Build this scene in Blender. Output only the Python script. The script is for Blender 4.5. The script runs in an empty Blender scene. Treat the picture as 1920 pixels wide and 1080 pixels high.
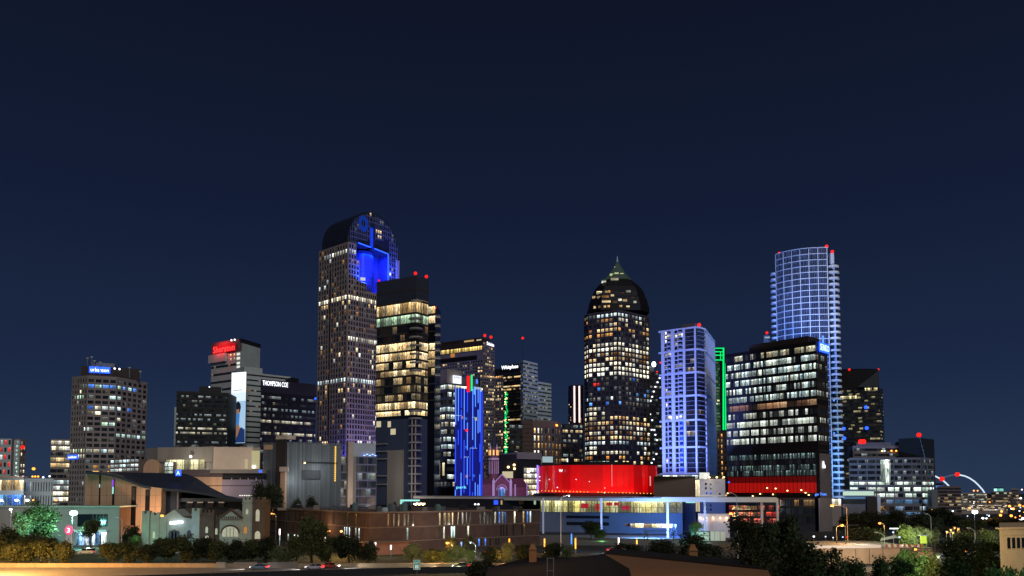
import bpy, math, random
from mathutils import Vector, Matrix, Quaternion
R = math.radians
random.seed(7)
sc = bpy.context.scene
C = sc.collection
# ---------------------------------------------------------------- camera
F = 1500.0; PITCH = R(3.5); H = 20.0; HZN = 922.0
PR = HZN - F*math.tan(PITCH)            # principal row in photo pixels
cp, sp = math.cos(PITCH), math.sin(PITCH)
cd = bpy.data.cameras.new('camera'); cam = bpy.data.objects.new('camera', cd); C.objects.link(cam)
cam.location = (0, 0, H); cam.rotation_euler = (R(90)+PITCH, 0, 0)
cd.sensor_width = 36; cd.lens = 36*F/1920; cd.shift_y = (PR-540)/1920
cd.clip_start = .5; cd.clip_end = 20000
sc.camera = cam
# ---------------------------------------------------------------- world, light, exposure
w = bpy.data.worlds.new("World"); sc.world = w; w.use_nodes = True
nt = w.node_tree; nt.nodes.clear()
def N(t, ty, **k):
    n = t.nodes.new(ty)
    for a, b in k.items(): setattr(n, a, b)
    return n
out = N(nt, 'ShaderNodeOutputWorld'); bg = N(nt, 'ShaderNodeBackground'); bg2 = N(nt, 'ShaderNodeBackground'); ad = N(nt, 'ShaderNodeAddShader')
sky = N(nt, 'ShaderNodeTexSky', sky_type='NISHITA'); sky.sun_disc = False
sky.sun_elevation = R(-4); sky.sun_rotation = R(200); sky.altitude = 100; sky.air_density = 1; sky.dust_density = 1.0
nt.links.new(sky.outputs[0], bg.inputs[0]); bg.inputs[1].default_value = 0.05
tc = N(nt, 'ShaderNodeTexCoord'); sx = N(nt, 'ShaderNodeSeparateXYZ'); rp = N(nt, 'ShaderNodeValToRGB')   # the town's own sky glow
nt.links.new(tc.outputs['Generated'], sx.inputs[0]); nt.links.new(sx.outputs[2], rp.inputs[0])
rp.color_ramp.elements[0].position = 0.0; rp.color_ramp.elements[0].color = (.0215, .0385, .080, 1)
rp.color_ramp.elements[1].position = 0.62; rp.color_ramp.elements[1].color = (.0034, .0050, .0130, 1)
e = rp.color_ramp.elements.new(.14); e.color = (.0112, .0215, .057, 1)
e = rp.color_ramp.elements.new(.32); e.color = (.0060, .0116, .0345, 1)
nt.links.new(rp.outputs[0], bg2.inputs[0]); bg2.inputs[1].default_value = 1.0
nt.links.new(bg.outputs[0], ad.inputs[0]); nt.links.new(bg2.outputs[0], ad.inputs[1]); nt.links.new(ad.outputs[0], out.inputs[0])
sl = bpy.data.lights.new('city_fill', 'SUN'); sl.energy = .85; sl.angle = R(25); sl.color = (1, .96, .93)  # soft sun lamp added in place of the city's ambient light
so = bpy.data.objects.new('city_fill', sl); C.objects.link(so); so.rotation_euler = (R(58), 0, R(20))
sc.view_settings.view_transform = 'Standard'; sc.view_settings.look = 'None'; sc.view_settings.exposure = 0; sc.view_settings.gamma = 1
sc.render.engine = 'CYCLES'
cy = sc.cycles
cy.max_bounces = 4; cy.diffuse_bounces = 2; cy.glossy_bounces = 2; cy.transmission_bounces = 2; cy.transparent_max_bounces = 16
cy.sample_clamp_indirect = 2.0; cy.sample_clamp_direct = 0; cy.use_denoising = True; cy.caustics_reflective = False; cy.caustics_refractive = False
cy.volume_bounces = 0
# ---------------------------------------------------------------- pixels to points (only to lay the town out at its real distances)
def K(px, py):
    v = (PR-py)/F; return (px-960)/F/(cp-v*sp)
def X(px, Y, py=HZN): return K(px, py)*Y
def Zr(py, Y):
    v = (PR-py)/F; return H + Y*(sp+v*cp)/(cp-v*sp)
def PT(px, py, Y): return (X(px, Y, py), Y, Zr(py, Y))
# ---------------------------------------------------------------- materials
MATS = {}
def srgb(*c): return tuple(((x/255+.055)/1.055)**2.4 if x > 10 else x/255/12.92 for x in c)
def mat(name, col, rough=.8, metal=0, var=.25, scale=.15, emit=None, es=0, spec=.3, streak=0, sample=False, ribs=None):
    if name in MATS: return MATS[name]
    m = bpy.data.materials.new(name); MATS[name] = m; m.use_nodes = True
    t = m.node_tree; b = t.nodes['Principled BSDF']
    b.inputs['Roughness'].default_value = rough; b.inputs['Metallic'].default_value = metal; b.inputs['Specular IOR Level'].default_value = spec
    L = t.links.new
    if var:
        g = N(t, 'ShaderNodeNewGeometry'); mp = N(t, 'ShaderNodeMapping'); L(g.outputs['Position'], mp.inputs[0])
        mp.inputs['Scale'].default_value = (scale, scale, scale*(.12 if streak else 1))
        n = N(t, 'ShaderNodeTexNoise'); n.inputs['Scale'].default_value = 1; n.inputs['Detail'].default_value = 5; n.inputs['Roughness'].default_value = .65
        L(mp.outputs[0], n.inputs['Vector'])
        r = N(t, 'ShaderNodeMapRange'); r.inputs[1].default_value = .25; r.inputs[2].default_value = .75; r.inputs[3].default_value = 1-var; r.inputs[4].default_value = 1+var
        L(n.outputs[0], r.inputs[0])
        mx = N(t, 'ShaderNodeVectorMath', operation='SCALE'); mx.inputs[0].default_value = col[:3]; L(r.outputs[0], mx.inputs['Scale'])
        L(mx.outputs[0], b.inputs['Base Color'])
    else: b.inputs['Base Color'].default_value = (*col[:3], 1)
    if emit:
        b.inputs['Emission Color'].default_value = (*emit, 1); b.inputs['Emission Strength'].default_value = es
        m.cycles.emission_sampling = 'AUTO' if sample else 'NONE'
    return m
def mth(t, op, a, b=None, c=None):
    n = N(t, 'ShaderNodeMath', operation=op)
    for i, x in enumerate((a, b, c)):
        if x is None: continue
        if isinstance(x, (int, float)): n.inputs[i].default_value = x
        else: t.links.new(x, n.inputs[i])
    return n.outputs[0]
def lit(name, c1, c2, prob=1.0, s=1.0, bay=2.4, base=(.012, .014, .02), rough=.12, dim=.015, spots=1.0, curt=.5):
    """room behind glass: bays at random on or off, a lamp row near the ceiling, furniture and blinds in front of it. UV.x is metres along the wall, UV.y = 10*row + 9*height"""
    if name in MATS: return MATS[name]
    m = bpy.data.materials.new(name); MATS[name] = m; m.use_nodes = True
    t = m.node_tree; b = t.nodes['Principled BSDF']; L = t.links.new
    b.inputs['Base Color'].default_value = (*base, 1); b.inputs['Roughness'].default_value = rough; b.inputs['Specular IOR Level'].default_value = .6
    uv = N(t, 'ShaderNodeUVMap'); s2 = N(t, 'ShaderNodeSeparateXYZ'); L(uv.outputs[0], s2.inputs[0])
    u, v = s2.outputs[0], s2.outputs[1]
    row = mth(t, 'FLOOR', mth(t, 'DIVIDE', v, 10)); ht = mth(t, 'DIVIDE', mth(t, 'SUBTRACT', v, mth(t, 'MULTIPLY', row, 10)), 9)
    jit = N(t, 'ShaderNodeTexWhiteNoise', noise_dimensions='1D'); L(row, jit.inputs['W'])
    cu = mth(t, 'FLOOR', mth(t, 'ADD', mth(t, 'DIVIDE', u, bay), jit.outputs[0]))
    cb = N(t, 'ShaderNodeCombineXYZ'); L(cu, cb.inputs[0]); L(row, cb.inputs[1])
    wn = N(t, 'ShaderNodeTexWhiteNoise', noise_dimensions='3D'); L(cb.outputs[0], wn.inputs['Vector'])
    sc3 = N(t, 'ShaderNodeSeparateColor'); L(wn.outputs['Color'], sc3.inputs[0])
    w1, w2, w3 = sc3.outputs[0], sc3.outputs[1], sc3.outputs[2]
    on = mth(t, 'LESS_THAN', wn.outputs['Value'], prob)
    cv = N(t, 'ShaderNodeCombineXYZ'); L(mth(t, 'MULTIPLY', u, 1.9), cv.inputs[0]); L(mth(t, 'ADD', mth(t, 'MULTIPLY', ht, 2.2), mth(t, 'MULTIPLY', row, 7.3)), cv.inputs[1])
    nz = N(t, 'ShaderNodeTexNoise'); nz.inputs['Scale'].default_value = 1; nz.inputs['Detail'].default_value = 3; L(cv.outputs[0], nz.inputs['Vector'])
    furn = N(t, 'ShaderNodeMapRange'); furn.inputs[1].default_value = .35; furn.inputs[2].default_value = .65; furn.inputs[3].default_value = 1-curt; furn.inputs[4].default_value = 1+curt; L(nz.outputs[0], furn.inputs[0])
    nv = N(t, 'ShaderNodeTexNoise'); nv.inputs['Scale'].default_value = 1; L(cv.outputs[0], nv.inputs['Vector']); nv.inputs['Scale'].default_value = 2.3
    sp_ = mth(t, 'MULTIPLY', mth(t, 'GREATER_THAN', mth(t, 'MULTIPLY', nv.outputs[0], mth(t, 'ADD', .55, mth(t, 'MULTIPLY', ht, .6))), .60), 2.0*spots)
    ceil_ = mth(t, 'ADD', .62, mth(t, 'MULTIPLY', mth(t, 'POWER', ht, 2.0), .75))
    br = mth(t, 'MULTIPLY', mth(t, 'ADD', .16, mth(t, 'MULTIPLY', mth(t, 'POWER', w1, 1.5), 1.35)), mth(t, 'ADD', mth(t, 'MULTIPLY', furn.outputs[0], ceil_), sp_))
    st = mth(t, 'ADD', mth(t, 'MULTIPLY', mth(t, 'MULTIPLY', on, br), s*1.35), mth(t, 'MULTIPLY', mth(t, 'MULTIPLY', w3, w3), dim))
    mx = N(t, 'ShaderNodeMix', data_type='RGBA'); L(w2, mx.inputs[0]); mx.inputs[6].default_value = (*c1, 1); mx.inputs[7].default_value = (*c2, 1)
    L(mx.outputs[2], b.inputs['Emission Color']); L(st, b.inputs['Emission Strength'])
    m.cycles.emission_sampling = 'NONE'
    return m
def glow(name, col, s, sample=False):
    if name in MATS: return MATS[name]
    return mat(name, (.02, .02, .02), var=0, emit=col, es=s, sample=sample)
WARM, CREAM, COOL, WHITE, AMB = srgb(255, 205, 130), srgb(255, 236, 185), srgb(200, 232, 240), srgb(238, 244, 236), srgb(255, 165, 70)
GRN, BLU = srgb(200, 250, 200), srgb(120, 190, 255)
lit('w_warm', WARM, CREAM, 1, .75); lit('w_cream', CREAM, WHITE, 1, .85); lit('w_cool', COOL, WHITE, 1, .8); lit('w_white', WHITE, CREAM, 1, .95)
lit('w_amber', AMB, WARM, 1, .7); lit('w_green', GRN, COOL, 1, .7); lit('w_blue', srgb(60, 120, 255), BLU, 1, .8); lit('w_red', srgb(255, 40, 40), srgb(255, 90, 70), 1, .7)
lit('w_dim', CREAM, COOL, .55, .22, spots=2); lit('w_dimw', WARM, AMB, .6, .30, spots=2)
lit('w_dark', CREAM, COOL, .05, .3, dim=.012)
lit('w_bright', WHITE, CREAM, 1, 1.35, curt=.35)
# ---------------------------------------------------------------- mesh builder
def wl(o):
    v = Vector((0, 0, 0))
    while o: v += o.location; o = o.parent
    return v
class MB:
    def __init__(s): s.v = []; s.f = []; s.m = []; s.uv = []; s.mats = []
    def mi(s, m):
        if isinstance(m, str): m = MATS[m]
        if m not in s.mats: s.mats.append(m)
        return s.mats.index(m)
    def poly(s, pts, m, uv=None):
        i = len(s.v); s.v += [tuple(p) for p in pts]; s.f.append(tuple(range(i, i+len(pts)))); s.m.append(s.mi(m)); s.uv.append(uv)
    def hexa(s, p, m, skip=()):
        i = len(s.v); s.v += [tuple(q) for q in p]; k = s.mi(m)
        for j, f in enumerate(((0, 1, 2, 3), (7, 6, 5, 4), (0, 4, 5, 1), (1, 5, 6, 2), (2, 6, 7, 3), (3, 7, 4, 0))):
            if j in skip: continue
            s.f.append(tuple(i+q for q in f)); s.m.append(k); s.uv.append(None)
    def box(s, x0, x1, y0, y1, z0, z1, m):
        s.hexa([(x0, y0, z0), (x1, y0, z0), (x1, y1, z0), (x0, y1, z0), (x0, y0, z1), (x1, y0, z1), (x1, y1, z1), (x0, y1, z1)], m)
    def prism(s, P, z0, z1, m, top=True, P2=None):
        P2 = P2 or P; n = len(P); i = len(s.v); k = s.mi(m)
        s.v += [(p[0], p[1], z0) for p in P]+[(p[0], p[1], z1) for p in P2]
        for j in range(n):
            q = (j+1) % n; s.f.append((i+j, i+q, i+n+q, i+n+j)); s.m.append(k); s.uv.append(None)
        if top:
            s.f.append(tuple(i+n+j for j in range(n))); s.m.append(k); s.uv.append(None)
            s.f.append(tuple(i+n-1-j for j in range(n))); s.m.append(k); s.uv.append(None)
    def extr(s, P, d, m):                      # extrude a planar 3-D outline by vector d
        n = len(P); i = len(s.v); k = s.mi(m); d = Vector(d)
        s.v += [tuple(p) for p in P]+[tuple(Vector(p)+d) for p in P]
        for j in range(n):
            q = (j+1) % n; s.f.append((i+j, i+q, i+n+q, i+n+j)); s.m.append(k); s.uv.append(None)
        s.f.append(tuple(i+j for j in range(n))); s.m.append(k); s.uv.append(None)
        s.f.append(tuple(i+n+n-1-j for j in range(n))); s.m.append(k); s.uv.append(None)
    def rings(s, rs, m, closed=True, caps=True):
        k = s.mi(m); i0 = len(s.v); n = len(rs[0])
        for r in rs: s.v += [tuple(p) for p in r]
        for a in range(len(rs)-1):
            for j in range(n if closed else n-1):
                q = (j+1) % n; s.f.append((i0+a*n+j, i0+a*n+q, i0+(a+1)*n+q, i0+(a+1)*n+j)); s.m.append(k); s.uv.append(None)
        if caps and closed:
            s.f.append(tuple(i0+n-1-j for j in range(n))); s.m.append(k); s.uv.append(None)
            s.f.append(tuple(i0+(len(rs)-1)*n+j for j in range(n))); s.m.append(k); s.uv.append(None)
    def tube(s, pts, r, m, n=6):
        pts = [Vector(p) for p in pts]; rs = []
        rr = r if isinstance(r, (list, tuple)) else [r]*len(pts)
        for i, p in enumerate(pts):
            d = (pts[min(i+1, len(pts)-1)]-pts[max(i-1, 0)]).normalized()
            a = d.cross(Vector((0, 0, 1)) if abs(d.z) < .9 else Vector((1, 0, 0))).normalized(); b = d.cross(a)
            rs.append([p+(a*math.cos(2*math.pi*j/n)+b*math.sin(2*math.pi*j/n))*rr[i] for j in range(n)])
        s.rings(rs, m)
    def ball(s, c, r, m, n=10, sz=1.0):
        rs = []
        for a in range(1, n//2+1):
            t = math.pi*a/(n//2+1); rs.append([(c[0]+r*math.sin(t)*math.cos(2*math.pi*j/n), c[1]+r*math.sin(t)*math.sin(2*math.pi*j/n), c[2]+r*sz*math.cos(t)) for j in range(n)])
        s.rings(rs, m)
    def build(s, name, parent=None, smooth=False):
        if not s.f: return None
        me = bpy.data.meshes.new(name); o = bpy.data.objects.new(name, me); C.objects.link(o)
        if parent: off = wl(parent); o.parent = parent
        else:
            xs = [v[0] for v in s.v]; ys = [v[1] for v in s.v]; off = Vector(((min(xs)+max(xs))/2, (min(ys)+max(ys))/2, min(v[2] for v in s.v))); o.location = off
        me.from_pydata([(v[0]-off.x, v[1]-off.y, v[2]-off.z) for v in s.v], [], s.f)
        for m in s.mats: me.materials.append(m)
        me.polygons.foreach_set('material_index', s.m)
        if any(u for u in s.uv):
            l = me.uv_layers.new(name='UVMap'); d = []
            for f, u in zip(s.f, s.uv): d += [c for q in (u or [(0, 0)]*len(f)) for c in q]
            l.data.foreach_set('uv', d)
        if smooth: me.polygons.foreach_set('use_smooth', [True]*len(s.f))
        me.update(); return o
def tag(o, label=None, cat=None, group=None, kind=None):
    if label: o['label'] = label
    if cat: o['category'] = cat
    if group: o['group'] = group
    if kind: o['kind'] = kind
    return o
def empty(name, loc, label, cat, group=None):
    o = bpy.data.objects.new(name, None); C.objects.link(o); o.location = loc; o.empty_display_size = 1
    return tag(o, label, cat, group)
class Face:
    cnt = 0
    def __init__(s, A, B):
        s.A = Vector(A[:2]); s.B = Vector(B[:2]); d = s.B-s.A; s.L = d.length; s.d = d/s.L; s.n = Vector((s.d.y, -s.d.x)); Face.cnt += 1; s.o = Face.cnt*211.0
    def p(s, u, z, d=0):
        q = s.A+s.d*u+s.n*d; return (q.x, q.y, z)
    def u(s, px, py=HZN):
        k = K(px, py); return (k*s.A.y-s.A.x)/(s.d.x-k*s.d.y)
    def z(s, py, u=0): return Zr(py, (s.A+s.d*u).y)
    def box(s, mb, u0, u1, z0, z1, d0, d1, m):
        mb.hexa([s.p(u0, z0, d1), s.p(u1, z0, d1), s.p(u1, z0, d0), s.p(u0, z0, d0), s.p(u0, z1, d1), s.p(u1, z1, d1), s.p(u1, z1, d0), s.p(u0, z1, d0)], m)
    def quad(s, mb, u0, u1, z0, z1, d, m, row=0):
        o = s.o; mb.poly([s.p(u0, z0, d), s.p(u1, z0, d), s.p(u1, z1, d), s.p(u0, z1, d)], m, [(o+u0, row*10), (o+u1, row*10), (o+u1, row*10+9), (o+u0, row*10+9)])
def text(parent, name, s, face, uc, zc, wid, hgt, m, d=.3, ext=.15):
    cu = bpy.data.curves.new('t', 'FONT'); cu.body = s; cu.extrude = 0; cu.align_x = 'CENTER'
    cu.resolution_u = 2
    ob = bpy.data.objects.new('t', cu); C.objects.link(ob)
    dg = bpy.context.evaluated_depsgraph_get(); me = bpy.data.meshes.new_from_object(ob.evaluated_get(dg))
    bpy.data.objects.remove(ob); bpy.data.curves.remove(cu)
    xs = [v.co.x for v in me.vertices]; ys = [v.co.y for v in me.vertices]
    x0, x1, y0, y1 = min(xs), max(xs), min(ys), max(ys); off = wl(parent) if parent else Vector((0, 0, 0))
    kx, ky = wid/(x1-x0), hgt/(y1-y0)
    mb = MB(); vs = [(uc+(v.co.x-(x0+x1)/2)*kx, zc+(v.co.y-(y0+y1)/2)*ky) for v in me.vertices]
    for p in me.polygons:
        mb.poly([face.p(*vs[i], d+ext) for i in p.vertices], m)
    ec = {}
    for p in me.polygons:
        n = len(p.vertices)
        for i in range(n):
            a, b = p.vertices[i], p.vertices[(i+1) % n]; ec.setdefault((min(a, b), max(a, b)), []).append((a, b))
    for k, l in ec.items():
        if len(l) == 1:
            a, b = l[0]; mb.poly([face.p(*vs[a], d), face.p(*vs[b], d), face.p(*vs[b], d+ext), face.p(*vs[a], d+ext)], m)
    bpy.data.meshes.remove(me)
    return mb.build(name, parent)
class Bld:
    """a building: an Empty at its base, its walls, windows and other parts as children"""
    def __init__(s, name, label, cat, pts, py, depth=None, group=None):
        s.P = [Vector((X(px, Y, py), Y)) for px, Y in pts]; s.faces = [Face(s.P[i], s.P[i+1]) for i in range(len(s.P)-1)]
        if depth is None: bk = [s.P[0]+s.P[-1]-s.P[1]]
        else: bk = [s.P[-1]*(1+depth/s.P[-1].length), s.P[0]*(1+depth/s.P[0].length)]       # side walls run straight back
        s.foot = s.P+bk; c = sum(s.foot, Vector((0, 0)))/len(s.foot)
        s.root = empty(name, (c.x, c.y, 0), label, cat, group); s.parts = {}; s.win = []; s.c = c; s.maxw = 100
    def mb(s, name):
        return s.parts.setdefault(name, MB())
    def z(s, py, i=0, u=0): return s.faces[i].z(py, u)
    def body(s, z0, z1, m, name='wall', inset=0):
        P = [s.c+(p-s.c)*(1-inset) for p in s.foot] if inset else s.foot
        s.mb(name).prism(P, z0, z1, m)
    def grid(s, fi, z0, z1, cols, rows, wf, hf, wall, litf, dep=.35, u0=0, u1=None, wname='wall', hcut=None):
        f = s.faces[fi] if isinstance(fi, int) else fi
        u1 = f.L if u1 is None else u1
        cw = (u1-u0)/cols; rh = (z1-z0)/rows; mb = s.mb(wname)
        pw = cw*(1-wf); sh = rh*(1-hf)
        if pw > .02:
            for c in range(cols+1):
                a = u0+c*cw; f.box(mb, max(a-pw/2, u0), min(a+pw/2, u1), z0, z1, 0, dep, wall)
        if sh > .02:
            for r in range(rows+1):
                z = z1-r*rh; f.box(mb, u0, u1, max(z-sh/2, z0), min(z+sh/2, z1), 0, dep-.05, wall)
        for r in range(rows):
            for c in range(cols):
                k = litf(r, c)
                if k is False: continue
                a = u0+c*cw+pw/2; z = z1-(r+1)*rh+sh/2
                s.win.append((k or 'w_dark', f, a, a+cw-pw, z, z+rh-sh, .04, r))
    def bands(s, fi, z0, z1, rows, hf, wall, mats, dep=.3, u0=0, u1=None, wname='wall', mull=0, name='window_band', sill=None, d=.04):
        f = s.faces[fi] if isinstance(fi, int) else fi
        u1 = f.L if u1 is None else u1; rh = (z1-z0)/rows; sh = rh*(1-hf); mb = s.mb(wname)
        for r in range(rows+1):
            z = z1-r*rh; f.box(mb, u0, u1, max(z-sh/2, z0), min(z+sh/2, z1), 0, dep, wall)
        if mull:
            n = max(1, round((u1-u0)/mull))
            for c in range(n+1):
                a = u0+(u1-u0)*c/n; f.box(mb, max(a-.12, u0), min(a+.12, u1), z0, z1, 0, dep-.06, sill or wall)
        for r in range(rows):
            m = mats(r) if callable(mats) else mats
            if m is None: continue
            q = MB(); z = z1-(r+1)*rh+sh/2; f.quad(q, u0+.05, u1-.05, z, z+rh-sh, d, m, r+fi*40 if isinstance(fi, int) else r); q.build(name, s.root)
    def beacon(s, px, py, Y, r=1.3, m='beacon', post=2.5):
        mb = MB(); p = PT(px, py, Y); mb.ball(p, r*.78, m, 10); mb.tube([(p[0], p[1], p[2]-post), (p[0], p[1], p[2]-r*.8)], .15, 'steel', 5); mb.build('beacon', s.root)
    def panel(s, name, f, px0, px1, py0, py1, m, d=.1, th=.25, row=0):
        u0, u1 = f.u(px0, (py0+py1)/2), f.u(px1, (py0+py1)/2); um = (u0+u1)/2; z0, z1 = f.z(py1, um), f.z(py0, um)
        mb = MB(); f.box(mb, u0, u1, z0, z1, d-th, d, m); return mb.build(name, s.root)
    def sign(s, name, txt, f, px0, px1, py0, py1, m, back=None, d=.3, pad=.35):
        pm = (py0+py1)/2; u0, u1 = f.u(px0, pm), f.u(px1, pm); um = (u0+u1)/2; z0, z1 = f.z(py1, um), f.z(py0, um); h = z1-z0
        if back:
            mb = MB(); f.box(mb, u0-h*pad, u1+h*pad, z0-h*pad, z1+h*pad, d-.3, d-.02, back); mb.build('sign_board', s.root)
        return text(s.root, name, txt, f, um, (z0+z1)/2, u1-u0, h, m, d)
    def done(s):
        w = s.win
        order = sorted(range(len(w)), key=lambda i: (w[i][0] in ('w_dark', None), -(w[i][3]-w[i][2])*(w[i][5]-w[i][4])))
        n = min(len(w), s.maxw); rest = MB()
        for q, i in enumerate(order):
            k, f, a, b, c, d, dd, r = w[i]; k = k or 'w_dark'
            if q < n: m = MB(); f.quad(m, a, b, c, d, dd, k, r); m.build('window', s.root)
            else: f.quad(rest, a, b, c, d, dd, k, r)
        o = rest.build('window', s.root)
        if o: o['kind'] = 'stuff'
        for k, m in s.parts.items(): m.build(k, s.root)
        return s
def point(loc, watts, col, r=.3, name='lamp_or_fill', spot=None, to=None, blend=.6):
    l = bpy.data.lights.new(name, 'SPOT' if spot else 'POINT'); l.energy = watts; l.color = col; l.shadow_soft_size = r
    o = bpy.data.objects.new(name, l); C.objects.link(o); o.location = loc
    if spot:
        l.spot_size = R(spot); l.spot_blend = blend; o.rotation_euler = (Vector(to)-Vector(loc)).to_track_quat('-Z', 'Y').to_euler()
    return o
def area(loc, to, sx_, sy_, watts, col, name='flood_light'):
    l = bpy.data.lights.new(name, 'AREA'); l.shape = 'RECTANGLE'; l.size = sx_; l.size_y = sy_; l.energy = watts; l.color = col
    o = bpy.data.objects.new(name, l); C.objects.link(o); o.location = loc; o.rotation_euler = (Vector(to)-Vector(loc)).to_track_quat('-Z', 'Y').to_euler(); return o
rnd = random.Random(11)
mat('steel', (.25, .25, .26), .4, .6, .1)
glow('beacon', (1, .012, .004), 1.6)
mat('granite', srgb(150, 128, 122), .7, 0, .12, .06); mat('greystone', srgb(145, 135, 130), .75, 0, .15, .06)
mat('darkwall', (.018, .018, .022), .5, 0, .2); mat('blackwall', (.010, .009, .010), .45, 0, .2); mat('brownwall', (.035, .026, .022), .6, 0, .2, .08)
mat('darkglass', (.010, .013, .020), .12, 0, 0, spec=.7); mat('concrete', srgb(150, 142, 132), .85, 0, .22, .12, streak=1); mat('palegrey', srgb(188, 198, 198), .7, 0, .15, .08)
mat('palecool', srgb(188, 206, 224), .7, 0, .1, .08); mat('bluelit_glass', (.05, .06, .22), .3, 0, .2, .3); mat('white_paint', (.72, .72, .74), .6, 0, .08); mat('limestone', srgb(196, 160, 128), .85, 0, .18, .2, streak=1)
mat('brick', srgb(82, 65, 59), .9, 0, .25, .4); mat('brickdark', srgb(88, 62, 54), .9, 0, .22, .35); mat('roofdark', (.02, .02, .022), .9, 0, .3)
mat('slate', (.035, .045, .065), .7, 0, .15, .1); mat('metalgrey', (.16, .18, .19), .45, .35, .18, .5, streak=1)
glow('g_white', srgb(245, 248, 255), 2.2); glow('g_blue', (.02, .10, 1), 2.2); glow('g_red', (1, .005, .01), 1.6); glow('g_green', (.0, .85, .22), 1.3); glow('g_bluewhite', srgb(190, 220, 255), 2.0)
glow('g_orange', srgb(255, 150, 50), 6); glow('g_warmlamp', srgb(255, 210, 140), 5); glow('g_lamp', srgb(235, 245, 255), 7); glow('g_cyan', srgb(190, 255, 250), 9)
# ================================================================ towers, left half
def rr(*k):           # repeatable random by key
    import zlib; return random.Random(zlib.crc32(repr(k).encode())).random()
PAL = ('w_cool', 'w_white', 'w_cream', 'w_warm')
# ---- grey grid tower with the blue sign
b = Bld('office_tower', 'grey concrete grid tower with small blue lit sign on its roof, far left', 'tower', [(136, 527), (164.5, 520), (219, 527), (276, 555)], 712, 35)
zt = Zr(704, 520); b.body(0, zt-.4, 'greystone')
ROWS = {1: (4, 15), 3: (1, 8), 5: (6, 12)}
def lf(face):
    def g(r, c):
        k = c+(0, 6, 10)[face]; q = rr('reu', face, r, c)
        if r == 1 and 4 <= k <= 13: return ('w_cool', 'w_blue', 'w_green')[int(q*3)]
        if r == 3 and (1 <= k <= 4 or k in (9, 10)): return 'w_green'
        if r == 5 and k in (6, 7, 8, 9, 10, 12): return ('w_cool', 'w_blue', 'w_white')[int(q*3)]
        if r == 8 and k in (8, 9): return 'w_green'
        if r == 9 and k in (5, 6, 15): return 'w_cool'
        if r == 10 and k >= 10: return 'w_green' if q > .2 else 'w_white'
        if r == 13 and face < 2: return 'w_white' if q > .4 else 'w_green'
        if r in (14,) and face == 0: return 'w_cream'
        if r in (16, 17, 18) and face == 1 and c > 0: return 'w_amber' if q > .45 else 'w_dim'
        return ('w_dim' if q > .84 else ('w_white' if q > .965 else None)) if q < .965 else 'w_white'
    return g
b.grid(0, 6, zt-1.5, 6, 25, .58, .60, 'greystone', lf(0)); b.grid(1, 6, zt-1.5, 4, 25, .78, .58, 'greystone', lf(1)); b.grid(2, 6, zt-1.5, 6, 25, .70, .58, 'greystone', lf(2))
for i, f in enumerate(b.faces): f.box(b.mb('parapet'), 0, f.L, zt-1.5, zt, -.5, .45+.02*i, 'greystone')
ph = Face((X(152, 530, 695), 530), (X(263, 545, 695), 545)); q = b.mb('penthouse'); ph.box(q, 0, ph.L, zt-.4, Zr(688, 535), -14, 0, 'brownwall')
ph.box(q, 6, 20, Zr(688, 535), Zr(680, 535), -9, -1, 'metalgrey')
b.sign('sign', 'urbanson', ph, 170, 204, 690.5, 697.5, 'g_white', 'g_blue', d=1.2)
for px, py in ((215, 691), (224, 692)): b.mb('roof_lamp').ball(PT(px, py, 533), .7, 'g_white', 8)
for px, py in ((164, 672), (172, 670), (177, 677), (188, 680), (243, 690), (263, 697)):
    p = PT(px, py, 532); m = MB(); m.tube([(p[0], p[1], zt), p], .18, 'steel'); m.ball(p, 1.0, 'palegrey', 8, .6); m.build('antenna', b.root)
b.panel('sign_board', b.faces[0], 129, 148, 853, 861, 'g_blue', d=.9); b.sign('sign', 'ueber', b.faces[0], 131, 146.5, 855, 859, 'g_white', d=1.0)
b.done()
# ---- slim glass office and low far-left blocks
b = Bld('office_block', 'small glass office block left of the grey grid tower', 'building', [(95, 600), (134, 606)], 850, 25)
zt = Zr(823, 600); b.body(0, zt, 'greystone')
b.bands(0, 8, zt-.5, 12, .62, 'greystone', lambda r: ('w_cream', 'w_cream', 'w_dim', 'w_warm', 'w_warm', 'w_dim', 'w_dark', 'w_cool', 'w_cool', 'w_white', 'w_bright', 'w_dim')[r], mull=4); b.done()
b = Bld('apartment_block', 'dark apartment block with red lit balconies at the left edge', 'building', [(-70, 690), (21, 700)], 860, 25)
zt = Zr(822, 695); b.body(0, zt, 'greystone')
b.grid(0, 8, zt, 12, 9, .55, .6, 'palegrey', lambda r, c: 'w_red' if (r+c) % 2 == 0 and c > 7 else ('w_cool' if rr('apt', r, c) > .7 else None)); b.done()
b = Bld('stair_tower', 'narrow pale tower with a column of small stair lights and a red beacon, far left', 'tower', [(21, 690), (26, 684), (37, 684), (47, 690)], 860, 20)
zt = Zr(823, 684); b.body(0, zt, 'greystone'); f = b.faces[1]
b.grid(1, 6, zt-1, 1, 16, .35, .55, 'palegrey', lambda r, c: 'w_green'); b.grid(2, 6, zt-1, 2, 12, .5, .5, 'greystone', lambda r, c: 'w_white' if rr('st', r, c) > .6 else None)
b.beacon(42.5, 838.5, 684, 2.0, post=.5); b.done()
b = Bld('transit_hall', 'low pale hall with lit canopy at the far left edge', 'building', [(-60, 470), (45, 478)], 900, 20)
zt = Zr(893, 474); b.body(0, zt-.8, 'greystone'); b.faces[0].box(b.mb('canopy'), 0, b.faces[0].L, zt-.8, zt, -8, 3, 'limestone')
b.bands(0, 2, zt-.9, 3, .7, 'palegrey', lambda r: ('w_warm', 'w_blue', 'w_cool')[r], mull=3); b.done()
b = Bld('warehouse', 'long low grey block with narrow slit windows, far left', 'building', [(45, 500), (100, 505)], 910, 20)
zt = Zr(897, 500); b.body(0, zt, 'palegrey')
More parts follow.
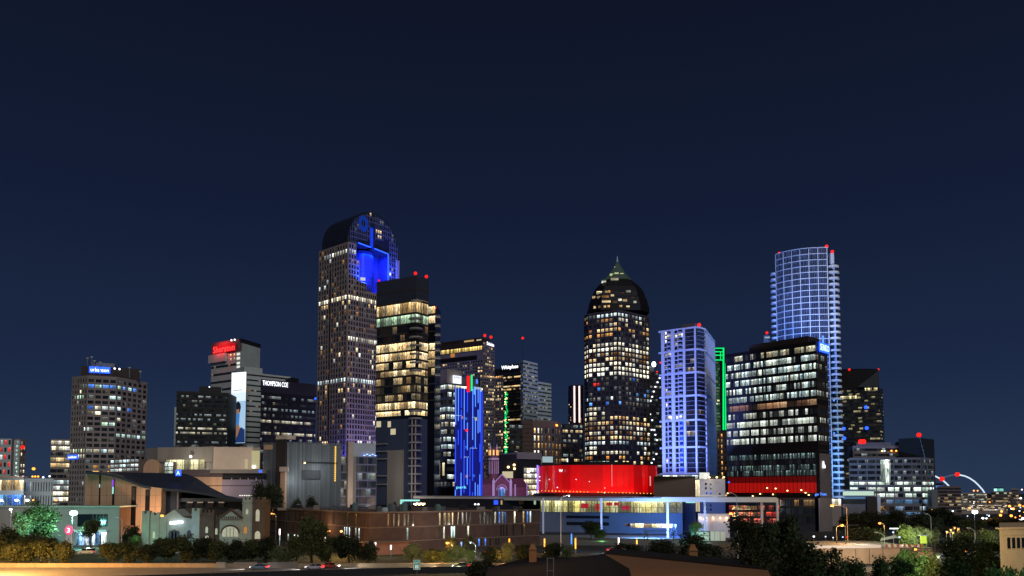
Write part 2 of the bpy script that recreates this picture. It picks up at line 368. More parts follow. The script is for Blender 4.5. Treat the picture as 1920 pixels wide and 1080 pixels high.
b.grid(0, 2, zt-1, 11, 3, .32, .7, 'palegrey', lambda r, c: 'w_cream' if c in (0, 2) and rr('wh', r, c) > .3 else ('w_blue' if c in (1,) else None)); b.done()
# ---- black glass block with the penthouse
b = Bld('office_block', 'black ribbon windowed block in front of the tall grey hotel tower', 'building', [(331.5, 560), (427.5, 571), (443, 596)], 733, None)
zt = Zr(733, 560); b.body(0, zt-1.8, 'blackwall')
BR = ('w_rb1', 'w_rb2', 'w_rb3', 'w_rb4')
lit('w_rb1', WHITE, COOL, .30, .55, bay=1.6, spots=2, dim=.03); lit('w_rb2', COOL, CREAM, .12, .5, bay=1.6, spots=2, dim=.02); lit('w_rb3', WHITE, CREAM, .75, .5, bay=1.6, spots=1.5, dim=.04); lit('w_rb4', CREAM, GRN, .06, .5, bay=1.6, dim=.015)
b.bands(0, 8, zt-2, 25, .42, 'blackwall', lambda r: BR[(0, 1, 1, 3, 0, 0, 3, 2, 2, 3, 0, 3, 1, 0, 1, 3, 3, 1, 3, 1, 3, 3, 1, 3, 1)[r]])
f = b.faces[1]; f.box(b.mb('side_wall'), 0, f.L, 0, zt, -.2, .35, 'darkwall')
b.faces[0].box(b.mb('parapet'), 0, b.faces[0].L, zt-1.8, zt, -.5, .4, 'blackwall')
f = b.faces[0]; f.box(b.mb('penthouse'), f.u(369), f.u(411), zt-1.8, Zr(724, 565), -14, -1, 'blackwall')
m = MB(); p = f.p(f.u(388), Zr(724.5, 565), -.8); m.ball(p, .5, 'g_white', 8); m.build('roof_lamp', b.root); b.done()
b = Bld('concrete_fin', 'narrow pale wall edge showing left of the black ribbon windowed block', 'building', [(326.5, 590), (334, 590)], 800, 20)
b.body(0, Zr(763, 590), 'palegrey'); b.mb('coping').box(X(326, 590), X(334, 590), 589.5, 592, Zr(763, 590), Zr(762, 590), 'concrete'); b.done()
# ---- tall hotel tower with red letters
b = Bld('hotel_tower', 'tall grey hotel tower with red letters on its crown', 'tower', [(397.5, 671), (451.5, 648), (488, 674)], 642, None)
zt = Zr(634.5, 648); zs = Zr(700, 650); b.body(0, zt-3, 'palegrey'); f = b.faces[0]; g = b.faces[1]
mat('hotelcrown', srgb(96, 84, 88), .7, 0, .1)
f.box(b.mb('crown'), 0, f.L, f.z(665, 6), zt, -1, .5, 'hotelcrown'); g.box(b.mb('crown'), -.45, g.L, zt-3, zt, -1, .5, 'darkwall')
f.box(b.mb('ledge'), -1.5, f.L*.55, f.z(682), f.z(667), 0, 2.2, 'palegrey')
b.sign('sign', 'Sheraton', f, 403, 443, 648, 660, 'g_redhot' if 'g_redhot' in MATS else glow('g_redhot', (1, .05, .05), 1.8), glow('g_reddim', (.75, .0, .004), .62), d=1.6, pad=.12)
area(f.p(f.L*.45, f.z(653, 8), 6), f.p(f.L*.45, f.z(653, 8), 0), 16, 4, 5000, (1, .03, .03), 'sign_spill')
lit('w_hot', WHITE, WARM, .06, .7, bay=2.2, dim=.004, base=(.02, .03, .032))
b.bands(0, 30, f.z(683), 15, .30, 'palegrey', 'w_hot', dep=.25); b.grid(0, f.z(683), f.z(668), 8, 2, .4, .5, 'palegrey', lambda r, c: None if c < 5 else 'w_warm', u1=f.L*.98, dep=.22)
for py in (664, 672, 681, 688): b.panel('lit_room', f, 445, 450.5, py-2.2, py+2.2, 'w_bright', d=.62)
for px, py in ((434, 638), (440, 637)): b.mb('roof_lamp').ball(PT(px, py, 649), .8, 'g_white', 8)
b.done()
# lower wing of the hotel
b = Bld('hotel_wing', 'lower grey hotel wing behind the white lit banner', 'building', [(441, 628), (458, 622), (545, 650)], 700, 22)
zt = Zr(697, 622); b.body(0, zt-.6, 'palegrey'); b.bands(1, 40, zt, 18, .30, 'palegrey', 'w_hot', dep=.25)
f = b.faces[1]; f.box(b.mb('penthouse'), 0, f.u(488), zt-.6, f.z(687), -14, -.3, 'palegrey')
b.bands(0, 40, zt, 18, .1, 'palegrey', None, dep=.25); b.done()
# banner hung on the wing
f = Face((X(433, 612, 760), 612), (X(461, 606, 760), 606)); m = MB(); u0, u1 = 0, f.L
mat('banner_white', (.8, .85, .9), .6, 0, .05, emit=srgb(240, 248, 255), es=1.1); mat('banner_blue', srgb(180, 210, 235), .6, 0, .2, .1, emit=srgb(176, 212, 246), es=.72)
mat('hair', (.01, .012, .02), .7, 0, .1, emit=(.01, .013, .03), es=.6); mat('skin', srgb(190, 140, 105), .7, 0, .1, emit=srgb(185, 130, 95), es=.5); mat('shirt', srgb(90, 150, 215), .7, 0, .1, emit=srgb(80, 150, 225), es=.55); mat('jacket', srgb(40, 60, 110), .7, 0, .1, emit=srgb(40, 70, 130), es=.45)
t = empty('banner', (f.p(f.L/2, 0)[0], f.p(f.L/2, 0)[1], Zr(833, 609)), 'tall lit advertising banner showing a person in blue, on the hotel wing', 'banner')
z = lambda py: Zr(py, 609)
f.box(m, u0, u1, z(833), z(697), -.6, 0, 'steel'); m.build('frame', t)
m = MB(); f.box(m, u0+.2, u1-.2, z(736), z(698), 0, .1, 'banner_white'); f.box(m, u0+.2, u1-.2, z(752), z(736), 0, .1, 'banner_mid' if 'banner_mid' in MATS else mat('banner_mid', (.6, .7, .85), .6, 0, .05, emit=srgb(215, 234, 252), es=1.0))
f.box(m, u0+.2, u1-.2, z(831), z(752), 0, .1, 'banner_blue'); m.build('sheet', t)
def blob(name, pts, mm, d):
    m = MB(); m.extr([f.p(f.u(a, c), z(c), d) for a, c in pts], tuple(f.n*.05)+(0,), mm); m.build(name, t)
blob('picture_jacket', [(442, 830), (459, 830), (459, 806), (452, 801), (443, 812)], 'jacket', .11)
blob('picture_shirt', [(441, 800), (448, 800), (450, 776), (446, 773), (441, 775)], 'shirt', .12)
blob('picture_hair', [(444, 773), (450, 774), (452, 764), (451, 757), (447, 752), (443, 756), (442, 766)], 'hair', .13)
blob('picture_face', [(443, 775), (449, 775), (449, 767), (443, 768)], 'skin', .19)
blob('picture_hand', [(441, 822), (445, 818), (450, 803), (449, 797), (446, 796), (441, 803)], 'skin', .19)
blob('picture_caption', [(438, 731), (454, 731), (454, 732), (438, 732)], 'slate', .13)
# ---- black block with white letters
b = Bld('office_block', 'black ribbon windowed block with white lettering near its roof', 'building', [(489.5, 560), (592.5, 588)], 715, 30)
zt = Zr(711, 560); b.body(0, zt-1.2, 'blackwall'); f = b.faces[0]
f.box(b.mb('parapet'), 0, f.L, zt-9, zt, -.5, .45, 'darkwall')
b.bands(0, 12, zt-6, 19, .42, 'blackwall', lambda r: BR[(3, 0, 1, 0, 1, 2, 3, 2, 0, 1, 0, 1, 0, 3, 1, 3, 3, 1, 3)[r]])
f.box(b.mb('penthouse'), f.u(543), f.u(558), zt-1.2, Zr(712, 573)+2, -10, -1, 'blackwall')
s1 = b.sign('sign', 'THOMPSON COE', f, 491.5, 539, 715.5, 724.5, 'g_white', None, d=.8)
m = MB(); m.ball(f.p(f.u(588), f.z(747, 40), .6), .9, 'g_blue', 8); m.build('blue_lamp', b.root); b.done()
# ---- the tall vaulted tower
Cc = Vector((X(650, 585, 700), 585)); th = R(48); dr = Vector((math.cos(th), math.sin(th))); dl = Vector((-math.sin(th), math.cos(th)))
A0 = Cc+dl*38
b = Bld.__new__(Bld); b.parts = {}; b.win = []; b.maxw = 100; b.faces = [Face(A0, Cc), Face(Cc, Cc+dr*49)]; fl, fr = b.faces; fl.L = (Cc-A0).length
ctr = Cc+dr*24+dl*15; b.c = ctr; b.root = empty('skyscraper', (ctr.x, ctr.y, 0), 'tall pink granite skyscraper with glass barrel vault and blue lit opening', 'skyscraper')
def slab(name, s0, s1, z0, z1, d0, d1, m):       # d measured out of the right-hand face
    fr.box(b.mb(name), s0, s1, z0, z1, d0, d1, m)
mat('granitep', srgb(152, 139, 137), .7, 0, .10, .05)
zq = lambda py, s: fr.z(py, s)
z455, z487, z533, z548 = zq(455, 4), zq(487, 9), zq(532, 14), zq(548, 22)
RH = 3.86
slab('wall', 0, 7.4, 0, z455, -37.6, 0, 'granitep'); slab('wall', 7.42, 10.2, 0, z487, -37.4, -.01, 'granitep'); slab('wall', 10.22, 17, 0, z533, -37.2, -.02, 'granitep'); slab('wall', 17.02, 31, 0, z548, -37.1, -.03, 'granitep')
slab('wall', 46.5, 49, 0, zq(488, 47), -29, .3, 'granitep')
def cl(face):
    def g(r, c):
        q = rr('ch', face, r, c)
        R0 = r
        if face == 0 and R0 == 1 and c > 1: return 'w_cool' if q < .6 else 'w_white'
        if R0 == 1 and face == 1: return 'w_cool'
        if R0 == 3: return 'w_dimw' if q > .75 else None
        if face == 0 and R0 in (6, 7) and c < 4: return ('w_cool' if q > .5 else None)
        if R0 == 10: return 'w_bright' if q > .15 else 'w_cream'
        if R0 == 11: return 'w_warm' if (face == 0 and c < 4 and c > 0) or q > .8 else None
        if face == 1 and R0 == 18: return 'w_cream'
        if R0 in (20, 21) and q > .62: return 'w_cream' if q > .85 else 'w_dimw'
        if R0 == 26: return 'w_cool'
        if R0 in (27, 28) and q > .72: return 'w_warm'
        if face == 1 and R0 in (38, 39, 40) and c > 3: return 'w_cream' if q > .25 else None
        if face == 0 and R0 in (38, 40) and 1 < c < 5: return 'w_warm'
        if R0 > 42: return None
        if 12 < R0 < 29: return 'w_dimw' if q > .86 else ('w_cream' if q < .035 else None)
        return 'w_dimw' if q > .93 else ('w_cream' if q < .02 else None)
    return g
zb = 30
n0 = round((z455-1-zb)/RH)
b.grid(0, z455-1-n0*RH, z455-1, 11, n0, .62, .72, 'granitep', cl(0), u0=1.0, u1=37.3, dep=.24)
b.grid(1, z455-1-n0*RH, z455-1, 3, n0, .64, .72, 'granitep', cl(1), u0=.3, u1=7.3, dep=.24)
n1 = round((z487-1-zb)/RH); q = n0-n1
b.grid(1, z455-1-n0*RH, z455-1-q*RH, 1, n1, .64, .72, 'granitep', lambda r, c: cl(1)(r+q, 3), u0=7.5, u1=10.1, dep=.22)
n2 = round((z533-1-zb)/RH); q2 = n0-n2
b.grid(1, z455-1-n0*RH, z455-1-q2*RH, 3, n2, .64, .72, 'granitep', lambda r, c: cl(1)(r+q2, c+4), u0=10.3, u1=16.9, dep=.20)
n3 = round((z548-1-zb)/RH); q3 = n0-n3
b.grid(1, z455-1-n0*RH, z455-1-q3*RH, 5, n3, .64, .72, 'granitep', lambda r, c: cl(1)(r+q3, c+7), u0=17.1, u1=26.6, dep=.18)
b.grid(1, z455-1-n0*RH, z455-1-q3*RH, 2, n3, .8, .75, 'granitep', lambda r, c: 'w_cream' if rr('cs', r, c) > .8 else ('w_dim' if rr('cs', r, c) > .6 else None), u0=26.7, u1=31, dep=.2)
fl.box(b.mb('dark_strip'), 15.6, 17.0, 20, zq(500, 0), .2, .32, 'blackwall')
# vault body: a bridge over the opening
zsp = Zr(452, 590); zap = Zr(402.5, 607)
outl = [(6.8, z455-6), (6.8, zsp-2)] if 0 else [(.2, z455-.2), (.2, zsp)]
for i in range(1, 24):
    t = math.pi*i/24; outl.append((24.3-24.1*math.cos(t), zsp+(zap-zsp)*math.sin(t)**.92))
outl += [(48.4, zsp), (48.4, 40), (38.2, 40), (38.2, zq(478, 38)), (24.7, zq(465.5, 25)), (24.7, zq(427, 24)), (21, zq(424, 21)), (21, zq(463.5, 21)), (9, zq(454.5, 9)), (9, z455-.2)]
mat('vaultglass', (.022, .027, .042), .25, 0, .3, .25, spec=.6)
b.mb('vault').extr([fr.p(s, z, -1.0) for s, z in outl], tuple(dl*33)+(0,), 'vaultglass')
def inv(s, z):
    if not (1 < s < 47.5) or z > zsp+(zap-zsp)*max(0, 1-((s-24.3)/24.1)**2)**.5-1.5: return False
    if 8.0 < s < 38.6 and z < zq(451, s): return False
    if 20 < s < 25.5 and z < zq(420, s): return False
    if (s-14)**2+(z-zq(418.5, 14))**2 < 22: return False
    return z > z455-2 or s > 38
nz = int((zap-60)/RH)
for r in range(nz):
    z = zap-3-r*RH
    for c in range(24):
        s = .7+c*1.97
        if inv(s+.8, z+1.2) and inv(s, z) and inv(s+1.6, z):
            q = rr('va', r, c); lit_ = None
            if r in (3, 4) and (25 < s < 32 if r == 3 else 27 < s < 31): lit_ = 'w_warm'
            elif r == 3 and 17 < s < 21: lit_ = 'w_cream'
            elif r in (2, 3) and 4 < s < 10 and q > .5: lit_ = 'w_dim'
            elif r == 0 and 17 < s < 21: lit_ = 'w_warm'
            elif r in (8,) and 31 < s < 38: lit_ = 'w_warm'
            elif r == 7 and 31 < s < 33: lit_ = 'w_cream'
            elif r == 0 and 12 < s < 17: lit_ = 'w_dimw'
            elif q > .84: lit_ = 'w_dim'
            elif q < .03: lit_ = 'w_cream'
            b.win.append((lit_ or ('w_vault' if 'w_vault' in MATS else lit('w_vault', srgb(70, 90, 170), srgb(110, 120, 150), .8, .05, bay=2, dim=.02, spots=.5) and 'w_vault'), fr, s, s+1.35, z, z+2.3, -.93, r))  # w_vault: faint blue emission stands in for reflections in the dark panes
for i in range(25):                                    # mullions of the vault face
    s = .45+i*1.97
    zz = zsp+(zap-zsp)*max(0, 1-((s-24.3)/24.1)**2)**.5-1
    lo = zq(452, s) if 8 < s < 39 else z455
    if s > 39: lo = 60
    if zz > lo+2 and not 20.4 < s < 25.3: slab('mullions', s-.16, s+.16, lo+.8, zz, -.98, -.72, 'mullblue' if 'mullblue' in MATS else mat('mullblue', (.14, .16, .24), .5, 0, .1))
for px, py in ((618, 427), (636, 443), (640, 443)): fl_u = fl.u(px, py); m = MB(); fl.box(m, fl_u, fl_u+1.6, Zr(py+4, 595), Zr(py-4, 595), .0, .65, 'w_warm'); 
for r in range(nz+1):
    z = zap-3-r*RH-.7
    for c in range(24):
        if inv(.7+c*1.97+.3, z+.4) and inv(.7+c*1.97+1.2, z): fr.box(b.mb('spandrels'), .7+c*1.97, .7+c*1.97+1.4, z-.5, z+.5, -.99, -.82, 'vaultspan' if 'vaultspan' in MATS else mat('vaultspan', (.10, .115, .17), .5, 0, .15))
# opening: back wall and curved bay with the blue wash put into their colour, legs
slab('opening_wall', 10, 38.2, z548-24, zq(450, 22), -14, -13, 'bluelit_glass'); slab('opening_wall', 38.0, 40, z548-24, zq(478, 38), -13, -1.2, 'bluelit_glass')
bay = []
for i in range(13):
    t = math.pi*i/12; bay.append((24.5-8.0*math.cos(t), -13+6.5*math.sin(t)))
q = b.mb('bay')
q.prism([fr.p(s, 0, d)[:2] for s, d in bay], z548-24, zq(468, 24), 'bluelit_glass')
for i in range(11):
    z = z548-22+i*3.9
    if z > zq(470, 24): break
    P = [fr.p(24.5+(s-24.5)*1.03, 0, -13+(d+13)*1.04)[:2] for s, d in bay]; q.prism(P, z, z+.5, 'bluelit_glass')
f2 = Face(fr.p(17.6, 0, -9.5)[:2], fr.p(23, 0, -6.4)[:2])
for k, (zz, mm) in enumerate(((z548+10, 'w_white'), (z548+2, 'w_blue'), (z548-4, 'w_blue'))): m = MB(); f2.box(m, .8, 4.5, zz, zz+2.4, .2, .5, mm); m.build('bay_window', b.root)
zb2 = z548
for s, h in ((12.5, -3), (36, -3), (24, -2)): area(fr.p(s, z548-6, h), fr.p(s, z548+30, -12.5), 6, 2, 12000, (.0, .03, 1), 'blue_flood')
area(fr.p(24, zq(474, 24), -6), fr.p(24, z548-10, -11), 20, 3, 12000, (.0, .03, 1), 'blue_flood')
area(fr.p(15, z533+1, 5), fr.p(22, zap-10, -1), 8, 2, 30000, (.02, .08, 1), 'blue_flood'); area(fr.p(36, zq(520, 36), 6), fr.p(40, zap-16, -1), 8, 2, 16000, (.05, .09, 1), 'blue_flood')  # blue areas with no known fixture, added to tint the vault face
def strip(name, s0, z0, s1, z1, d, w_, m):
    q = MB(); q.tube([fr.p(s0, z0, d), fr.p(s1, z1, d)], w_, m, 6); q.build(name, b.root)
strip('light_strip', 9.5, zq(455, 9.5), 21, zq(463.5, 21), -.4, .42, 'g_blue'); strip('light_strip', 24.7, zq(466, 25), 38.2, zq(476, 38), -.4, .42, 'g_blue'); strip('light_strip', 38.2, zq(477, 38), 38.2, zq(525, 38), -.4, .42, 'g_blue')
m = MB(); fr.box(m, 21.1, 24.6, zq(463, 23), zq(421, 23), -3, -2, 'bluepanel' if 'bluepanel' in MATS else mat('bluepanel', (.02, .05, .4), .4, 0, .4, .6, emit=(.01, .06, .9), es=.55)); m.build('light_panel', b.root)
rg = [[fr.p(14.2+rr_*math.cos(t), zq(418.5, 14)+1.35*rr_*math.sin(t), d) for t in [2*math.pi*i/20 for i in range(20)]] for rr_, d in ((4.6, -.9), (4.6, -.5), (1.9, -.5), (1.9, -.9))]
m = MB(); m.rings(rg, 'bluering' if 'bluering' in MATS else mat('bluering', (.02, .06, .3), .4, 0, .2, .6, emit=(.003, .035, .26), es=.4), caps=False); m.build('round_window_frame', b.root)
# blue washed corner column
area(fr.p(-3.2, 34, 2.5), fr.p(1, 100, .6), 3, 3, 16000, (.08, .08, 1), 'blue_flood')
area(fr.p(16, 26, 40), fr.p(14, 85, 0), 6, 6, 34000, (.5, .42, 1), 'violet_flood')
b.done()
# ---- glass apartment tower with warm floors
b = Bld('residential_tower', 'dark glass residential tower with warm lit floors and round corner balconies', 'tower', [(706.5, 496), (780, 480), (802.5, 489)], 600, 24)
zt = Zr(517, 480); b.body(0, zt-2, 'darkglass'); f, g = b.faces
for i, q in enumerate((f, g)): q.box(b.mb('crown'), 0 if i == 0 else -.4, q.L, q.z(562 if i == 0 else 560, q.L if i == 0 else 0), zt, -2, .4, 'crownclad' if 'crownclad' in MATS else mat('crownclad', (.042, .047, .066), .5, 0, .15, .1))
mat('slab', (.05, .045, .042), .6, 0, .15); mat('slabpale', (.5, .5, .47), .7, 0, .1)
tops = [(552, 541), (580, 561), (603, 586), (0, 0), (0, 0), (641, 639)]
FL = 5.72*1.0
z0 = Zr(553, 490)
lit('w_at1', srgb(255, 205, 130), srgb(255, 232, 185), .95, .75, bay=3.4, spots=1.3, curt=.8, dim=.03); lit('w_at2', GRN, srgb(215, 235, 205), .95, .42, bay=3.4, spots=1.2, curt=.8); lit('w_at3', WARM, CREAM, .5, .55, bay=3.4, spots=1.2, curt=.8, dim=.05); lit('w_at4', AMB, CREAM, .05, .5, bay=3.4, dim=.01); lit('w_atb', WARM, CREAM, .95, .95, bay=3.4, curt=.8)
seq = ['w_at1', 'w_at1', 'w_at2', 'w_at4', 'w_at4', 'w_atb', 'w_at1', 'w_at1', 'w_at1', 'w_at3', 'w_at3', 'w_at3', 'w_atb', 'w_atb']
zs = [541, 563, 586.5, 606, 623, 638, 656.5, 674, 690, 704, 720, 736, 751, 767, 779]     # slab undersides at the corner, photo rows
for fi, q in enumerate((f, g)):
    for r, k in enumerate(seq):
        uc = q.L if fi == 0 else 0
        za, zb_ = q.z(zs[r]+2, uc), q.z(zs[r+1]-1.5, uc)
        m = MB(); q.quad(m, .1, q.L-.1, zb_, za, .05, k, r+fi*30); m.build('window_band', b.root)
        q.box(b.mb('floor_slab'), -.2, q.L+.2, za, za+1.25+.02*fi, -.3, .55+.02*fi, 'slab')
        nn = 9 if fi == 0 else 5
        for c in range(1, nn):
            if rr('mu', fi, r, c) > .3: q.box(b.mb('mullion'), q.L*c/nn-.1, q.L*c/nn+.1, zb_, za, .06, .3, 'slab')
zlow = f.z(781, f.L); 
lit('w_atl', srgb(60, 75, 110), srgb(50, 70, 110), 1, .02, bay=5, spots=.2, dim=.01, base=(.055, .07, .11), rough=.3)  # blue base and faint glow stand in for the reflected sky
for fi, q in enumerate((f, g)): m = MB(); q.quad(m, .05, q.L-.05, 12, zlow-1, .05, 'w_atl', 3); m.build('glass_wall', b.root)
for px0, px1, py0, py1 in ((706, 714.5, 790, 801), (727, 733, 790, 801), (732.5, 742, 804, 815)): b.panel('window', f, px0, px1, py0, py1, 'w_cream', d=.12, th=.05)
for fi, (px0, px1) in enumerate(((727, 757),)): f.box(b.mb('concrete_core'), f.u(px0, 880), f.u(px1, 880), 2, f.z(843, 30), 0, .5, 'concrete')
cor = Vector(f.p(f.L, 0, 0)[:2]); zz = [(565, 11), (598, 13), (617, 13), (633, 13), (648, 12), (664, 12), (680, 12), (695, 12), (771, 13), (785, 13), (799, 13), (815, 13), (830, 13), (845, 13), (860, 13), (874, 13), (889, 13), (907, 13), (922, 13)]
mat('balc', (.30, .29, .27), .6, 0, .1)
for py, w_ in zz:
    r0 = w_*480/F; zc = Zr(py, 480); m = MB(); P = [(cor.x+r0*math.cos(2*math.pi*i/18), cor.y+.9*r0*math.sin(2*math.pi*i/18)) for i in range(18)]; m.prism(P, zc-.35, zc+.45, 'balc'); m.build('balcony', b.root)
for px in (773, 779.5):
    p = PT(px, 850, 479); b.mb('column').box(p[0]-.35, p[0]+.35, 477.2, 478.2, 0, zlow-2, 'concrete')
for i, py in enumerate((832, 846, 860, 892, 908)):
    f.box(b.mb('slab_edge'), f.u(706, 850), f.u(727, 850), Zr(py, 490)-.3, Zr(py, 490)+.3, .1, 1.4, 'balc')
b.beacon(779, 512.5, 484, 1.3, post=2); b.beacon(799.5, 518.5, 490, 1.3, post=2); b.beacon(710.5, 526, 494, .8, 'beacon', 1); b.done()
# rear wing with pale balconies
b = Bld('residential_wing', 'lower glass wing with pale stacked balconies behind the warm lit tower', 'building', [(801.5, 500), (815.5, 498), (826, 515)], 650, 25)
zt = Zr(573, 499); b.body(0, zt, 'darkglass'); f, g = b.faces
for r, (py, k) in enumerate(((574, 'w_atb'), (592, 'w_at1'), (608, None), (622, None), (643, 'w_atb'), (658, 'w_atb'), (674, 'w_at1'), (690, 'w_at3'), (705, None), (720, None), (736, None), (751, None))):
    za = f.z(py+1.5); m = MB(); f.box(m, -.1, f.L+.2, za, za+.9, -.2, .5, 'slab'); m.build('floor_slab', b.root)
    if k: m = MB(); f.quad(m, .1, f.L, za-4.4, za, .06, k, r); m.build('window_band', b.root)
for i, py in enumerate((596, 613, 630, 645, 637+22, 673, 690, 705)):
    p = PT(816, py, 497); m = MB(); m.box(p[0], p[0]+3.4, 494.5, 499, p[2]-.25, p[2]+.35, 'slabpale'); m.box(p[0]+.2, p[0]+3.4, 494.5, 494.6, p[2]+.35, p[2]+1.4, 'metalgrey'); m.build('balcony', b.root)
b.beacon(817, 577, 499, .6, post=.5); b.done()
# ---- low glass condos with white column
b = Bld('condo_block', 'low glass condo block with a tall pale stone column', 'building', [(638, 442), (706, 452)], 880, 20)
zt = Zr(829, 446); b.body(0, zt-10, 'darkglass'); f = b.faces[0]
lit('w_con', CREAM, COOL, .12, .8, bay=2.6, dim=.05, base=(.03, .035, .06)); mat('violet_frame', (.22, .22, .32), .6, 0, .1)
b.bands(0, 4, zt-8, 8, .82, 'violet_frame', 'w_con', dep=.3, mull=5)
f.box(b.mb('roof_box'), f.u(660), f.u(704), zt-9.9, zt-.5, -12, -.4, 'palegrey')
mat('stonecol', srgb(205, 185, 165), .8, 0, .1); f.box(b.mb('stone_column'), f.u(649), f.u(658.5), 0, zt, -1, 3, 'stonecol'); f.box(b.mb('stone_column'), f.u(658.6), f.u(666), 0, zt-8, -1, 1.2, 'concrete')
mb_ = b.mb('string_lights')
for i in range(16): mb_.ball(f.p(f.u(679+i*1.7), f.z(853+1.2*math.sin(i), 15), .9), .28, 'g_bluewhite' if i % 3 else 'g_blue', 6)
b.done()
# ---- metal clad theatre cube
b = Bld('theatre', 'grey ribbed metal theatre box with a narrow vertical light strip', 'theatre', [(494, 405), (538, 398), (640, 410)], 850, 30)
zt = Zr(828, 398); b.body(0, zt-1.0, 'metalgrey')
for fi, f in enumerate(b.faces):
    n = int(f.L/.62)
    for i in range(n): f.box(b.mb('metal_tubes'), i*f.L/n+.07, (i+.72)*f.L/n, 6, zt-.3*rr('wy', fi, i), 0, .25+.2*rr('wz', fi, i), ('metalgrey', 'metalA', 'metalB')[int(3*rr('wx', fi, i))] if 'metalA' in MATS else (mat('metalA', (.20, .225, .235), .45, .3, .15, .4, streak=1), mat('metalB', (.13, .15, .16), .45, .3, .15, .4, streak=1), 'metalgrey')[2])
f0, f1 = b.faces
f0.box(b.mb('shaft'), f0.u(519), f0.u(537), 4, Zr(824, 400), 0, 1.1, 'brownwall'); f0.box(b.mb('shaft_cap'), f0.u(519), f0.u(540), Zr(824, 400), Zr(817, 400), -5, 1.3, 'stonecol')
f0.box(b.mb('lift_shaft'), f0.u(531), f0.L+1, 3, Zr(885, 399), .9, 2.2, 'limestone'); b.panel('shaft_sign', f0, 531.5, 548, 875.5, 884.5, 'stonecol', d=2.9)
b.panel('louvre', f1, 565, 600, 882, 899, 'darkwall', d=.75); 
for i in range(20): u = f1.u(565.5+i*1.7, 890); f1.box(b.mb('louvre_slats'), u, u+.12, f1.z(898, 8), f1.z(883, 8), .75, .9, 'metalgrey')
f1.box(b.mb('gutter'), f1.u(566), f1.L*.92, f1.z(868.5, 8), f1.z(866.5, 8), .5, 1.1, 'darkwall'); m = MB(); m.ball(f1.p(f1.u(569.5), f1.z(868, 8), 1.3), .45, 'g_warmlamp', 8); m.build('wall_lamp', b.root)
m = MB()
for i in range(17): z1 = f1.z(837+i*3.9, 24); f1.box(m, f1.u(626.2), f1.u(628.6), z1-.85, z1, .6, .8, 'stripwarm' if 'stripwarm' in MATS else glow('stripwarm', srgb(255, 200, 90), 1.3))
m.build('light_strip', b.root); b.panel('upper_panel', f0, 496.5, 512.5, 834, 843, 'limestone', d=.55); b.done()
# ================================================================ towers, middle
lit('w_of1', WHITE, COOL, .8, .75, bay=2.0, spots=2); lit('w_of2', COOL, CREAM, .45, .6, bay=2.0, spots=2, dim=.03); lit('w_of3', COOL, WHITE, .1, .5, bay=2.2, dim=.03); lit('w_of4', WHITE, CREAM, .95, .95, bay=2.2, spots=2)
mat('spandrel', (.085, .095, .115), .5, 0, .12); mat('violetwall', (.16, .15, .19), .7, 0, .12)
# ---- glass office with white letters
b = Bld('office_tower', 'banded glass office tower with white four letter sign beside the blue lit hotel', 'tower', [(806, 575), (838.5, 560), (905, 582)], 760, 25)
zt = Zr(718, 560); b.body(0, zt, 'darkglass'); ks = ['w_of1', 'w_of2', 'w_of3', 'w_of1', 'w_of4', 'w_of2', 'w_of2', 'w_of1', 'w_of1', 'w_of2', 'w_of3', 'w_of3', 'w_dark', 'w_of3']
b.bands(0, Zr(915, 565), zt, 14, .56, 'spandrel', lambda r: ks[r], mull=4.5); b.bands(1, Zr(915, 565), zt, 14, .56, 'spandrel', lambda r: ('w_of4', 'w_of1', 'w_of2', 'w_of1', 'w_of1', 'w_of4', 'w_of2', 'w_of1', 'w_of1', 'w_of2', 'w_of1', 'w_of3', 'w_of1', 'w_of2')[r], mull=4.5)
f, g = b.faces; f.box(b.mb('penthouse'), 1.5, f.L-1, zt+.05, f.z(697), -14, -.6, 'greystone'); g.box(b.mb('penthouse'), .6, g.L*.9, zt+.05, f.z(704, f.L), -13, -1.2, 'violetwall')
f.box(b.mb('portal'), 1, f.L-.2, Zr(894, 565), Zr(866, 565), .35, .5, 'darkwall')
for i in range(3): 
    u = f.u(814+i*8.5, 880); m = MB(); f.quad(m, u-.3, u+2.2, Zr(892, 565), Zr(868, 565), .55, 'w_bright', i); m.build('lobby_window', b.root)
g2 = Face(g.p(4.5, 0, 1)[:2], g.p(11.8, 0, 1)[:2])
m = MB(); g2.box(m, 0, g2.L, Zr(718, 562), Zr(703.5, 562), -.5, .0, 'g_white2' if 'g_white2' in MATS else glow('g_white2', srgb(235, 242, 255), 1.5)); m.build('sign_board', b.root)
text(b.root, 'sign', 'KPMG', g2, g2.L/2, Zr(707.2, 562), g2.L*.86, 1.9, 'darkwall', .02, .06); b.done()
# ---- blue hotel
b = Bld('hotel', 'dark hotel slab covered in vertical blue neon light lines', 'hotel', [(852.5, 498), (900, 506), (906.5, 515)], 820, 18)
zt = Zr(728, 500); mat('blueglow_wall', (.02, .03, .12), .35, 0, .25, .2, emit=(.0, .004, .26), es=.55); b.body(0, zt, 'blueglow_wall'); f, g = b.faces  # blue glow is put into the wall itself as emission
glow('neon_blue', (.09, .25, 1), 1.7); glow('neon_blue2', (.02, .08, 1), 1.5)
r_ = random.Random(5); n = 0
for i, px in enumerate((854, 859, 864.5, 870, 876, 881, 886, 891, 896, 899.5)):
    y = zt+(1.5 if i % 4 == 0 else 0)
    while y > 14:
        L = r_.uniform(9, 34)
        if r_.random() > .18 or i in (0, 9):
            u = f.u(px, 820); m = MB(); f.box(m, u-.2, u+.2, max(12, y-L), y, .15, .35, 'neon_blue' if r_.random() > .3 else 'neon_blue2'); m.build('neon_line', b.root); n += 1
        y -= L+r_.uniform(1, 9)
for u in (1.5, 4.5): m = MB(); g.box(m, u-.2, u+.2, 13, zt, .15, .35, 'neon_blue2'); m.build('neon_line', b.root)
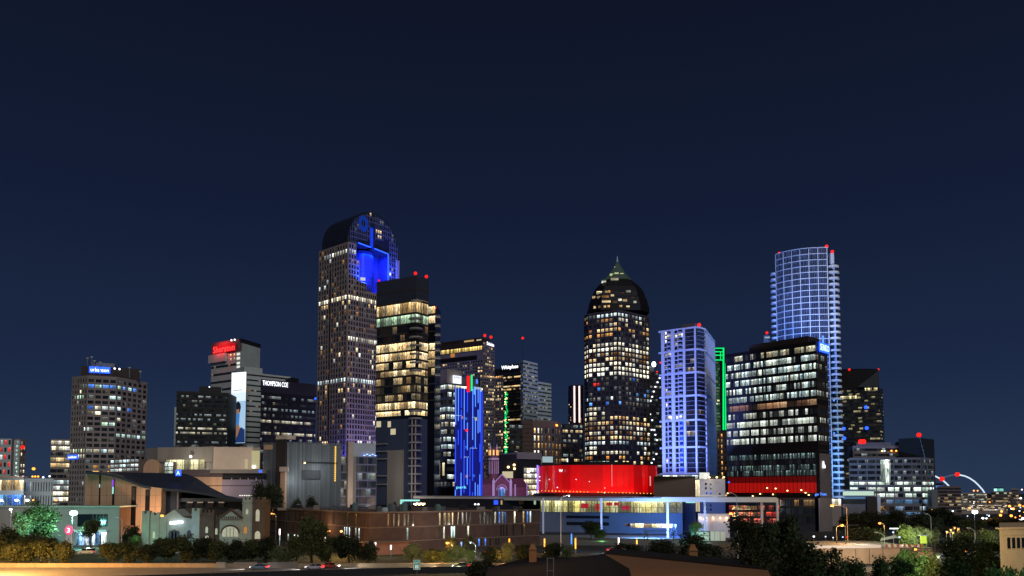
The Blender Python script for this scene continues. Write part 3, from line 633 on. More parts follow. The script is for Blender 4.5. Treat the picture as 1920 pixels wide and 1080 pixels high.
for px, py, k in ((869, 769, 'w_dim'), (866, 783, 'w_amber'), (874, 785, 'w_blue'), (892, 786, 'w_cream'), (874, 838.5, 'w_blue'), (875, 893, 'w_amber'), (888, 892, 'w_blue'), (878, 735, 'w_dim'), (888, 738, 'w_dim')): b.panel('window', f, px-2, px+2, py-2.5, py+2.5, k, d=.2, th=.05)
m = MB(); m.ball(f.p(f.u(874, 807), f.z(807, 8), .8), .9, 'beacon', 8); m.build('red_lamp', b.root)
for py, a, c in ((780, 852, 866), (782, 886, 895), (840, 882, 895), (857, 870, 880)): 
    m = MB(); u0, u1 = f.u(a, py), f.u(c, py); nn = max(3, int((u1-u0)/.9))
    for i in range(nn): m.ball(f.p(u0+(u1-u0)*i/nn, f.z(py, 8), .5), .22, 'g_bluewhite', 5)
    m.build('string_lights', b.root)
b.sign('sign', 'park', f, 855, 874, 911, 917.5, 'neon_cyan' if 'neon_cyan' in MATS else glow('neon_cyan', (.15, .75, 1), 1.6), None, d=.6)
for px0, px1, py0, py1, mm in ((875.2, 879.8, 705, 735, 'g_red'), (882.6, 885, 703, 733, 'g_green'), (888, 890, 725, 740, 'neon_blue')): b.panel('roof_fin', f, px0, px1, py0, py1, mm, d=.9, th=.8)
f.box(b.mb('roof_box'), f.u(886), f.L-1, zt, f.z(711, 10), -10, -.8, 'spandrel'); b.sign('blue_sign', 'B', f, 893.5, 897, 711, 719, 'neon_blue', None, d=-.7)
b.panel('roof_window', f, 891, 904, 726, 734, 'w_of1', d=-.5, th=.1); b.done()
# ---- stepped granite tower behind with warm top band
b = Bld('office_tower', 'violet grey stepped tower with a warm lit band under its dark top', 'tower', [(812, 668), (905.5, 640), (927, 655)], 640, 30)
zt = Zr(640, 645); b.body(0, zt-2, 'violetwall'); f, g = b.faces
f.box(b.mb('crown'), f.u(822), f.L-2, zt-2, f.z(631.5, f.L), -14, -1.2, 'brownwall'); f.box(b.mb('crown'), 0, f.L, f.z(656, f.L), zt, -1, .4, 'brownwall')
b.panel('lit_room', f, 869, 887, 637.5, 645.5, 'w_warm', d=-1.0, th=.2); b.panel('lit_room', f, 892, 901, 636, 644, 'w_cream', d=-1.0, th=.2)
lit('w_band', srgb(255, 225, 130), srgb(255, 215, 120), 1, .75, bay=1.2, curt=.3)
m = MB(); f.quad(m, 3, f.L-.3, f.z(655.5, f.L), f.z(648.5, f.L), .5, 'w_band', 2); m.build('window_band', b.root)
f.box(b.mb('dark_belt'), 0, f.L-6, f.z(672.5, f.L), f.z(665, f.L), -.2, .45, 'blackwall'); b.panel('arch_window', f, 845.5, 853, 663, 670, 'w_amber', d=.5, th=.1)
def cs(face):
    def h(r, c):
        q = rr('st', face, r, c)
        if face == 0: return 'w_warm' if q > (.86 if c > 8 else .94) else ('w_dim' if q > .75 else None)
        if r in (11, 12) : return 'w_warm'
        if r in (6,) : return 'w_warm' if q > .3 else None
        return 'w_warm' if q > .86 else ('w_dimw' if q > .7 else None)
    return h
b.grid(0, 20, f.z(674, f.L), 20, 40, .7, .5, 'violetwall', cs(0)); b.grid(1, 20, f.z(652), 6, 44, .6, .5, 'violetwall', cs(1))
# lower shoulder
s2 = Face((X(925.5, 652, 700), 652), (X(943.5, 645, 700), 645)); zsd = Zr(704, 648); P = [s2.A, s2.B, s2.B+Vector((0, 20)), s2.A+Vector((0, 20))]; b.mb('shoulder').prism(P, 0, zsd, 'violetwall')
b.grid(s2, 20, zsd, 5, 36, .66, .55, 'violetwall', lambda r, c: 'w_amber' if r == 0 else ('w_warm' if (r in (2, 3, 4, 10, 14, 6, 7, 18) and rr('sd', r, c) > .25) or rr('sd', r, c) > .88 else ('w_dimw' if rr('sd', r, c) > .6 else None)))
s3 = Face((X(900, 634, 700), 634), (X(926, 640, 700), 640)); P = [s3.A, s3.B, s3.B+Vector((0, 10)), s3.A+Vector((0, 10))]; b.mb('shoulder').prism(P, 0, Zr(703, 636), 'violetwall')
b.grid(s3, 20, Zr(703, 636), 7, 36, .66, .55, 'violetwall', lambda r, c: 'w_warm' if r == 0 or (r in (4, 5, 7) and c > 3) or rr('s3', r, c) > .86 else ('w_dimw' if rr('s3', r, c) > .7 else None))
b.sign('sign', 'Deloitte', g, 911.5, 924.5, 642.5, 648.5, 'g_white', None, d=.8)
b.beacon(909, 629, 645, 1.5); b.beacon(920.5, 632, 652, 1.5); b.done()
# ---- mast with a red beacon far behind
t = empty('radio_mast', PT(980, 922, 2600), 'distant slim mast carrying a single red beacon in the sky', 'mast'); p = PT(980, 634, 2600); m = MB(); m.tube([(p[0], p[1], 0), (p[0], p[1], p[2]-3)], [1.0, .4], 'darkmast' if 'darkmast' in MATS else mat('darkmast', (.012, .018, .03), .6, 0, 0), 6); m.build('mast', t); m = MB(); m.ball(p, 4.2, 'beacon', 8); m.build('beacon', t)
# ---- dark tower with green stripe
b = Bld('office_tower', 'dark tower with a glittering green light stripe and white sign on top', 'tower', [(925, 706), (976, 690)], 700, 30)
zt = Zr(690, 698); b.body(0, zt, 'darkwall'); f = b.faces[0]; lit('w_rb5', CREAM, WARM, .7, .8, bay=2.2, spots=2); lit('w_rb6', CREAM, WARM, .12, .7, bay=2.2)
b.bands(0, 25, f.z(703, f.L), 36, .5, 'blackwall', lambda r: 'w_rb5' if r in (0, 3, 4, 14, 18, 20, 23) else ('w_rb6' if r % 2 else None))
b.sign('sign', 'Whitplace', f, 941.5, 972.5, 685, 693.5, 'g_white3' if 'g_white3' in MATS else glow('g_white3', srgb(240, 248, 255), 3.0), 'darkwall', d=.9, pad=.2)
m = MB()
for i in range(230):
    u = f.u(948, 780)+rr('gs', i)*(1.0+2.2*abs(math.sin(i*.7)))-.6; z = f.z(735+rr('gz', i)*118, 12); m.ball(f.p(u, z, .5), .28+.3*rr('gr', i), 'g_green' if rr('gc', i) > .12 else 'g_warmlamp', 5)
o = m.build('green_lights', b.root)
m = MB(); m.ball(PT(948, 863, 640), 1.1, 'g_bluewhite', 6); m.build('blue_lamp', b.root); b.done()
# ---- pale tower + wing
b = Bld('office_tower', 'pale grey tower with horizontal bands, tallest behind the red concert hall on the left', 'tower', [(955, 835), (981.5, 800), (1008, 822)], 740, None)
zt = Zr(675, 800); b.body(0, zt, 'palecool'); lit('w_pt', WHITE, CREAM, .32, .6, bay=2.6, spots=1.5, dim=.05, base=(.02, .025, .03)); lit('w_pt2', WHITE, CREAM, .12, .6, bay=2.6, spots=1.5, dim=.04, base=(.02, .025, .03))
b.bands(0, 30, zt-1, 30, .38, 'palecool', lambda r: 'w_pt2'); b.bands(1, 30, zt-1, 30, .38, 'palecool', lambda r: 'w_pt' if r in (3, 8, 9, 12, 15, 19, 24, 20) else 'w_pt2'); b.done()
b = Bld('office_tower', 'lower pale grey banded tower on the right of the taller pale one', 'tower', [(1007.5, 850), (1033.5, 868)], 760, 30)
zt = Zr(715, 850); b.body(0, zt, 'palecool'); b.bands(0, 30, zt-1, 26, .38, 'palecool', lambda r: 'w_pt' if r in (1, 4, 6, 16, 18) else 'w_pt2'); b.done()
# ---- brown older block
b = Bld('office_block', 'brown masonry block with columns of lit windows', 'building', [(979, 600), (999, 596), (1040, 604), (1052, 616)], 830, 25)
zt = Zr(788, 598); mat('brownstone', (.17, .12, .10), .8, 0, .15, .1); b.body(0, zt, 'brownstone'); mat('brownpink', (.15, .115, .12), .8, 0, .15, .1)
for i in range(14): b.faces[0].box(b.mb('belts'), 0, b.faces[0].L, zt-3-i*3.2, zt-2.2-i*3.2, 0, .25, 'brownstone')
b.grid(1, 18, zt-5, 6, 9, .42, .66, 'brownpink', lambda r, c: ('w_cream' if rr('bs', r, c) > .2 else 'w_warm') if c in (0, 1) else ('w_of2' if rr('bs', r, c) > .3 else 'w_dimw'))
b.grid(2, 18, zt-5, 2, 9, .5, .6, 'brownpink', lambda r, c: 'w_dimw'); b.panel('wall_lamp', b.faces[2], 1041, 1044, 796, 799, 'g_orange', d=.8); b.done()
b = Bld('office_block', 'dark glass block with warm ribbon windows beside the white lined slim tower', 'building', [(1045, 622), (1092, 630)], 830, 25)
zt = Zr(795, 625); b.body(0, zt, 'darkwall'); b.bands(0, 20, zt, 14, .5, 'darkwall', lambda r: ('w_rb5', 'w_rb6', 'w_of2')[int(3*rr('dk', r))], mull=3.2); b.done()
b = Bld('glass_pavilion', 'small dark glass block left of the brown masonry block', 'building', [(955, 590), (979.5, 592)], 840, 15)
zt = Zr(795, 590); b.body(0, zt, 'darkwall'); b.bands(0, 20, zt, 13, .5, 'darkwall', lambda r: 'w_rb6' if r % 3 else 'w_rb1', mull=3); b.done()
b = Bld('low_block', 'dark flat roofed block with pale roof ledge beside the church', 'building', [(915, 530), (968, 526), (1014, 536)], 870, 20)
zt = Zr(848, 528); b.body(0, zt-1.5, 'darkwall'); b.faces[0].box(b.mb('roof_ledge'), 0, b.faces[0].L, zt-1.5, zt-.9, -10, .5, 'violetwall'); b.faces[1].box(b.mb('roof_ledge'), 0, b.faces[1].L, zt-4.5, zt, -12, 1.2, 'palegrey2' if 'palegrey2' in MATS else mat('palegrey2', (.25, .23, .27), .7, 0, .1))
f = b.faces[0]; 
for a, c, p0, p1 in ((942, 962, 884, 896.5),): b.panel('window', f, a, c, p0, p1, 'w_cream', d=.3, th=.1)
for px, py in ((953.5, 876), (964.5, 872), (965, 879)): m = MB(); m.ball(f.p(f.u(px, py), f.z(py, 8), .8), .8, 'g_warmlamp', 8); m.build('wall_lamp', b.root)
b.done()
b = Bld('parking_garage', 'small bright lit block beside the left end of the red glass drum', 'building', [(982, 500), (1011, 503)], 900, 15)
zt = Zr(876, 500); b.body(0, zt, 'greystone'); b.bands(0, 14, zt, 6, .62, 'greystone', lambda r: 'w_bright', mull=1.6); m = MB(); m.ball(PT(990.5, 884.5, 498), .9, 'g_white', 8); m.build('lamp', b.root)
glow('neon_violet', (.25, .18, 1), 1.8); b.panel('neon_line', b.faces[0], 1008.5, 1010.3, 873, 921, 'neon_violet', d=.5); b.done()
b = Bld('glass_kiosk', 'small cyan lit glass roof block over the red glass drum', 'building', [(1016, 545), (1038, 547)], 860, 10)
b.body(0, Zr(854, 545)-.4, 'darkwall'); b.panel('window', b.faces[0], 1017, 1036.5, 856, 867, 'w_cool', d=.15, th=.05); b.panel('light_bar', b.faces[0], 1063, 1064.6, 860, 870, 'g_white', d=.3); b.done()
# ---- church
mat('churchbrick', (.20, .075, .10), .85, 0, .25, .5); mat('churchroof', (.11, .035, .05), .8, 0, .2, .3); mat('churchtrim', (.6, .55, .62), .7, 0, .1)
Yc = 450; t = empty('church', PT(940, 922, Yc), 'red brick church with pointed gable, belfry and dark spire under violet light', 'church'); t.location.z = 0
fc = Face((X(905, Yc, 900), Yc), (X(990, Yc, 900), Yc)); cz = lambda py: Zr(py, Yc); cu = lambda px, py=900: fc.u(px, py)
m = MB(); m.extr([fc.p(cu(a), cz(c)) for a, c in ((926, 940), (957, 940), (957, 905), (941, 889.5), (926, 905))], (0, 9, 0), 'churchbrick'); fc.box(m, cu(905), cu(926), 0, cz(908), -9, -.5, 'churchbrick'); fc.box(m, cu(957), cu(990), 0, cz(914), -9, -1, 'churchbrick'); m.build('wall', t)
m = MB(); m.extr([fc.p(cu(a), cz(c), -1) for a, c in ((905, 908), (926, 908), (926, 898), (906, 898))], (0, 9, 0), 'churchroof'); m.extr([fc.p(cu(a), cz(c), -1.5) for a, c in ((957, 915), (992, 915), (980, 897), (950, 897))], (0, 9, 0), 'churchroof'); m.build('roof', t)
m = MB()
for a, c in (((925, 907), (941, 889.5)), ((941, 889.5), (958, 907))): m.tube([fc.p(cu(a[0]), cz(a[1]), .2), fc.p(cu(c[0]), cz(c[1]), .2)], .32, 'churchtrim', 5)
arc = lambda rx, ry, cy_: [fc.p(cu(941)+rx*math.cos(math.pi*i/14), cy_+ry*math.sin(math.pi*i/14), .25) for i in range(15)]
m.tube(arc(2.9, 3.0, cz(919)), .26, 'churchtrim', 5); m.tube(arc(2.1, 2.3, cz(920)), .16, 'churchtrim', 5)
for px in (925.3, 957.7): fc.box(m, cu(px)-.7, cu(px)+.7, 0, cz(902), -.6, .6, 'churchtrim'); m.rings([[fc.p(cu(px)+a*.7, cz(902), q*.6) for a, q in ((-1, -1), (1, -1), (1, 1), (-1, 1))], [fc.p(cu(px)+a*.05, cz(896), q*.05) for a, q in ((-1, -1), (1, -1), (1, 1), (-1, 1))]], 'churchtrim')
for px, py in ((988, 913), (966, 916)): fc.box(m, cu(px)-.4, cu(px)+.4, 2, cz(py-8), -1.2, -.2, 'churchtrim')
m.build('trim', t)
m = MB(); m.poly([fc.p(cu(941)+1.9*math.cos(math.pi*i/12), cz(920)+2.0*math.sin(math.pi*i/12), .1) for i in range(13)]+[fc.p(cu(941)-1.9, 12, .1), fc.p(cu(941)+1.9, 12, .1)], 'w_blue', [(i, 5) for i in range(15)]); m.build('window', t)
Yt = Yc+3; tc_ = Vector((X(925.5, Yt, 880), Yt+3)); m = MB(); oct_ = lambda r, z: [(tc_.x+r*math.cos(math.pi*(i+.5)/4), tc_.y+r*math.sin(math.pi*(i+.5)/4), z) for i in range(8)]
m.rings([oct_(3.4, 0), oct_(3.4, cz(897)), oct_(2.9, cz(894)), oct_(2.9, cz(855))], 'churchbrick'); m.rings([oct_(3.2, cz(862)), oct_(3.3, cz(860)), oct_(3.2, cz(858))], 'churchtrim'); o = m.build('belfry', t)
for i in range(8):
    an = math.pi*i/4
    if math.sin(an) > .2: continue
    ff = Face((tc_.x+2.75*math.cos(an)-1.0*math.sin(-an), tc_.y+2.75*math.sin(an)-1.0*math.cos(an)), (tc_.x+2.75*math.cos(an)+1.0*math.sin(-an), tc_.y+2.75*math.sin(an)+1.0*math.cos(an)))
    m = MB(); ff.box(m, .55, 1.45, cz(853), cz(843), -.15, .1, 'g_belfry' if 'g_belfry' in MATS else glow('g_belfry', srgb(255, 190, 110), 1.4)); m.build('belfry_window', t)
    m = MB(); 
    for u in (.35, 1.65): ff.box(m, u-.15, u+.15, cz(888), cz(864), -.15, .12, 'churchtrim')
    m.build('belfry_trim', t)
m = MB(); m.rings([oct_(2.9, cz(855)), oct_(2.7, cz(842)), oct_(1.6, cz(838))], 'churchbrick'); m.rings([oct_(1.5, cz(838)), oct_(.7, cz(815)), oct_(.08, cz(796))], 'slate'); m.build('spire', t)
for i in range(4):
    an = math.pi*i/2+.785; m = MB(); x, y = tc_.x+2.6*math.cos(an), tc_.y+2.6*math.sin(an); m.rings([[(x+.5*a, y+.5*q, cz(842)) for a, q in ((-1, -1), (1, -1), (1, 1), (-1, 1))], [(x+.03*a, y+.03*q, cz(831)) for a, q in ((-1, -1), (1, -1), (1, 1), (-1, 1))]], 'churchtrim'); m.build('pinnacle', t)
area((X(945, 420), 420, 24), (X(945, Yc), Yc, 26), 10, 3, 4500, (.5, .28, 1), 'violet_flood')
b = None
# ---- slim white lined tower
b = Bld('office_tower', 'slim tower with two bright white vertical light lines', 'tower', [(1066, 712), (1072, 705), (1094, 705)], 760, 25)
zt = Zr(722, 705); mat('slimwall', (.11, .07, .08), .6, 0, .1); b.body(0, zt, 'slimwall'); f = b.faces[1]
glow('linewhite', srgb(255, 225, 215), 2.4); glow('linecyan', srgb(150, 225, 215), 1.2)
for px in (1077, 1086.3):
    b.panel('light_line', f, px-1.2, px+1.2, 724, 792, 'linewhite', d=.7); b.panel('light_line', f, px-1.2, px+1.2, 859, 866, 'linewhite', d=.7)
b.panel('light_line', f, 1085.2, 1087, 800, 856, 'linecyan', d=.7); b.panel('light_line', f, 1076.3, 1077.8, 800, 808, 'linecyan', d=.7)
b.grid(0, 30, zt-4, 2, 34, .6, .5, 'slimwall', lambda r, c: 'w_warm' if rr('sl', r, c) > .6 else ('w_blue' if r in (16, 20, 21) else None)); b.grid(1, 30, zt-3, 2, 34, .3, .5, 'slimwall', lambda r, c: 'w_dimw' if rr('sk', r, c) > .7 else None)
b.done()
# ---- dark bronze tower with pyramid
mat('bronze', (.058, .046, .046), .5, 0, .15); mat('bronzedark', (.008, .007, .007), .6, 0, .15)
b = Bld('skyscraper', 'dark bronze skyscraper with a glowing pointed glass pyramid top', 'skyscraper', [(1096, 657), (1103.5, 647), (1158, 633), (1184, 642), (1217, 658)], 640, 40)
zt = Zr(583, 640); b.body(0, zt-.5, 'bronze'); b.maxw = 100
def ct(face):
    off = (0, 2, 9, 13)[face]
    def g(r, c):
        k = c+off; q = rr('tc', r, k)
        if r in (0,): return 'w_cool' if 5 <= k <= 11 or q > .75 else 'w_dim'
        if r == 1: return 'w_amber' if q > .45 and k < 9 else ('w_cream' if q > .8 else None)
        if r == 2: return 'w_warm' if q > .72 else ('w_white' if q > .66 else None)
        if r == 3: return 'w_warm' if 4 <= k <= 8 else ('w_amber' if q > .7 else None)
        if r == 4: return 'w_amber' if q > .4 and k < 8 else ('w_white' if q > .8 else None)
        if r == 5: return 'w_dim' if q > .4 else None
        if r == 6: return 'w_cream' if q > .35 else 'w_dim'
        if r == 7: return 'w_bright'
        if r == 8: return 'w_cream' if q > .45 else 'w_dimw'
        if r == 9: return 'w_warm' if q > .35 and k < 11 else ('w_cream' if q > .6 else 'w_dimw')
        if r in (10, 11, 12): return 'w_bright' if q > .08 else None
        if r in (13, 15, 16, 18): return ('w_dim' if q > .45 else ('w_blue' if q < .06 else None)) if k > 0 else None
        if r == 14: return 'w_red' if k in (3, 4) else None
        if r == 17: return 'w_cool' if q > .6 else 'w_dim'
        if r in (19, 20): return 'w_cream' if k < 7 and q > .15 else None
        if r == 21: return 'w_warm' if q > .35 else None
        if r == 22: return 'w_warm' if q > .3 else 'w_dimw'
        if r in (23, 24): return 'w_cream' if q > .4 and k > 4 or q > .6 else 'w_dimw'
        if r == 25: return 'w_warm' if q > .5 else 'w_dimw'
        if r == 26: return 'w_cool' if q > .25 else None
        if r == 27: return 'w_cream' if q > .8 else None
        if r == 28: return 'w_white' if q > .12 else None
        if r == 29: return 'w_amber' if q > .6 else None
        if r == 30: return 'w_green' if k < 7 and q > .2 else ('w_warm' if q > .5 else None)
        return None
    return g
zb = Zr(872, 640)
for i, n in enumerate((2, 7, 4, 5)): b.grid(i, zb-8, zt-2.2, n, 33, .70, .60, 'bronze', ct(i), dep=.45)
fc2 = b.c
cen = Vector((X(1158, 668, 560), 668)); 
def sec(hw, z, ch=.32, d=None):
    d = d or hw; c = hw*ch
    return [(cen.x+a, cen.y+q, z) for a, q in ((-hw+c, -d), (hw-c, -d), (hw, -d+c), (hw, d-c), (hw-c, d), (-hw+c, d), (-hw, d-c), (-hw, -d+c))]
W = lambda px: px*655/F
mb_ = b.mb('crown')
lv = [(583, 57.5), (573, 57.5), (571, 56), (566, 55), (557, 53), (555, 51), (545, 48.5), (540, 45.5), (535, 42.5), (527, 35), (519, 26)]
mb_.rings([sec(W(h), Zr(y, 653), .35, W(h)*.72) for y, h in lv], 'bronzedark')
def csec(py, k=1.0):
    for (y0, h0), (y1, h1) in zip(lv, lv[1:]):
        if y1 <= py <= y0: return h0+(h1-h0)*(y0-py)/(y0-y1+1e-6)
    return 30
def crown_y(px, py):
    hw = W(csec(py)); d = hw*.72; c = hw*.35; y = cen.y-d
    for _ in range(4):
        o = abs(X(px, y, py)-cen.x); y = cen.y-d+max(0, min(o-(hw-c), c))*1.0
    return y-.5
for px, py, wpx, k in ((1129, 527, 8, 'w_cream'), (1152, 523, 14, 'w_cream'), (1123, 548, 16, 'w_cream'), (1134, 546.5, 5, 'w_warm'), (1140, 546.5, 4, 'w_amber'), (1181, 546, 8, 'w_cream'), (1107.5, 557, 5, 'w_warm'), (1118, 557, 6, 'w_warm'), (1132, 556, 13, 'w_dimw'), (1147, 554, 6, 'w_cream'), (1190, 556, 6, 'w_dimw'), (1168, 547, 7, 'w_dimw'), (1165, 574, 5, 'w_warm'), (1180, 575, 6, 'w_warm'), (1152, 566, 8, 'w_dimw'), (1134, 565, 16, 'w_warm'), (1163, 562, 6, 'w_cream'), (1173.5, 563, 8, 'w_warm'), (1195, 566, 5, 'w_cream'), (1110, 576, 5, 'w_warm'), (1120, 575, 5, 'w_warm'), (1131, 574.5, 4, 'w_warm'), (1139, 574, 4, 'w_amber')):
    px = 1158+(px-1158)*.88; yy = crown_y(px, py); xx = X(px, yy, py); z = Zr(py, yy); h = W(4)/2*1.0; m = MB(); wd = W(wpx)/2
    ff = Face((xx-wd, yy), (xx+wd, yy)); m = MB(); ff.box(m, 0, ff.L, z-h, z+h, -3.5, 0, k); 
    for i in range(len(m.uv)): m.uv[i] = [(ff.o, 10), (ff.o+2, 10), (ff.o+2, 16), (ff.o, 16)]
    m.build('crown_window', b.root)
mat('pyrglass', (.05, .07, .065), .2, .2, .3, .4, emit=srgb(130, 160, 125), es=.07)
m = MB(); m.rings([sec(W(26), Zr(519, 655), .45, W(20)), sec(W(15), Zr(509, 660), .45, W(12)), sec(W(6), Zr(498, 665), .45, W(6)), sec(W(1.2), Zr(490, 668), .45, W(1))], 'pyrglass'); m.build('pyramid', b.root)
m = MB()
for px, py, r in ((1147, 515, 3.2), (1156, 513, 4), (1166, 514, 3.2), (1155, 502, 3), (1160, 502, 1.6)):
    yy = 668-W(19 if py > 507 else 8)*.72; p = PT(px, py, yy); ff = Face((p[0]-W(r), yy), (p[0]+W(r), yy)); ff.box(m, 0, ff.L, p[2]-W(2.0), p[2]+W(2.0), -2, .2, 'pyrlit' if 'pyrlit' in MATS else glow('pyrlit', srgb(215, 225, 165), .75))
m.build('pyramid_light', b.root)
m = MB(); m.tube([(cen.x, cen.y, Zr(491, 668)), (cen.x, cen.y, Zr(480, 668))], [.9, .15], 'palegrey', 6); m.build('spire', b.root); b.done()
# ---- thin dark tower with a diagonal chain of lights
b = Bld('office_tower', 'dark glass tower with small scattered lights between two brighter towers', 'tower', [(1210, 705), (1240, 712)], 760, 20)
zt = Zr(697, 708); b.body(0, zt, 'darkwall'); f = b.faces[0]; b.bands(0, 25, zt, 26, .45, 'darkwall', lambda r: 'w_of3' if r % 3 else 'w_of2', mull=4)
f.box(b.mb('penthouse'), f.u(1217), f.u(1230), zt, f.z(685), -6, -1, 'spandrel'); m = MB(); m.ball(PT(1226, 683, 706), 1.8, 'g_lamp', 8, 1.4); m.build('roof_lamp', b.root); b.beacon(1232, 697, 704, .9, post=.5)
m = MB()
for i, (px, py) in enumerate(((1236, 708), (1232, 716), (1228, 725), (1225, 734), (1222, 744), (1219, 752), (1221, 806), (1226, 806), (1228, 815), (1231, 825), (1216, 830), (1230, 851), (1225, 861), (1221, 868), (1218, 777), (1222, 788))): m.ball(f.p(f.u(px, py), f.z(py, 6), .7), .85, 'g_white', 6)
m.build('light_chain', b.root); b.done()
# ================================================================ towers, right half
# ---- blue-white apartment tower
b = Bld('residential_tower', 'white framed apartment tower washed in blue light with stacked balconies', 'tower', [(1240.5, 494), (1306, 480), (1320.5, 486), (1338.5, 528)], 640, 26)
zt = Zr(612, 480); f, c_, g = b.faces; mat('bwframe', (.58, .60, .68), .6, 0, .06)
b.body(0, zt-.6, 'darkglass'); fm = b.mb('frame')
f.box(fm, -1.8, f.L, zt-.9, zt, -3, .9, 'bwframe'); c_.box(fm, .1, c_.L, zt-.95, zt-.05, -3, .85, 'bwframe'); g.box(fm, .1, g.L, zt-.9, zt, -3, .8, 'bwframe')
band = [612, 654.5, 697.5, 741, 787, 838, 888]
for py in band[1:]: 
    f.box(fm, -1.6, f.L, f.z(py, f.L)-.5, f.z(py, f.L)+.5, .0, 1.0, 'bwframe'); c_.box(fm, .05, c_.L, f.z(py, f.L)-.48, f.z(py, f.L)+.48, 0, .95, 'bwframe'); g.box(fm, .1, g.L, f.z(py, f.L)-.5, f.z(py, f.L)+.5, 0, .9, 'bwframe')
zlo = Zr(890, 485)
for a, c2 in ((1240.5, 1246.5), (1259.5, 1265.5), (1281.5, 1285.5), (1303.3, 1306)): f.box(fm, max(0, f.u(a, 700)), min(f.L, f.u(c2, 700)), zlo, zt-.9, 0, .8, 'bwframe')
nf = 5
lit('w_bw', srgb(90, 110, 200), srgb(70, 90, 170), .8, .07, bay=1.6, dim=.03, spots=.5); lit('w_res', CREAM, WHITE, 1, 1.1, bay=3, curt=.3, spots=.4); lit('w_bwblue', (.01, .04, 1), (.02, .08, 1), 1, .9, bay=2, curt=.9)
hot = {(0, 2): 0, (1, 0): 2, (1, 1): 3}
LIT = {(0, 0, 1): 1, (0, 0, 0): .4, (0, 0, 2): .6, (1, 0, 1): 1, (1, 0, 3): .6, (0, 1, 0): 1, (0, 1, 3): .6, (1, 1, 3): .8, (0, 2, 3): .4, (0, 2, 4): 1, (0, 3, 1): .5, (0, 3, 4): 1, (1, 3, 4): .8, (0, 5, 2): .4}
for col, (a, e_) in enumerate(((1247, 1259), (1266, 1281))):
    u0, u1 = f.u(a, 700), f.u(e_, 700); um = u0+(u1-u0)*.42
    for k in range(6):
        za, zb_ = f.z(band[k], f.L)-.6, f.z(band[k+1], f.L)+.5; h = (za-zb_)/nf
        for r in range(nf):
            z1 = za-r*h; zz = z1-h
            m = MB(); f.box(m, um+.5, u1, zz+.05, zz+.35, .05, 1.7, 'bwframe'); f.box(m, um+.5, u1, zz+.35, zz+1.1, 1.6, 1.66, 'bwbar' if 'bwbar' in MATS else mat('bwbar', (.25, .26, .32), .5, 0, .1)); m.build('balcony', b.root)
            L = LIT.get((col, k, r), 0)
            f.box(fm, um-.25, um+.25, zz, z1, .02, .55, 'bwframe')
            b.win.append(('w_bwblue' if (col == 1 and k >= 4) else ('w_res' if L >= .8 else 'w_bw' if rr('bw', col, k, r) > .5 else 'w_dark'), f, um+.3, u1-.1, zz+.35, z1-.1, .06, r+k*6))
            b.win.append(('w_res' if L > .3 else ('w_bw' if rr('bx', col, k, r) > .6 else 'w_dark'), f, u0+.3, um-.4, zz+.5, z1-.5, .06, r+k*6))
            f.box(fm, u0, um-.2, zz, zz+.45, .01, .6, 'bwframe')
lit('w_gl', srgb(70, 85, 150), srgb(110, 120, 180), .9, .05, bay=4, dim=.03, spots=.6); lit('w_glw', CREAM, WARM, .45, .5, bay=1.5, spots=2.5, dim=.05)
for ff, a, e_ in ((f, f.u(1286, 700), f.u(1303, 700)), (c_, .2, c_.L)):
    for k in range(6):
        za, zb_ = f.z(band[k], f.L)-.6, f.z(band[k+1], f.L)+.5; h = (za-zb_)/nf
        for r in range(nf):
            m = MB(); ff.quad(m, a, e_, za-(r+1)*h+.2, za-r*h, .08, 'w_glw' if k == 3 and r in (1, 2, 3) and rr('gl', k, r) > .2 or (k, r) in ((4, 0), (4, 2), (1, 4), (1, 2)) and ff is f else 'w_gl', r+k*6); m.build('window_band', b.root)
            ff.box(b.mb('slab_edge'), a, e_, za-(r+1)*h, za-(r+1)*h+.2, .05, .35 if ff is f else 1.3, 'bwbar')
for i in range(8): g.box(fm, g.L*i/7-.35 if i else 0, min(g.L, g.L*i/7+.35), zlo, zt-.9, 0, .7, 'bwframe')
for i in range(7):
    for k in range(6):
        za, zb_ = f.z(band[k], f.L)-.6, f.z(band[k+1], f.L)+.5; m = MB(); g.quad(m, g.L*i/7+.4, g.L*(i+1)/7-.4, zb_, za, .06, 'w_bw', k+i*9); m.build('window', b.root)
f.box(b.mb('penthouse'), f.u(1276, 608), f.u(1300, 608), zt, f.z(604, f.L), -14, -2, 'brownpink')
lit('w_lob', WHITE, COOL, .95, 1.0, bay=2.5); m = MB(); f.quad(m, .2, f.L, Zr(899, 485), zlo-.4, .7, 'w_lob', 0); c_.quad(m, .2, c_.L, Zr(899, 485), zlo-.4, .5, 'w_bright', 0); m.build('lobby_glass', b.root)
b.beacon(1311, 609, 480, 1.4, post=1); b.beacon(1238, 680, 494, .8, post=.5)
point((X(1266, 424), 424, 33), 620000, (.17, .26, 1), 1.0, 'blue_wash', 84, f.p(f.L*.5, 82, 0), .4); point((X(1350, 416), 416, 26), 230000, (.18, .36, 1), 1.0, 'blue_wash', 62, g.p(g.L*.35, 78, 0), .5)
b.done()
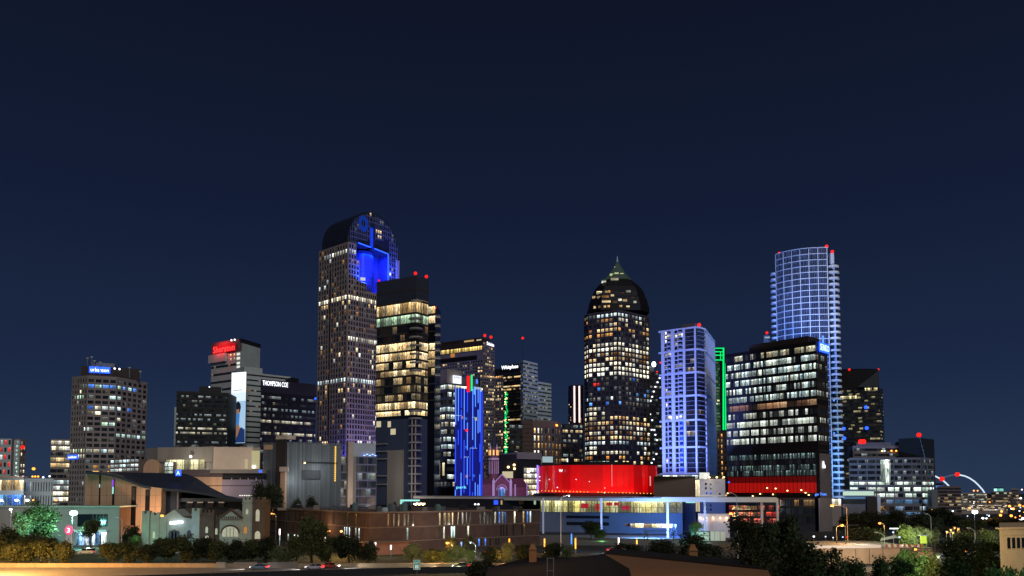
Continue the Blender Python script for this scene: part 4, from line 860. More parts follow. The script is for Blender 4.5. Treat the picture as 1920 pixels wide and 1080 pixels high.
# ---- far tower outlined in green neon
b = Bld('skyscraper', 'far tall tower outlined in bright green neon lines', 'skyscraper', [(1318, 1430), (1357, 1440), (1361.5, 1440)], 720, 45)
zt = Zr(651, 1430); b.body(0, zt, 'darkglass'); f = b.faces[0]; lit('w_gr', srgb(170, 230, 200), CREAM, .5, .16, bay=6, dim=.10); lit('w_gr2', srgb(190, 240, 210), CREAM, .5, .8, bay=5, spots=2, dim=.08)
mat('greenish', (.05, .09, .08), .5, 0, .1); b.bands(0, 25, f.z(676), 40, .55, 'greenish', lambda r: 'w_gr2' if r in (1, 12, 13, 18) else 'w_gr', dep=.6, u1=f.u(1353))
def nb(px0, py0, px1, py1, r=1.15, y=1425): m = MB(); m.tube([PT(px0, py0, y), PT(px1, py1, y)], r, 'neon_green' if 'neon_green' in MATS else glow('neon_green', (.0, .80, .16), 1.25), 6); m.build('neon_line', b.root)
for py in (653, 659.5, 666, 675): nb(1336, py, 1356.5, py, 1.0)
nb(1356.5, 652, 1356.5, 806, 1.5); nb(1360.5, 681, 1360.5, 806, 1.2); nb(1351, 660, 1351, 675, .8); b.done()
b = Bld('apartment_block', 'brown block with a column of small warm windows under the green outlined tower', 'building', [(1337, 560), (1363, 566)], 850, 20)
zt = Zr(808, 560); b.body(0, zt, 'brownstone'); b.grid(0, 15, zt-1, 4, 12, .4, .55, 'brownstone', lambda r, c: 'w_amber' if c == 2 and rr('bb', r) > .2 or rr('bb', r, c) > .8 else None); b.done()
# ---- black office
b = Bld('office_block', 'big black office block with rows of bright white lit offices', 'building', [(1362.5, 462), (1533, 420), (1553.5, 430)], 800, 30)
zt = Zr(637, 420); b.body(0, zt-.6, 'blackwall'); f, g = b.faces
f.box(b.mb('penthouse'), f.u(1402, 655), f.u(1513, 655), zt-.6, Zr(630, 425), -14, -1.5, 'brownwall')
lit('w_bo1', srgb(236, 244, 222), COOL, .74, .85, bay=1.15, spots=1.6, curt=.75, dim=.04); lit('w_bo2', srgb(236, 240, 215), CREAM, .50, .7, bay=1.7, spots=1.5, curt=.8, dim=.05); lit('w_bo3', srgb(235, 248, 225), WHITE, .72, .85, bay=1.5, spots=.6, curt=.5, dim=.03); lit('w_bo4', srgb(235, 185, 140), srgb(200, 140, 100), .7, .42, bay=6, spots=.8, dim=.06); lit('w_bo5', COOL, srgb(150, 200, 180), .35, .40, bay=.8, spots=3, curt=1, dim=.09, rough=.65); lit('w_bo6', srgb(235, 240, 215), WHITE, .5, .9, bay=1.4, spots=1, dim=.02)
ks = ['w_bo2', 'w_bo1', 'w_bo1', 'w_bo1', 'w_bo1', 'w_bo1', 'w_bo4', 'w_bo6', 'w_bo3', 'w_bo3', 'w_bo3', None]
zg = Zr(848, 430); rh = (f.z(659, 0)*0+Zr(644, 420)-zg)/12
b.bands(0, zg, zg+12*rh, 12, .64, 'blackwall', lambda r: ks[r], dep=.35, mull=4.2)
b.bands(1, zg, zg+12*rh, 12, .55, 'brownwall', lambda r: ('w_dark', 'w_dim', 'w_dim', 'w_dark', 'w_dim', 'w_bo6', None, 'w_dark', 'w_bo6', 'w_dark', 'w_bo3', None)[r], dep=.3, mull=3)
# glass curtain and red glass below, reflections put in as emission
f.box(b.mb('plant_floor'), 0, f.L, zg-.4, zg+1.2, -.2, .5, 'bronzedark')
b.bands(0, Zr(892, 432), zg-.5, 4, .9, 'darkwall', lambda r: ('w_bo5', 'w_dark', 'w_bo5', 'w_bo5')[r], dep=.3, mull=2.4, name='curtain_glass')
mat('red_reflect', (.06, .01, .01), .15, 0, .35, .25, emit=(.85, .012, .008), es=.42, sample=False); mat('red_reflect_dim', (.05, .01, .01), .15, 0, .3, .25, emit=(.5, .008, .006), es=.16)  # red emission stands in for the drum reflected in the lower glass
for py0, py1, mm in ((893, 905, 'red_reflect_dim'), (905, 924, 'red_reflect')):
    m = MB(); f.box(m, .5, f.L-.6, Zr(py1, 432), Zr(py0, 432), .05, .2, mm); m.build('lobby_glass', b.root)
for i in range(24): f.box(b.mb('mullion'), f.L*i/23-.08 if i else 0, f.L*i/23+.08, Zr(924, 432), Zr(893, 432), .2, .35, 'bronzedark')
m = MB()
for px, py in ((1366, 925), (1413, 930), (1427, 926), (1451, 927), (1518, 928), (1440, 915), (1456, 916), (1504, 919), (1478, 920), (1512, 924)): m.ball(f.p(f.u(px, py), f.z(py, f.u(px, py)), .9), .42, 'g_warmlamp', 6)
m.build('wall_lamps', b.root)
m = MB(); m.ball(f.p(f.u(1368, 904), f.z(904, 3), .8), .6, 'g_blue', 6); m.build('blue_lamp', b.root)
g.box(b.mb('side_pier'), .2, g.L, 0, zg-1, .32, .9, 'concpier' if 'concpier' in MATS else mat('concpier', (.16, .135, .13), .8, 0, .15, .2))
f.box(b.mb('corner_fin'), f.L-1.0, f.L+.3, 2, zg, .36, .7, 'blackwall')
gs = Face(g.p(-1.5, 0, 1.1)[:2], g.p(g.L+1, 0, 1.1)[:2])
b.sign('sign', 'SENKO', gs, 1536.5, 1553, 646.5, 658.5, 'g_bluewhite', 'g_blue', d=.4, pad=.25)
m = MB(); gs.box(m, gs.u(1541, 640), gs.u(1543.2, 640), Zr(644, 424), Zr(630, 424), .1, .6, 'neon_blue'); m.build('neon_line', b.root)
m = MB(); z0 = Zr(878, 424); u0 = gs.u(1541, 872); pts = [(0, 0), (2.6, 0), (2.9, .6), (2.8, 1.4), (2.2, 1.8), (1.5, 1.9), (1.3, 3.2), (.9, 3.7), (.2, 3.5)]
m.extr([gs.p(u0+a, z0+c, .4) for a, c in pts], tuple(gs.n*.3)+(0,), 'g_white'); m.build('logo', b.root)
b.sign('sign', 'go Test', gs, 1526, 1548, 924, 930.5, 'neon_blue', None, d=.5); b.beacon(1438, 624, 520, 1.2, post=3)
m = MB(); p = PT(1438, 631, 520); m.box(p[0]-3, p[0]+3, 519, 523, 60, p[2]+1.5, 'greystone'); 
b.done()
b = Bld('roof_cabin', 'small lit cabin behind the black office block carrying a red beacon', 'building', [(1432, 520), (1444, 520)], 640, 8); b.body(0, Zr(629, 520), 'greystone'); b.panel('window', b.faces[0], 1434, 1443, 631.5, 634, 'w_cool', d=.3, th=.1); b.done()
# ---- curved glass condominium tower
mat('mtframe', (.72, .74, .80), .5, 0, .05); mat('mtglass', (.03, .04, .06), .15, 0, 0, spec=.6)
lit('w_mt', srgb(95, 115, 190), srgb(60, 80, 140), .85, .17, bay=1.1, dim=.04, spots=.4, curt=.9, base=(.02, .03, .05))
px_ = [1456, 1470.5, 1486, 1501.5, 1518, 1535, 1552.5]; Ys = [506, 500.5, 497, 494, 492.2, 491.2, 490.8]
b = Bld('condominium_tower', 'tall white gridded glass condominium tower with curved front and rounded balconies', 'tower', list(zip(px_, Ys)), 560, 24)
zt = Zr(463.5, 491); b.body(0, zt-.3, 'mtglass'); fm = b.mb('frame'); fh = 3.83; n = int((zt-8)/fh)
for i, f in enumerate(b.faces):
    for r in range(n+1): f.box(fm, 0 if i == 0 else .02, f.L-.02, zt-.38-r*fh, zt-r*fh, -.3, .42, 'mtframe')
    f.box(fm, -.2, .2, 4, zt-.6, -.3, .40, 'mtframe')
    if i == len(b.faces)-1: f.box(fm, f.L-.3, f.L+.2, 4, zt, -.3, .45, 'mtframe')
    for r in range(n):
        z1 = zt-r*fh-.55
        m = MB(); f.quad(m, .3, f.L-.3, z1-fh+.6, z1, .05, 'w_mt', r+i*60)
        if r < 17: m.build('window', b.root)
        else: q = b.mb('window_lower'); f.quad(q, .3, f.L-.3, z1-fh+.6, z1, .05, 'w_mt', r+i*60)
        for k in (1, 2, 3, 4): f.box(b.mb('mullion'), f.L*k/5-.06, f.L*k/5+.06, z1-fh+.6, z1, .06, .2, 'bwbar')
def balc(name, cx, cy_, rx, ry, z, m_):
    m = MB(); P = [(cx+rx*math.cos(2*math.pi*i/20), cy_+ry*math.sin(2*math.pi*i/20)) for i in range(20)]
    m.prism(P, z-.25, z+.1, m_); i0 = [(cx+rx*.97*math.cos(2*math.pi*i/20), cy_+ry*.97*math.sin(2*math.pi*i/20), z+.1) for i in range(20)]; m.rings([i0, [(a, c, z+1.0) for a, c, _ in i0]], m_, caps=False); m.build(name, b.root)
mat('balcw', (.72, .72, .70), .5, 0, .06); mat('balcb', (.62, .64, .76), .5, 0, .06)
e1 = b.faces[-1]; cx = X(1565, 493, 700)
zt2 = Zr(497, 492); nb_ = int((zt2-12)/3.78)
b.mb('end_wall').box(X(1555, 494, 700), X(1573.5, 494, 700), 493, 510, 0, zt2, 'mtglass'); b.mb('end_fin').box(X(1564.2, 494, 700), X(1565.2, 494, 700), 490.6, 492.95, 0, zt2, 'mtframe')
for r in range(nb_): balc('balcony', cx+.6, 493.2, 3.75, 3.0, zt2-1.2-r*3.78, 'balcw')
b.mb('top_frame').box(X(1555.5, 493, 480), X(1562, 493, 480), 491.5, 505, zt2, Zr(475, 492), 'mtframe')
zt3 = Zr(511, 505)
for r in range(14): balc('balcony_west', X(1452, 506, 600)+.2, 507, 1.9, 2.2, zt3-1-r*3.78, 'balcb')
for px, py, y in ((1461, 475.5, 505), (1550, 462, 491), (1560.5, 472, 493)): b.beacon(px, py, y, 1.35, post=1)
for px, py in ((1563, 736), (1563.5, 751), (1564, 770), (1564, 812), (1563, 827), (1564, 841)): m = MB(); m.ball(PT(px, py, 489), .6, 'neon_blue', 6); m.build('blue_lamp', b.root)
pc = b.faces[3].p(3, 0, 0); area((X(1500, 450), 450, 108), (pc[0]+4, 494, 128), 8, 3, 22000, (.02, .17, 1), 'blue_wash'); area((X(1452, 452), 452, 108), (pc[0]-6, 497, 130), 8, 3, 16000, (.03, .18, 1), 'blue_wash'); area((X(1480, 446), 446, 110), (pc[0], 494, 165), 8, 4, 20000, (.42, .64, 1), 'tower_wash')
area((X(1580, 460), 462, 20), (cx+1, 493, 130), 4, 4, 32000, (.12, .40, 1), 'balcony_wash'); point((X(1540, 432), 432, 104), 62000, (1, .97, .88), .5, 'balcony_flood', 50, (cx+2, 492, 142), .5)
b.done()
# ---- dark tower with sloped top
b = Bld('office_tower', 'dark tower with a sloping black top and scattered warm windows', 'tower', [(1565, 632), (1648.5, 620), (1655.5, 628)], 740, 30)
mat('tealwall', (.022, .030, .038), .5, 0, .15)
zt = Zr(728, 620); b.body(0, zt, 'tealwall'); f, g = b.faces; lit('w_tw', srgb(255, 240, 170), CREAM, .30, .75, bay=2.6, spots=1.5); lit('w_tw2', srgb(255, 240, 170), CREAM, .95, .8, bay=1.4, spots=1.5); lit('w_tw3', srgb(255, 240, 170), CREAM, .13, .75, bay=2.6, spots=1.5, dim=.02)
b.bands(0, 30, zt, 26, .5, 'tealwall', lambda r: 'w_tw' if r in (2, 5, 6, 11, 14, 16, 17, 19, 20) else 'w_tw3', mull=5); b.bands(1, 30, zt, 26, .5, 'tealwall', lambda r: 'w_tw3' if r % 3 else 'w_tw')
m = MB(); f.quad(m, f.u(1622, 730), f.u(1645, 730), f.z(732, 30), f.z(727, 30), .5, 'w_tw2', 1); m.build('window_band', b.root); m = MB(); f.quad(m, f.u(1567, 745), f.u(1606, 745), f.z(748, 12), f.z(742.5, 12), .5, 'w_tw2', 3); m.build('window_band', b.root)
ztop = Zr(694, 625); A_, B_, D_, E_ = b.foot[0], b.foot[1], b.foot[2], b.foot[3]
m = MB(); P0 = [(p.x, p.y, zt) for p in (A_, B_)]; bk = [(D_.x, D_.y+28, zt), (A_.x, A_.y+30, zt)]
tp = [(A_.x, A_.y+.2, ztop), (B_.x, B_.y+.2, ztop), (D_.x, D_.y+28, ztop+6), (A_.x, A_.y+30, ztop+6)]; m.rings([P0+bk, tp], 'bronzedark'); m.extr([(B_.x-17, B_.y-.2, zt+1), (B_.x, B_.y-.1, zt+1), (B_.x, B_.y-.1, ztop-1)], (0, -.25, 0), 'tealwall'); m.build('roof', b.root)
b.beacon(1592.5, 693, 622, 1.2, post=.5); b.beacon(1647, 692.5, 622, .9, post=.5)
for px, py in ((1582, 803), (1625, 803), (1623.5, 764), (1583, 821)): m = MB(); m.ball(f.p(f.u(px, py), f.z(py, 20), 1), 1.5, 'g_blue', 8); m.build('blue_lamp', b.root)
b.done()
# ---- banded office complex on the right
b = Bld('office_complex', 'long pale banded office complex with bright lower floors', 'building', [(1592, 512), (1727, 506), (1750, 520)], 890, 30)
zt = Zr(858, 508); b.body(0, zt, 'greystone'); f, g = b.faces; mat('cplx', (.175, .175, .20), .7, 0, .12); lit('w_cx1', WHITE, COOL, .16, .7, bay=1.8, spots=3, dim=.03); lit('w_cx2', srgb(215, 250, 225), WHITE, .85, 1.1, bay=2.2, spots=1.4); lit('w_cx3', BLU, srgb(150, 190, 230), .7, .4, bay=4, spots=1, dim=.08); lit('w_cx4', WHITE, BLU, .55, .8, bay=3, spots=1)
zs_ = [858, 868, 878.5, 889, 900, 909, 921, 932, 944, 957, 966]; kk = ['w_cx1', 'w_cx1', 'w_cx1', 'w_cx1', 'w_cx2', 'w_cx2', 'w_cx2', 'w_cx3', 'w_cx4', 'w_cx3']
for fi, q in enumerate((f, g)):
    for r, k in enumerate(kk):
        za, zb_ = Zr(zs_[r], 508), Zr(zs_[r+1], 508)
        m = MB(); q.quad(m, .3, q.L-.3, zb_, za-(za-zb_)*.40, .05, k, r+fi*20); m.build('window_band', b.root); q.box(b.mb('spandrel'), 0, q.L, za-(za-zb_)*.42, za, -.2, .5+.02*fi, 'cplx')
    nn = 8 if fi == 0 else 2
    for i in range(nn+1): q.box(b.mb('pier'), q.L*i/nn-.3 if i else 0, min(q.L, q.L*i/nn+.3), 0, zt, -.2, .42, 'cplx')
m = MB(); f.quad(m, f.u(1651, 880), f.u(1669, 880), Zr(905, 508), Zr(862, 508), .53, 'w_stair' if 'w_stair' in MATS else lit('w_stair', srgb(225, 250, 235), WHITE, .9, .7, bay=1, spots=2, curt=1), 4); m.build('window_band', b.root)
ups = Face((X(1578, 520, 850), 520), (X(1732, 516, 850), 516)); ups.box(b.mb('upper_storeys'), ups.u(1604), ups.L, zt, Zr(835, 518), -20, -3, 'cplx')
for r, py in enumerate((842, 852)): m = MB(); ups.quad(m, ups.u(1606), ups.L-1, Zr(py+3, 519), Zr(py-1.5, 519), -2.9, 'w_cx1', r+50); m.build('window_band', b.root)
ups.box(b.mb('plant_room'), ups.u(1612), ups.u(1677), Zr(835, 518), Zr(829, 518), -16, -3.5, 'violetwall')
P = []
c0 = Vector((X(1711, 530, 840), 535))
for i in range(16): t = 2*math.pi*i/16; P.append((c0.x+8.2*math.cos(t), c0.y+8*math.sin(t)))
b.mb('round_penthouse').prism(P, zt, Zr(828, 530), 'tealwall'); g.box(b.mb('rear_tower'), 2, g.L+6, 0, Zr(824, 525), -14, -1, 'tealwall')
lw = Face((X(1560, 495, 930), 495), (X(1640, 497, 930), 497)); lw.box(b.mb('podium'), 0, lw.L, 0, Zr(918, 496), -12, 0, 'cplx')
for r, (py0, py1, k, a, c2) in enumerate(((921, 929, 'w_cx2', 1576, 1638), (936, 945, 'w_cx4', 1577, 1622), (932, 935, 'w_cx3', 1577, 1622))): b.panel('window_band', lw, a, c2, py0, py1, k, d=.2, th=.1)
lw.box(b.mb('blank_wall'), lw.u(1623), lw.u(1641), 0, Zr(931, 496), .1, 1.5, 'brownwall'); lw.box(b.mb('white_pylon'), lw.u(1641.5), lw.u(1647.5), 4, Zr(931, 496), .2, 2.0, 'white_paint')
for px, py, mm in ((1658.5, 845.5, 'g_warmlamp'), (1663, 845, 'g_white'), (1676, 845, 'g_orange'), (1685, 845, 'g_orange')): m = MB(); m.ball(ups.p(ups.u(px), Zr(py, 518), -2), .55, mm, 6); m.build('window_lamp', b.root)
m = MB(); m.ball(PT(1711, 832.5, 522), 1.0, 'g_blue', 6); m.build('blue_lamp', b.root)
m = MB()
for px in (1614, 1619): m.ball(PT(px, 828, 512), 1.7, 'beacon', 8)
m.build('beacon', b.root); b.done()
t = empty('crane', PT(1749, 922, 500), 'slanted grey construction crane boom with red light at its tip', 'crane'); t.location.z = 0; m = MB(); p0, p1 = PT(1749, 918, 500), PT(1724, 817, 500); m.tube([p0, p1], .28, 'metalgrey', 4)
m2 = MB(); m2.box(p0[0]-2, p0[0]+2, 498, 502, 0, p0[2], 'metalgrey'); m2.build('mast', t); m.build('boom', t); m = MB(); m.ball(PT(1723, 815.5, 500), 1.5, 'beacon', 8); m.build('beacon', t)
# ================================================================ ground, roads
mat('ground', (.035, .036, .034), .95, 0, .4, .05); mat('asphalt', (.055, .053, .05), .85, 0, .2, .15); mat('pave', (.20, .19, .175), .9, 0, .2, .3); mat('lawn', (.03, .045, .02), .95, 0, .4, .3)
m = MB(); m.poly([(-5000, -200, 0), (5000, -200, 0), (5000, 9000, 0), (-5000, 9000, 0)], 'ground'); tag(m.build('ground'), kind='structure')
def sheet(name, pts, z, mm): m = MB(); m.poly([(x, y, z) for x, y in pts], mm); return tag(m.build(name), kind='structure')
def gp(px, py, z=0):       # ground point under a photo pixel
    lo, hi = 5, 8000
    for _ in range(60):
        mid = (lo+hi)/2
        if Zr(py, mid) < z: lo, hi = mid, hi
        else: lo, hi = lo, mid
        if Zr(py, lo) > z: break
    Y = None; v = (PR-py)/F; Y = (z-H)*(cp-v*sp)/(sp+v*cp); return Vector((X(px, Y, py), Y))
# highway
hw = [gp(-80, 1088), gp(250, 1084), gp(640, 1073), gp(900, 1064), gp(960, 1061), gp(960, 1052), gp(600, 1058), gp(-80, 1064)]
sheet('highway', [(-230, 168), (-110, 174), (-64, 189), (-25, 202), (10, 209), (10, 213), (-230, 213)], .02, 'hwconc' if 'hwconc' in MATS else mat('hwconc', (.22, .21, .19), .85, 0, .2, .15))
mat('lane_paint', (.6, .6, .56), .7, 0, .2, 1)
m = MB()
for k, y in enumerate((195, 204)):
    for i in range(24):
        x = -215+i*8.5
        if y < 200 and x > -62 or x > -35: continue
        m.poly([(x, y+.0, .03), (x+3, y, .03), (x+3, y+.16, .03), (x, y+.16, .03)], 'lane_paint')
tag(m.build('lane_markings'), kind='structure')
mat('barrier', srgb(168, 148, 120), .9, 0, .2, .5, streak=1)
def barrier(name, label, pts, h, mm, wd=.45, seg=0):
    t = empty(name, (pts[0][0], pts[0][1], 0), label, 'barrier'); m = MB()
    for a, c in zip(pts, pts[1:]):
        f = Face(a, c); n = max(1, int(f.L/6))
        for i in range(n): f.box(m, f.L*i/n+.02, f.L*(i+1)/n-.02, 0, h, -wd/2, wd/2, mm)
        f.box(m, 0, f.L, h, h+.12, -wd/2-.06, wd/2+.06, mm)
    m.build('wall', t); return t
barrier('highway_wall', 'long concrete wall along the far side of the highway', [(-230, 213.5), (-120, 213.5), (-60, 213.4), (12, 213)], 1.0, 'barrier')
barrier('highway_parapet', 'dark concrete parapet along the near side of the highway', [(-110, 174), (-64, 189), (-25, 202), (10, 209)], 1.0, 'darkwall')  # dark material colours in the shade of the side facing the viewer
m = MB()
for x0, x1 in ((-84.5, -81.5), (-79.5, -72.5), (-69.5, -61)):
    m.box(x0, x1, 231.6, 232.3, .02, 1.55, 'pave')
tag(m.build('concrete_block'), 'three pale concrete barrier blocks standing before the highway wall', 'barrier block') if 0 else None
for i, (x0, x1, l) in enumerate(((-78, -75.3, 'short pale concrete barrier block, the smallest of the three by the highway wall'), (-73.5, -67, 'pale concrete barrier block between the other two by the highway wall'), (-64.5, -56.5, 'longest pale concrete barrier block by the highway wall'))):
    m = MB(); m.hexa([(x0, 212, .02), (x1, 212, .02), (x1, 212.8, .02), (x0, 212.8, .02), (x0+.15, 212.2, 1.5), (x1-.15, 212.2, 1.5), (x1-.15, 212.6, 1.5), (x0+.15, 212.6, 1.5)], 'pave'); tag(m.build('barrier_block'), l, 'barrier', 'concrete blocks by the highway')
sheet('verge', [(-230, 214.5), (60, 214.5), (60, 255), (-230, 255)], .015, 'lawn')
# streets among the blocks
sheet('street', [(-200, 256), (140, 256), (140, 264), (-200, 264)], .012, 'asphalt'); sheet('cross_street', [(64, 120), (78, 120), (120, 700), (96, 700)], .016, 'asphalt')
sheet('plaza', [(-20, 300), (75, 300), (75, 372), (-20, 372)], .010, 'pave')
# ================================================================ buildings near the viewer
# ---- curved roof hall
b = Bld('concert_hall', 'limestone hall with sweeping dark blue curved roof and tall slit windows', 'hall', [(160, 318), (303, 312)], 910, 40); f = b.faces[0]
U = lambda px, py=910: f.u(px, py)
Zh = lambda py, px=230: f.z(py, U(px))
prof = [(160, 884.5), (185, 885.5), (205, 888), (225, 893.5), (245, 901), (262, 908), (283, 913), (303, 915.5)]
m = MB(); m.extr([f.p(U(160), 0), f.p(U(303), 0)]+[f.p(U(a), Zh(c, a)) for a, c in reversed(prof)], tuple(-f.n*3)+(0,), 'limestone'); m.build('wall', b.root)
for px0, px1, py0, py1, kk in ((186, 188.5, 889, 952, None), (210.5, 214.5, 898, 975, None), (246, 255, 912, 985, 1), (272.5, 281, 918, 962, 1)):
    b.panel('window', f, px0, px1, py0, py1, 'blackwall', d=.12, th=.1)
    if kk: b.panel('lit_pane', f, px0+.8, px1-.8, py0+2, py0+ (26 if px0 < 260 else 12), 'w_hallp' if 'w_hallp' in MATS else lit('w_hallp', WARM, CREAM, .5, .8, bay=.6, spots=3, dim=.05), d=.2, th=.05)
b.panel('lit_pane', f, 211, 213.5, 899, 913, 'neon_purple' if 'neon_purple' in MATS else glow('neon_purple', (.35, .08, 1), .9), d=.2, th=.05); b.panel('lit_pane', f, 211, 213.5, 913, 926, 'linecyan', d=.2, th=.05); b.panel('lit_pane', f, 186.4, 188.2, 908, 914, 'linecyan', d=.2, th=.05)
for px in (172, 200, 228, 238, 264, 292): f.box(b.mb('joint'), U(px), U(px)+.06, .2, Zh(905+.0*px, px)-1.5 if px > 230 else Zh(893, px), .0, .03, 'brownwall')
for py in (929, 950): f.box(b.mb('joint'), U(161), U(302), Zh(py), Zh(py)+.06, .0, .035, 'brownwall')
# roof: front edge sweeps down to the right, back edge higher
fe = [(160, 884.5), (180, 885), (205, 888), (225, 893.5), (245, 901), (262, 908), (283, 913), (303, 915.5), (340, 918), (385, 924), (425, 932), (470, 938)]
be = [(172, 884), (200, 885), (230, 885.5), (255, 886), (285, 886.5), (310, 887), (335, 887.5), (350, 888.5), (370, 897), (395, 914), (425, 929), (468, 937)]
ra = []; rb = []; rc = []
for (a, c), (e_, g_) in zip(fe, be):
    p = Vector(PT(a, c, 313)); q = Vector(PT(e_, g_, 352)); mid = (p+q)/2+Vector((0, 0, -.5)); ra.append(p); rb.append(mid); rc.append(q)
m = MB(); m.rings([ra, rb, rc], 'slate', closed=False, caps=False); m.rings([[p-Vector((0, .2, .9)) for p in ra], [p-Vector((0, .2, 0)) for p in ra]], 'slate', closed=False); m.rings([[Vector((p.x, p.y, 0)) for p in rc], rc], 'darkwall', closed=False)
m.build('roof', b.root)
f2 = Face((X(303.3, 316), 316), (X(470, 318), 318)); zz = lambda py: Zr(py, 317)
m = MB(); f2.box(m, 0, f2.u(334), 0, zz(917.5), -4, 0, 'slate'); f2.box(m, f2.u(334), f2.L, 0, zz(941), -6, -2, 'darkwall'); f2.box(m, f2.u(333), f2.u(336), 0, zz(919), -3, .6, 'violetwall'); f2.box(m, f2.u(336), f2.L, zz(941), zz(934), -8, -.5, 'spandrel'); m.build('side_wall', b.root)
for px in (354, 373, 393, 413):
    m = MB(); u = f2.u(px, 945); f2.box(m, u-.95, u+.95, zz(952), zz(943), -1.9, -1.2, 'w_dimw'); f2.box(m, u-1.0, u+1.0, zz(943), zz(939.5), -1.9, -1.0, 'lantern' if 'lantern' in MATS else mat('lantern', srgb(200, 180, 170), .7, 0, .1, emit=srgb(225, 200, 180), es=.22)); m.build('dormer', b.root)
t2 = None; b.sign('sign', 'A', Face((X(325, 330), 330), (X(345, 330), 330)), 331.5, 338, 883, 890.5, 'g_bluewhite', 'g_blue', d=.3, pad=.25); b.done()
b = Bld('office_block', 'low brick office with three rows of bright cool windows above the curved roof', 'building', [(205, 420), (277, 424)], 880, 15)
b.body(0, Zr(861, 422), 'brownstone'); f = b.faces[0]
for r, py in enumerate((863.5, 872, 880)):
    for i in range(7):
        u = f.u(207.5+i*7.6, 870); m = MB(); z = f.z(py+4.5-i*.35, u); f.quad(m, u, u+1.6, z, z+1.3, .1, 'w_cool', r); m.build('window', b.root)
b.done()
# ---- concrete civic building with the lit gallery
b = Bld('arts_building', 'pale concrete arts building with a lit upper gallery and rounded corner', 'building', [(274, 432), (300, 425), (400, 420), (488, 424)], 860, 25); fa, f, g = b.faces
zt = Zr(838, 420); b.body(0, zt, 'concrete'); f.box(b.mb('roof_band'), -1, f.L, Zr(866, 420), zt, -.5, .8, 'concrete'); g.box(b.mb('roof_band'), .05, g.u(474, 850), Zr(882, 420), zt, -.5, .5, 'stonecol')
m = MB(); f.quad(m, f.u(313, 870), f.u(386, 870), Zr(881, 421), Zr(862, 421), .9, 'w_gal' if 'w_gal' in MATS else lit('w_gal', srgb(240, 228, 170), srgb(225, 220, 175), 1, .75, bay=4, curt=.35, spots=.3), 1); m.build('gallery_window', b.root)
for i in range(8): u = f.u(313+i*10.4, 870); f.box(b.mb('mullion'), u-.1, u+.1, Zr(881, 421), Zr(862, 421), .9, 1.0, 'brownwall')
f.box(b.mb('mullion'), f.u(313, 870), f.u(386, 870), Zr(872, 421), Zr(871.5, 421), .9, 1.02, 'brownwall')
for px0, px1, py0, py1 in ((459.5, 465, 861, 879), (472, 487, 845, 879)): b.panel('window', g, px0, px1, py0, py1, 'w_gal', d=.6, th=.05)
b.panel('lit_door', f, 384.5, 393, 880, 896, 'w_white', d=1.0, th=.1)
lo = Face((X(300, 392), 392), (X(493, 396), 396)); zz = lambda py: Zr(py, 393)
m = MB(); lo.box(m, lo.u(352), lo.u(416), 0, zz(894), -10, 0, 'limestone'); lo.box(m, lo.u(330), lo.u(416), zz(893.9), zz(880), -10, -1.2, 'brownpink'); lo.box(m, lo.u(416), lo.L, 0, zz(899), -10, .1, 'violetp' if 'violetp' in MATS else mat('violetp', (.30, .25, .31), .8, 0, .1, .1)); lo.box(m, lo.u(416), lo.L, zz(899), zz(887), -10, -1.5, 'darkwall'); lo.box(m, lo.u(393), lo.L, zz(887), zz(880), -10, .3, 'concrete'); m.build('lower_wing', b.root)
m = MB(); lo.box(m, lo.u(381), lo.L, zz(911.3), zz(910), 0, .15, 'brownwall'); 
for px in (434, 450, 465, 480): lo.box(m, lo.u(px)-.15, lo.u(px)+.15, zz(900), zz(896), .1, .3, 'stonecol')
m.build('trim', b.root)
m = MB()
for i in range(9): lo.box(m, lo.u(449+i*4.2), lo.u(451.5+i*4.2), zz(930), zz(928.3), .1, .2, 'g_lamp2' if 'g_lamp2' in MATS else glow('g_lamp2', srgb(240, 240, 225), 1.4))
m.build('strip_lamps', b.root)
rp_ = [(X(289, 423)+4.2*math.cos(math.pi*i/12), Zr(880, 423)+5.2*math.sin(math.pi*i/12)) for i in range(13)]
m = MB(); m.extr([(x, 419, z) for x, z in rp_]+[(rp_[-1][0], 419, 5), (rp_[0][0], 419, 5)], (0, 3, 0), 'limestone'); m.build('round_gable', b.root)
b.panel('window', fa, 308, 325, 866, 891, 'w_cool', d=6, th=.1) if 0 else None
wq = Face((X(308, 417), 417), (X(326, 417), 417)); m = MB(); wq.quad(m, 0, wq.L, Zr(890, 417), Zr(867, 417), .1, 'w_cx2', 2); wq.box(m, 0, wq.L, Zr(875.5, 417), Zr(874, 417), .1, .2, 'brownstone'); wq.box(m, 0, wq.L, Zr(883, 417), Zr(881.5, 417), .1, .2, 'brownstone'); wq.box(m, -.4, wq.L+.4, 4, Zr(866, 417), -1.5, 0, 'brownstone'); m.build('stair_window', b.root)
b.mb('plant_room').box(X(275, 440), X(316, 440), 438, 450, zt-3, Zr(841, 440), 'greystone')
for k in range(9):
    m = MB(); x = X(318+k*18, 432)+rr('ru', k)*3; w_ = 1.5+2.2*rr('rw', k); m.box(x, x+w_, 430+rr('ry', k)*6, 434+rr('ry', k)*6, zt-.2, zt+.8+1.4*rr('rh', k), ('metalgrey', 'greystone', 'palegrey')[k % 3]); m.build('roof_unit', b.root)
m = MB(); m.ball(PT(357.5, 856, 417), .8, 'g_white', 8); m.build('roof_lamp', b.root); m = MB(); m.ball(PT(488, 883.5, 391), .8, 'g_blue', 8); m.build('blue_lamp', b.root); b.done()
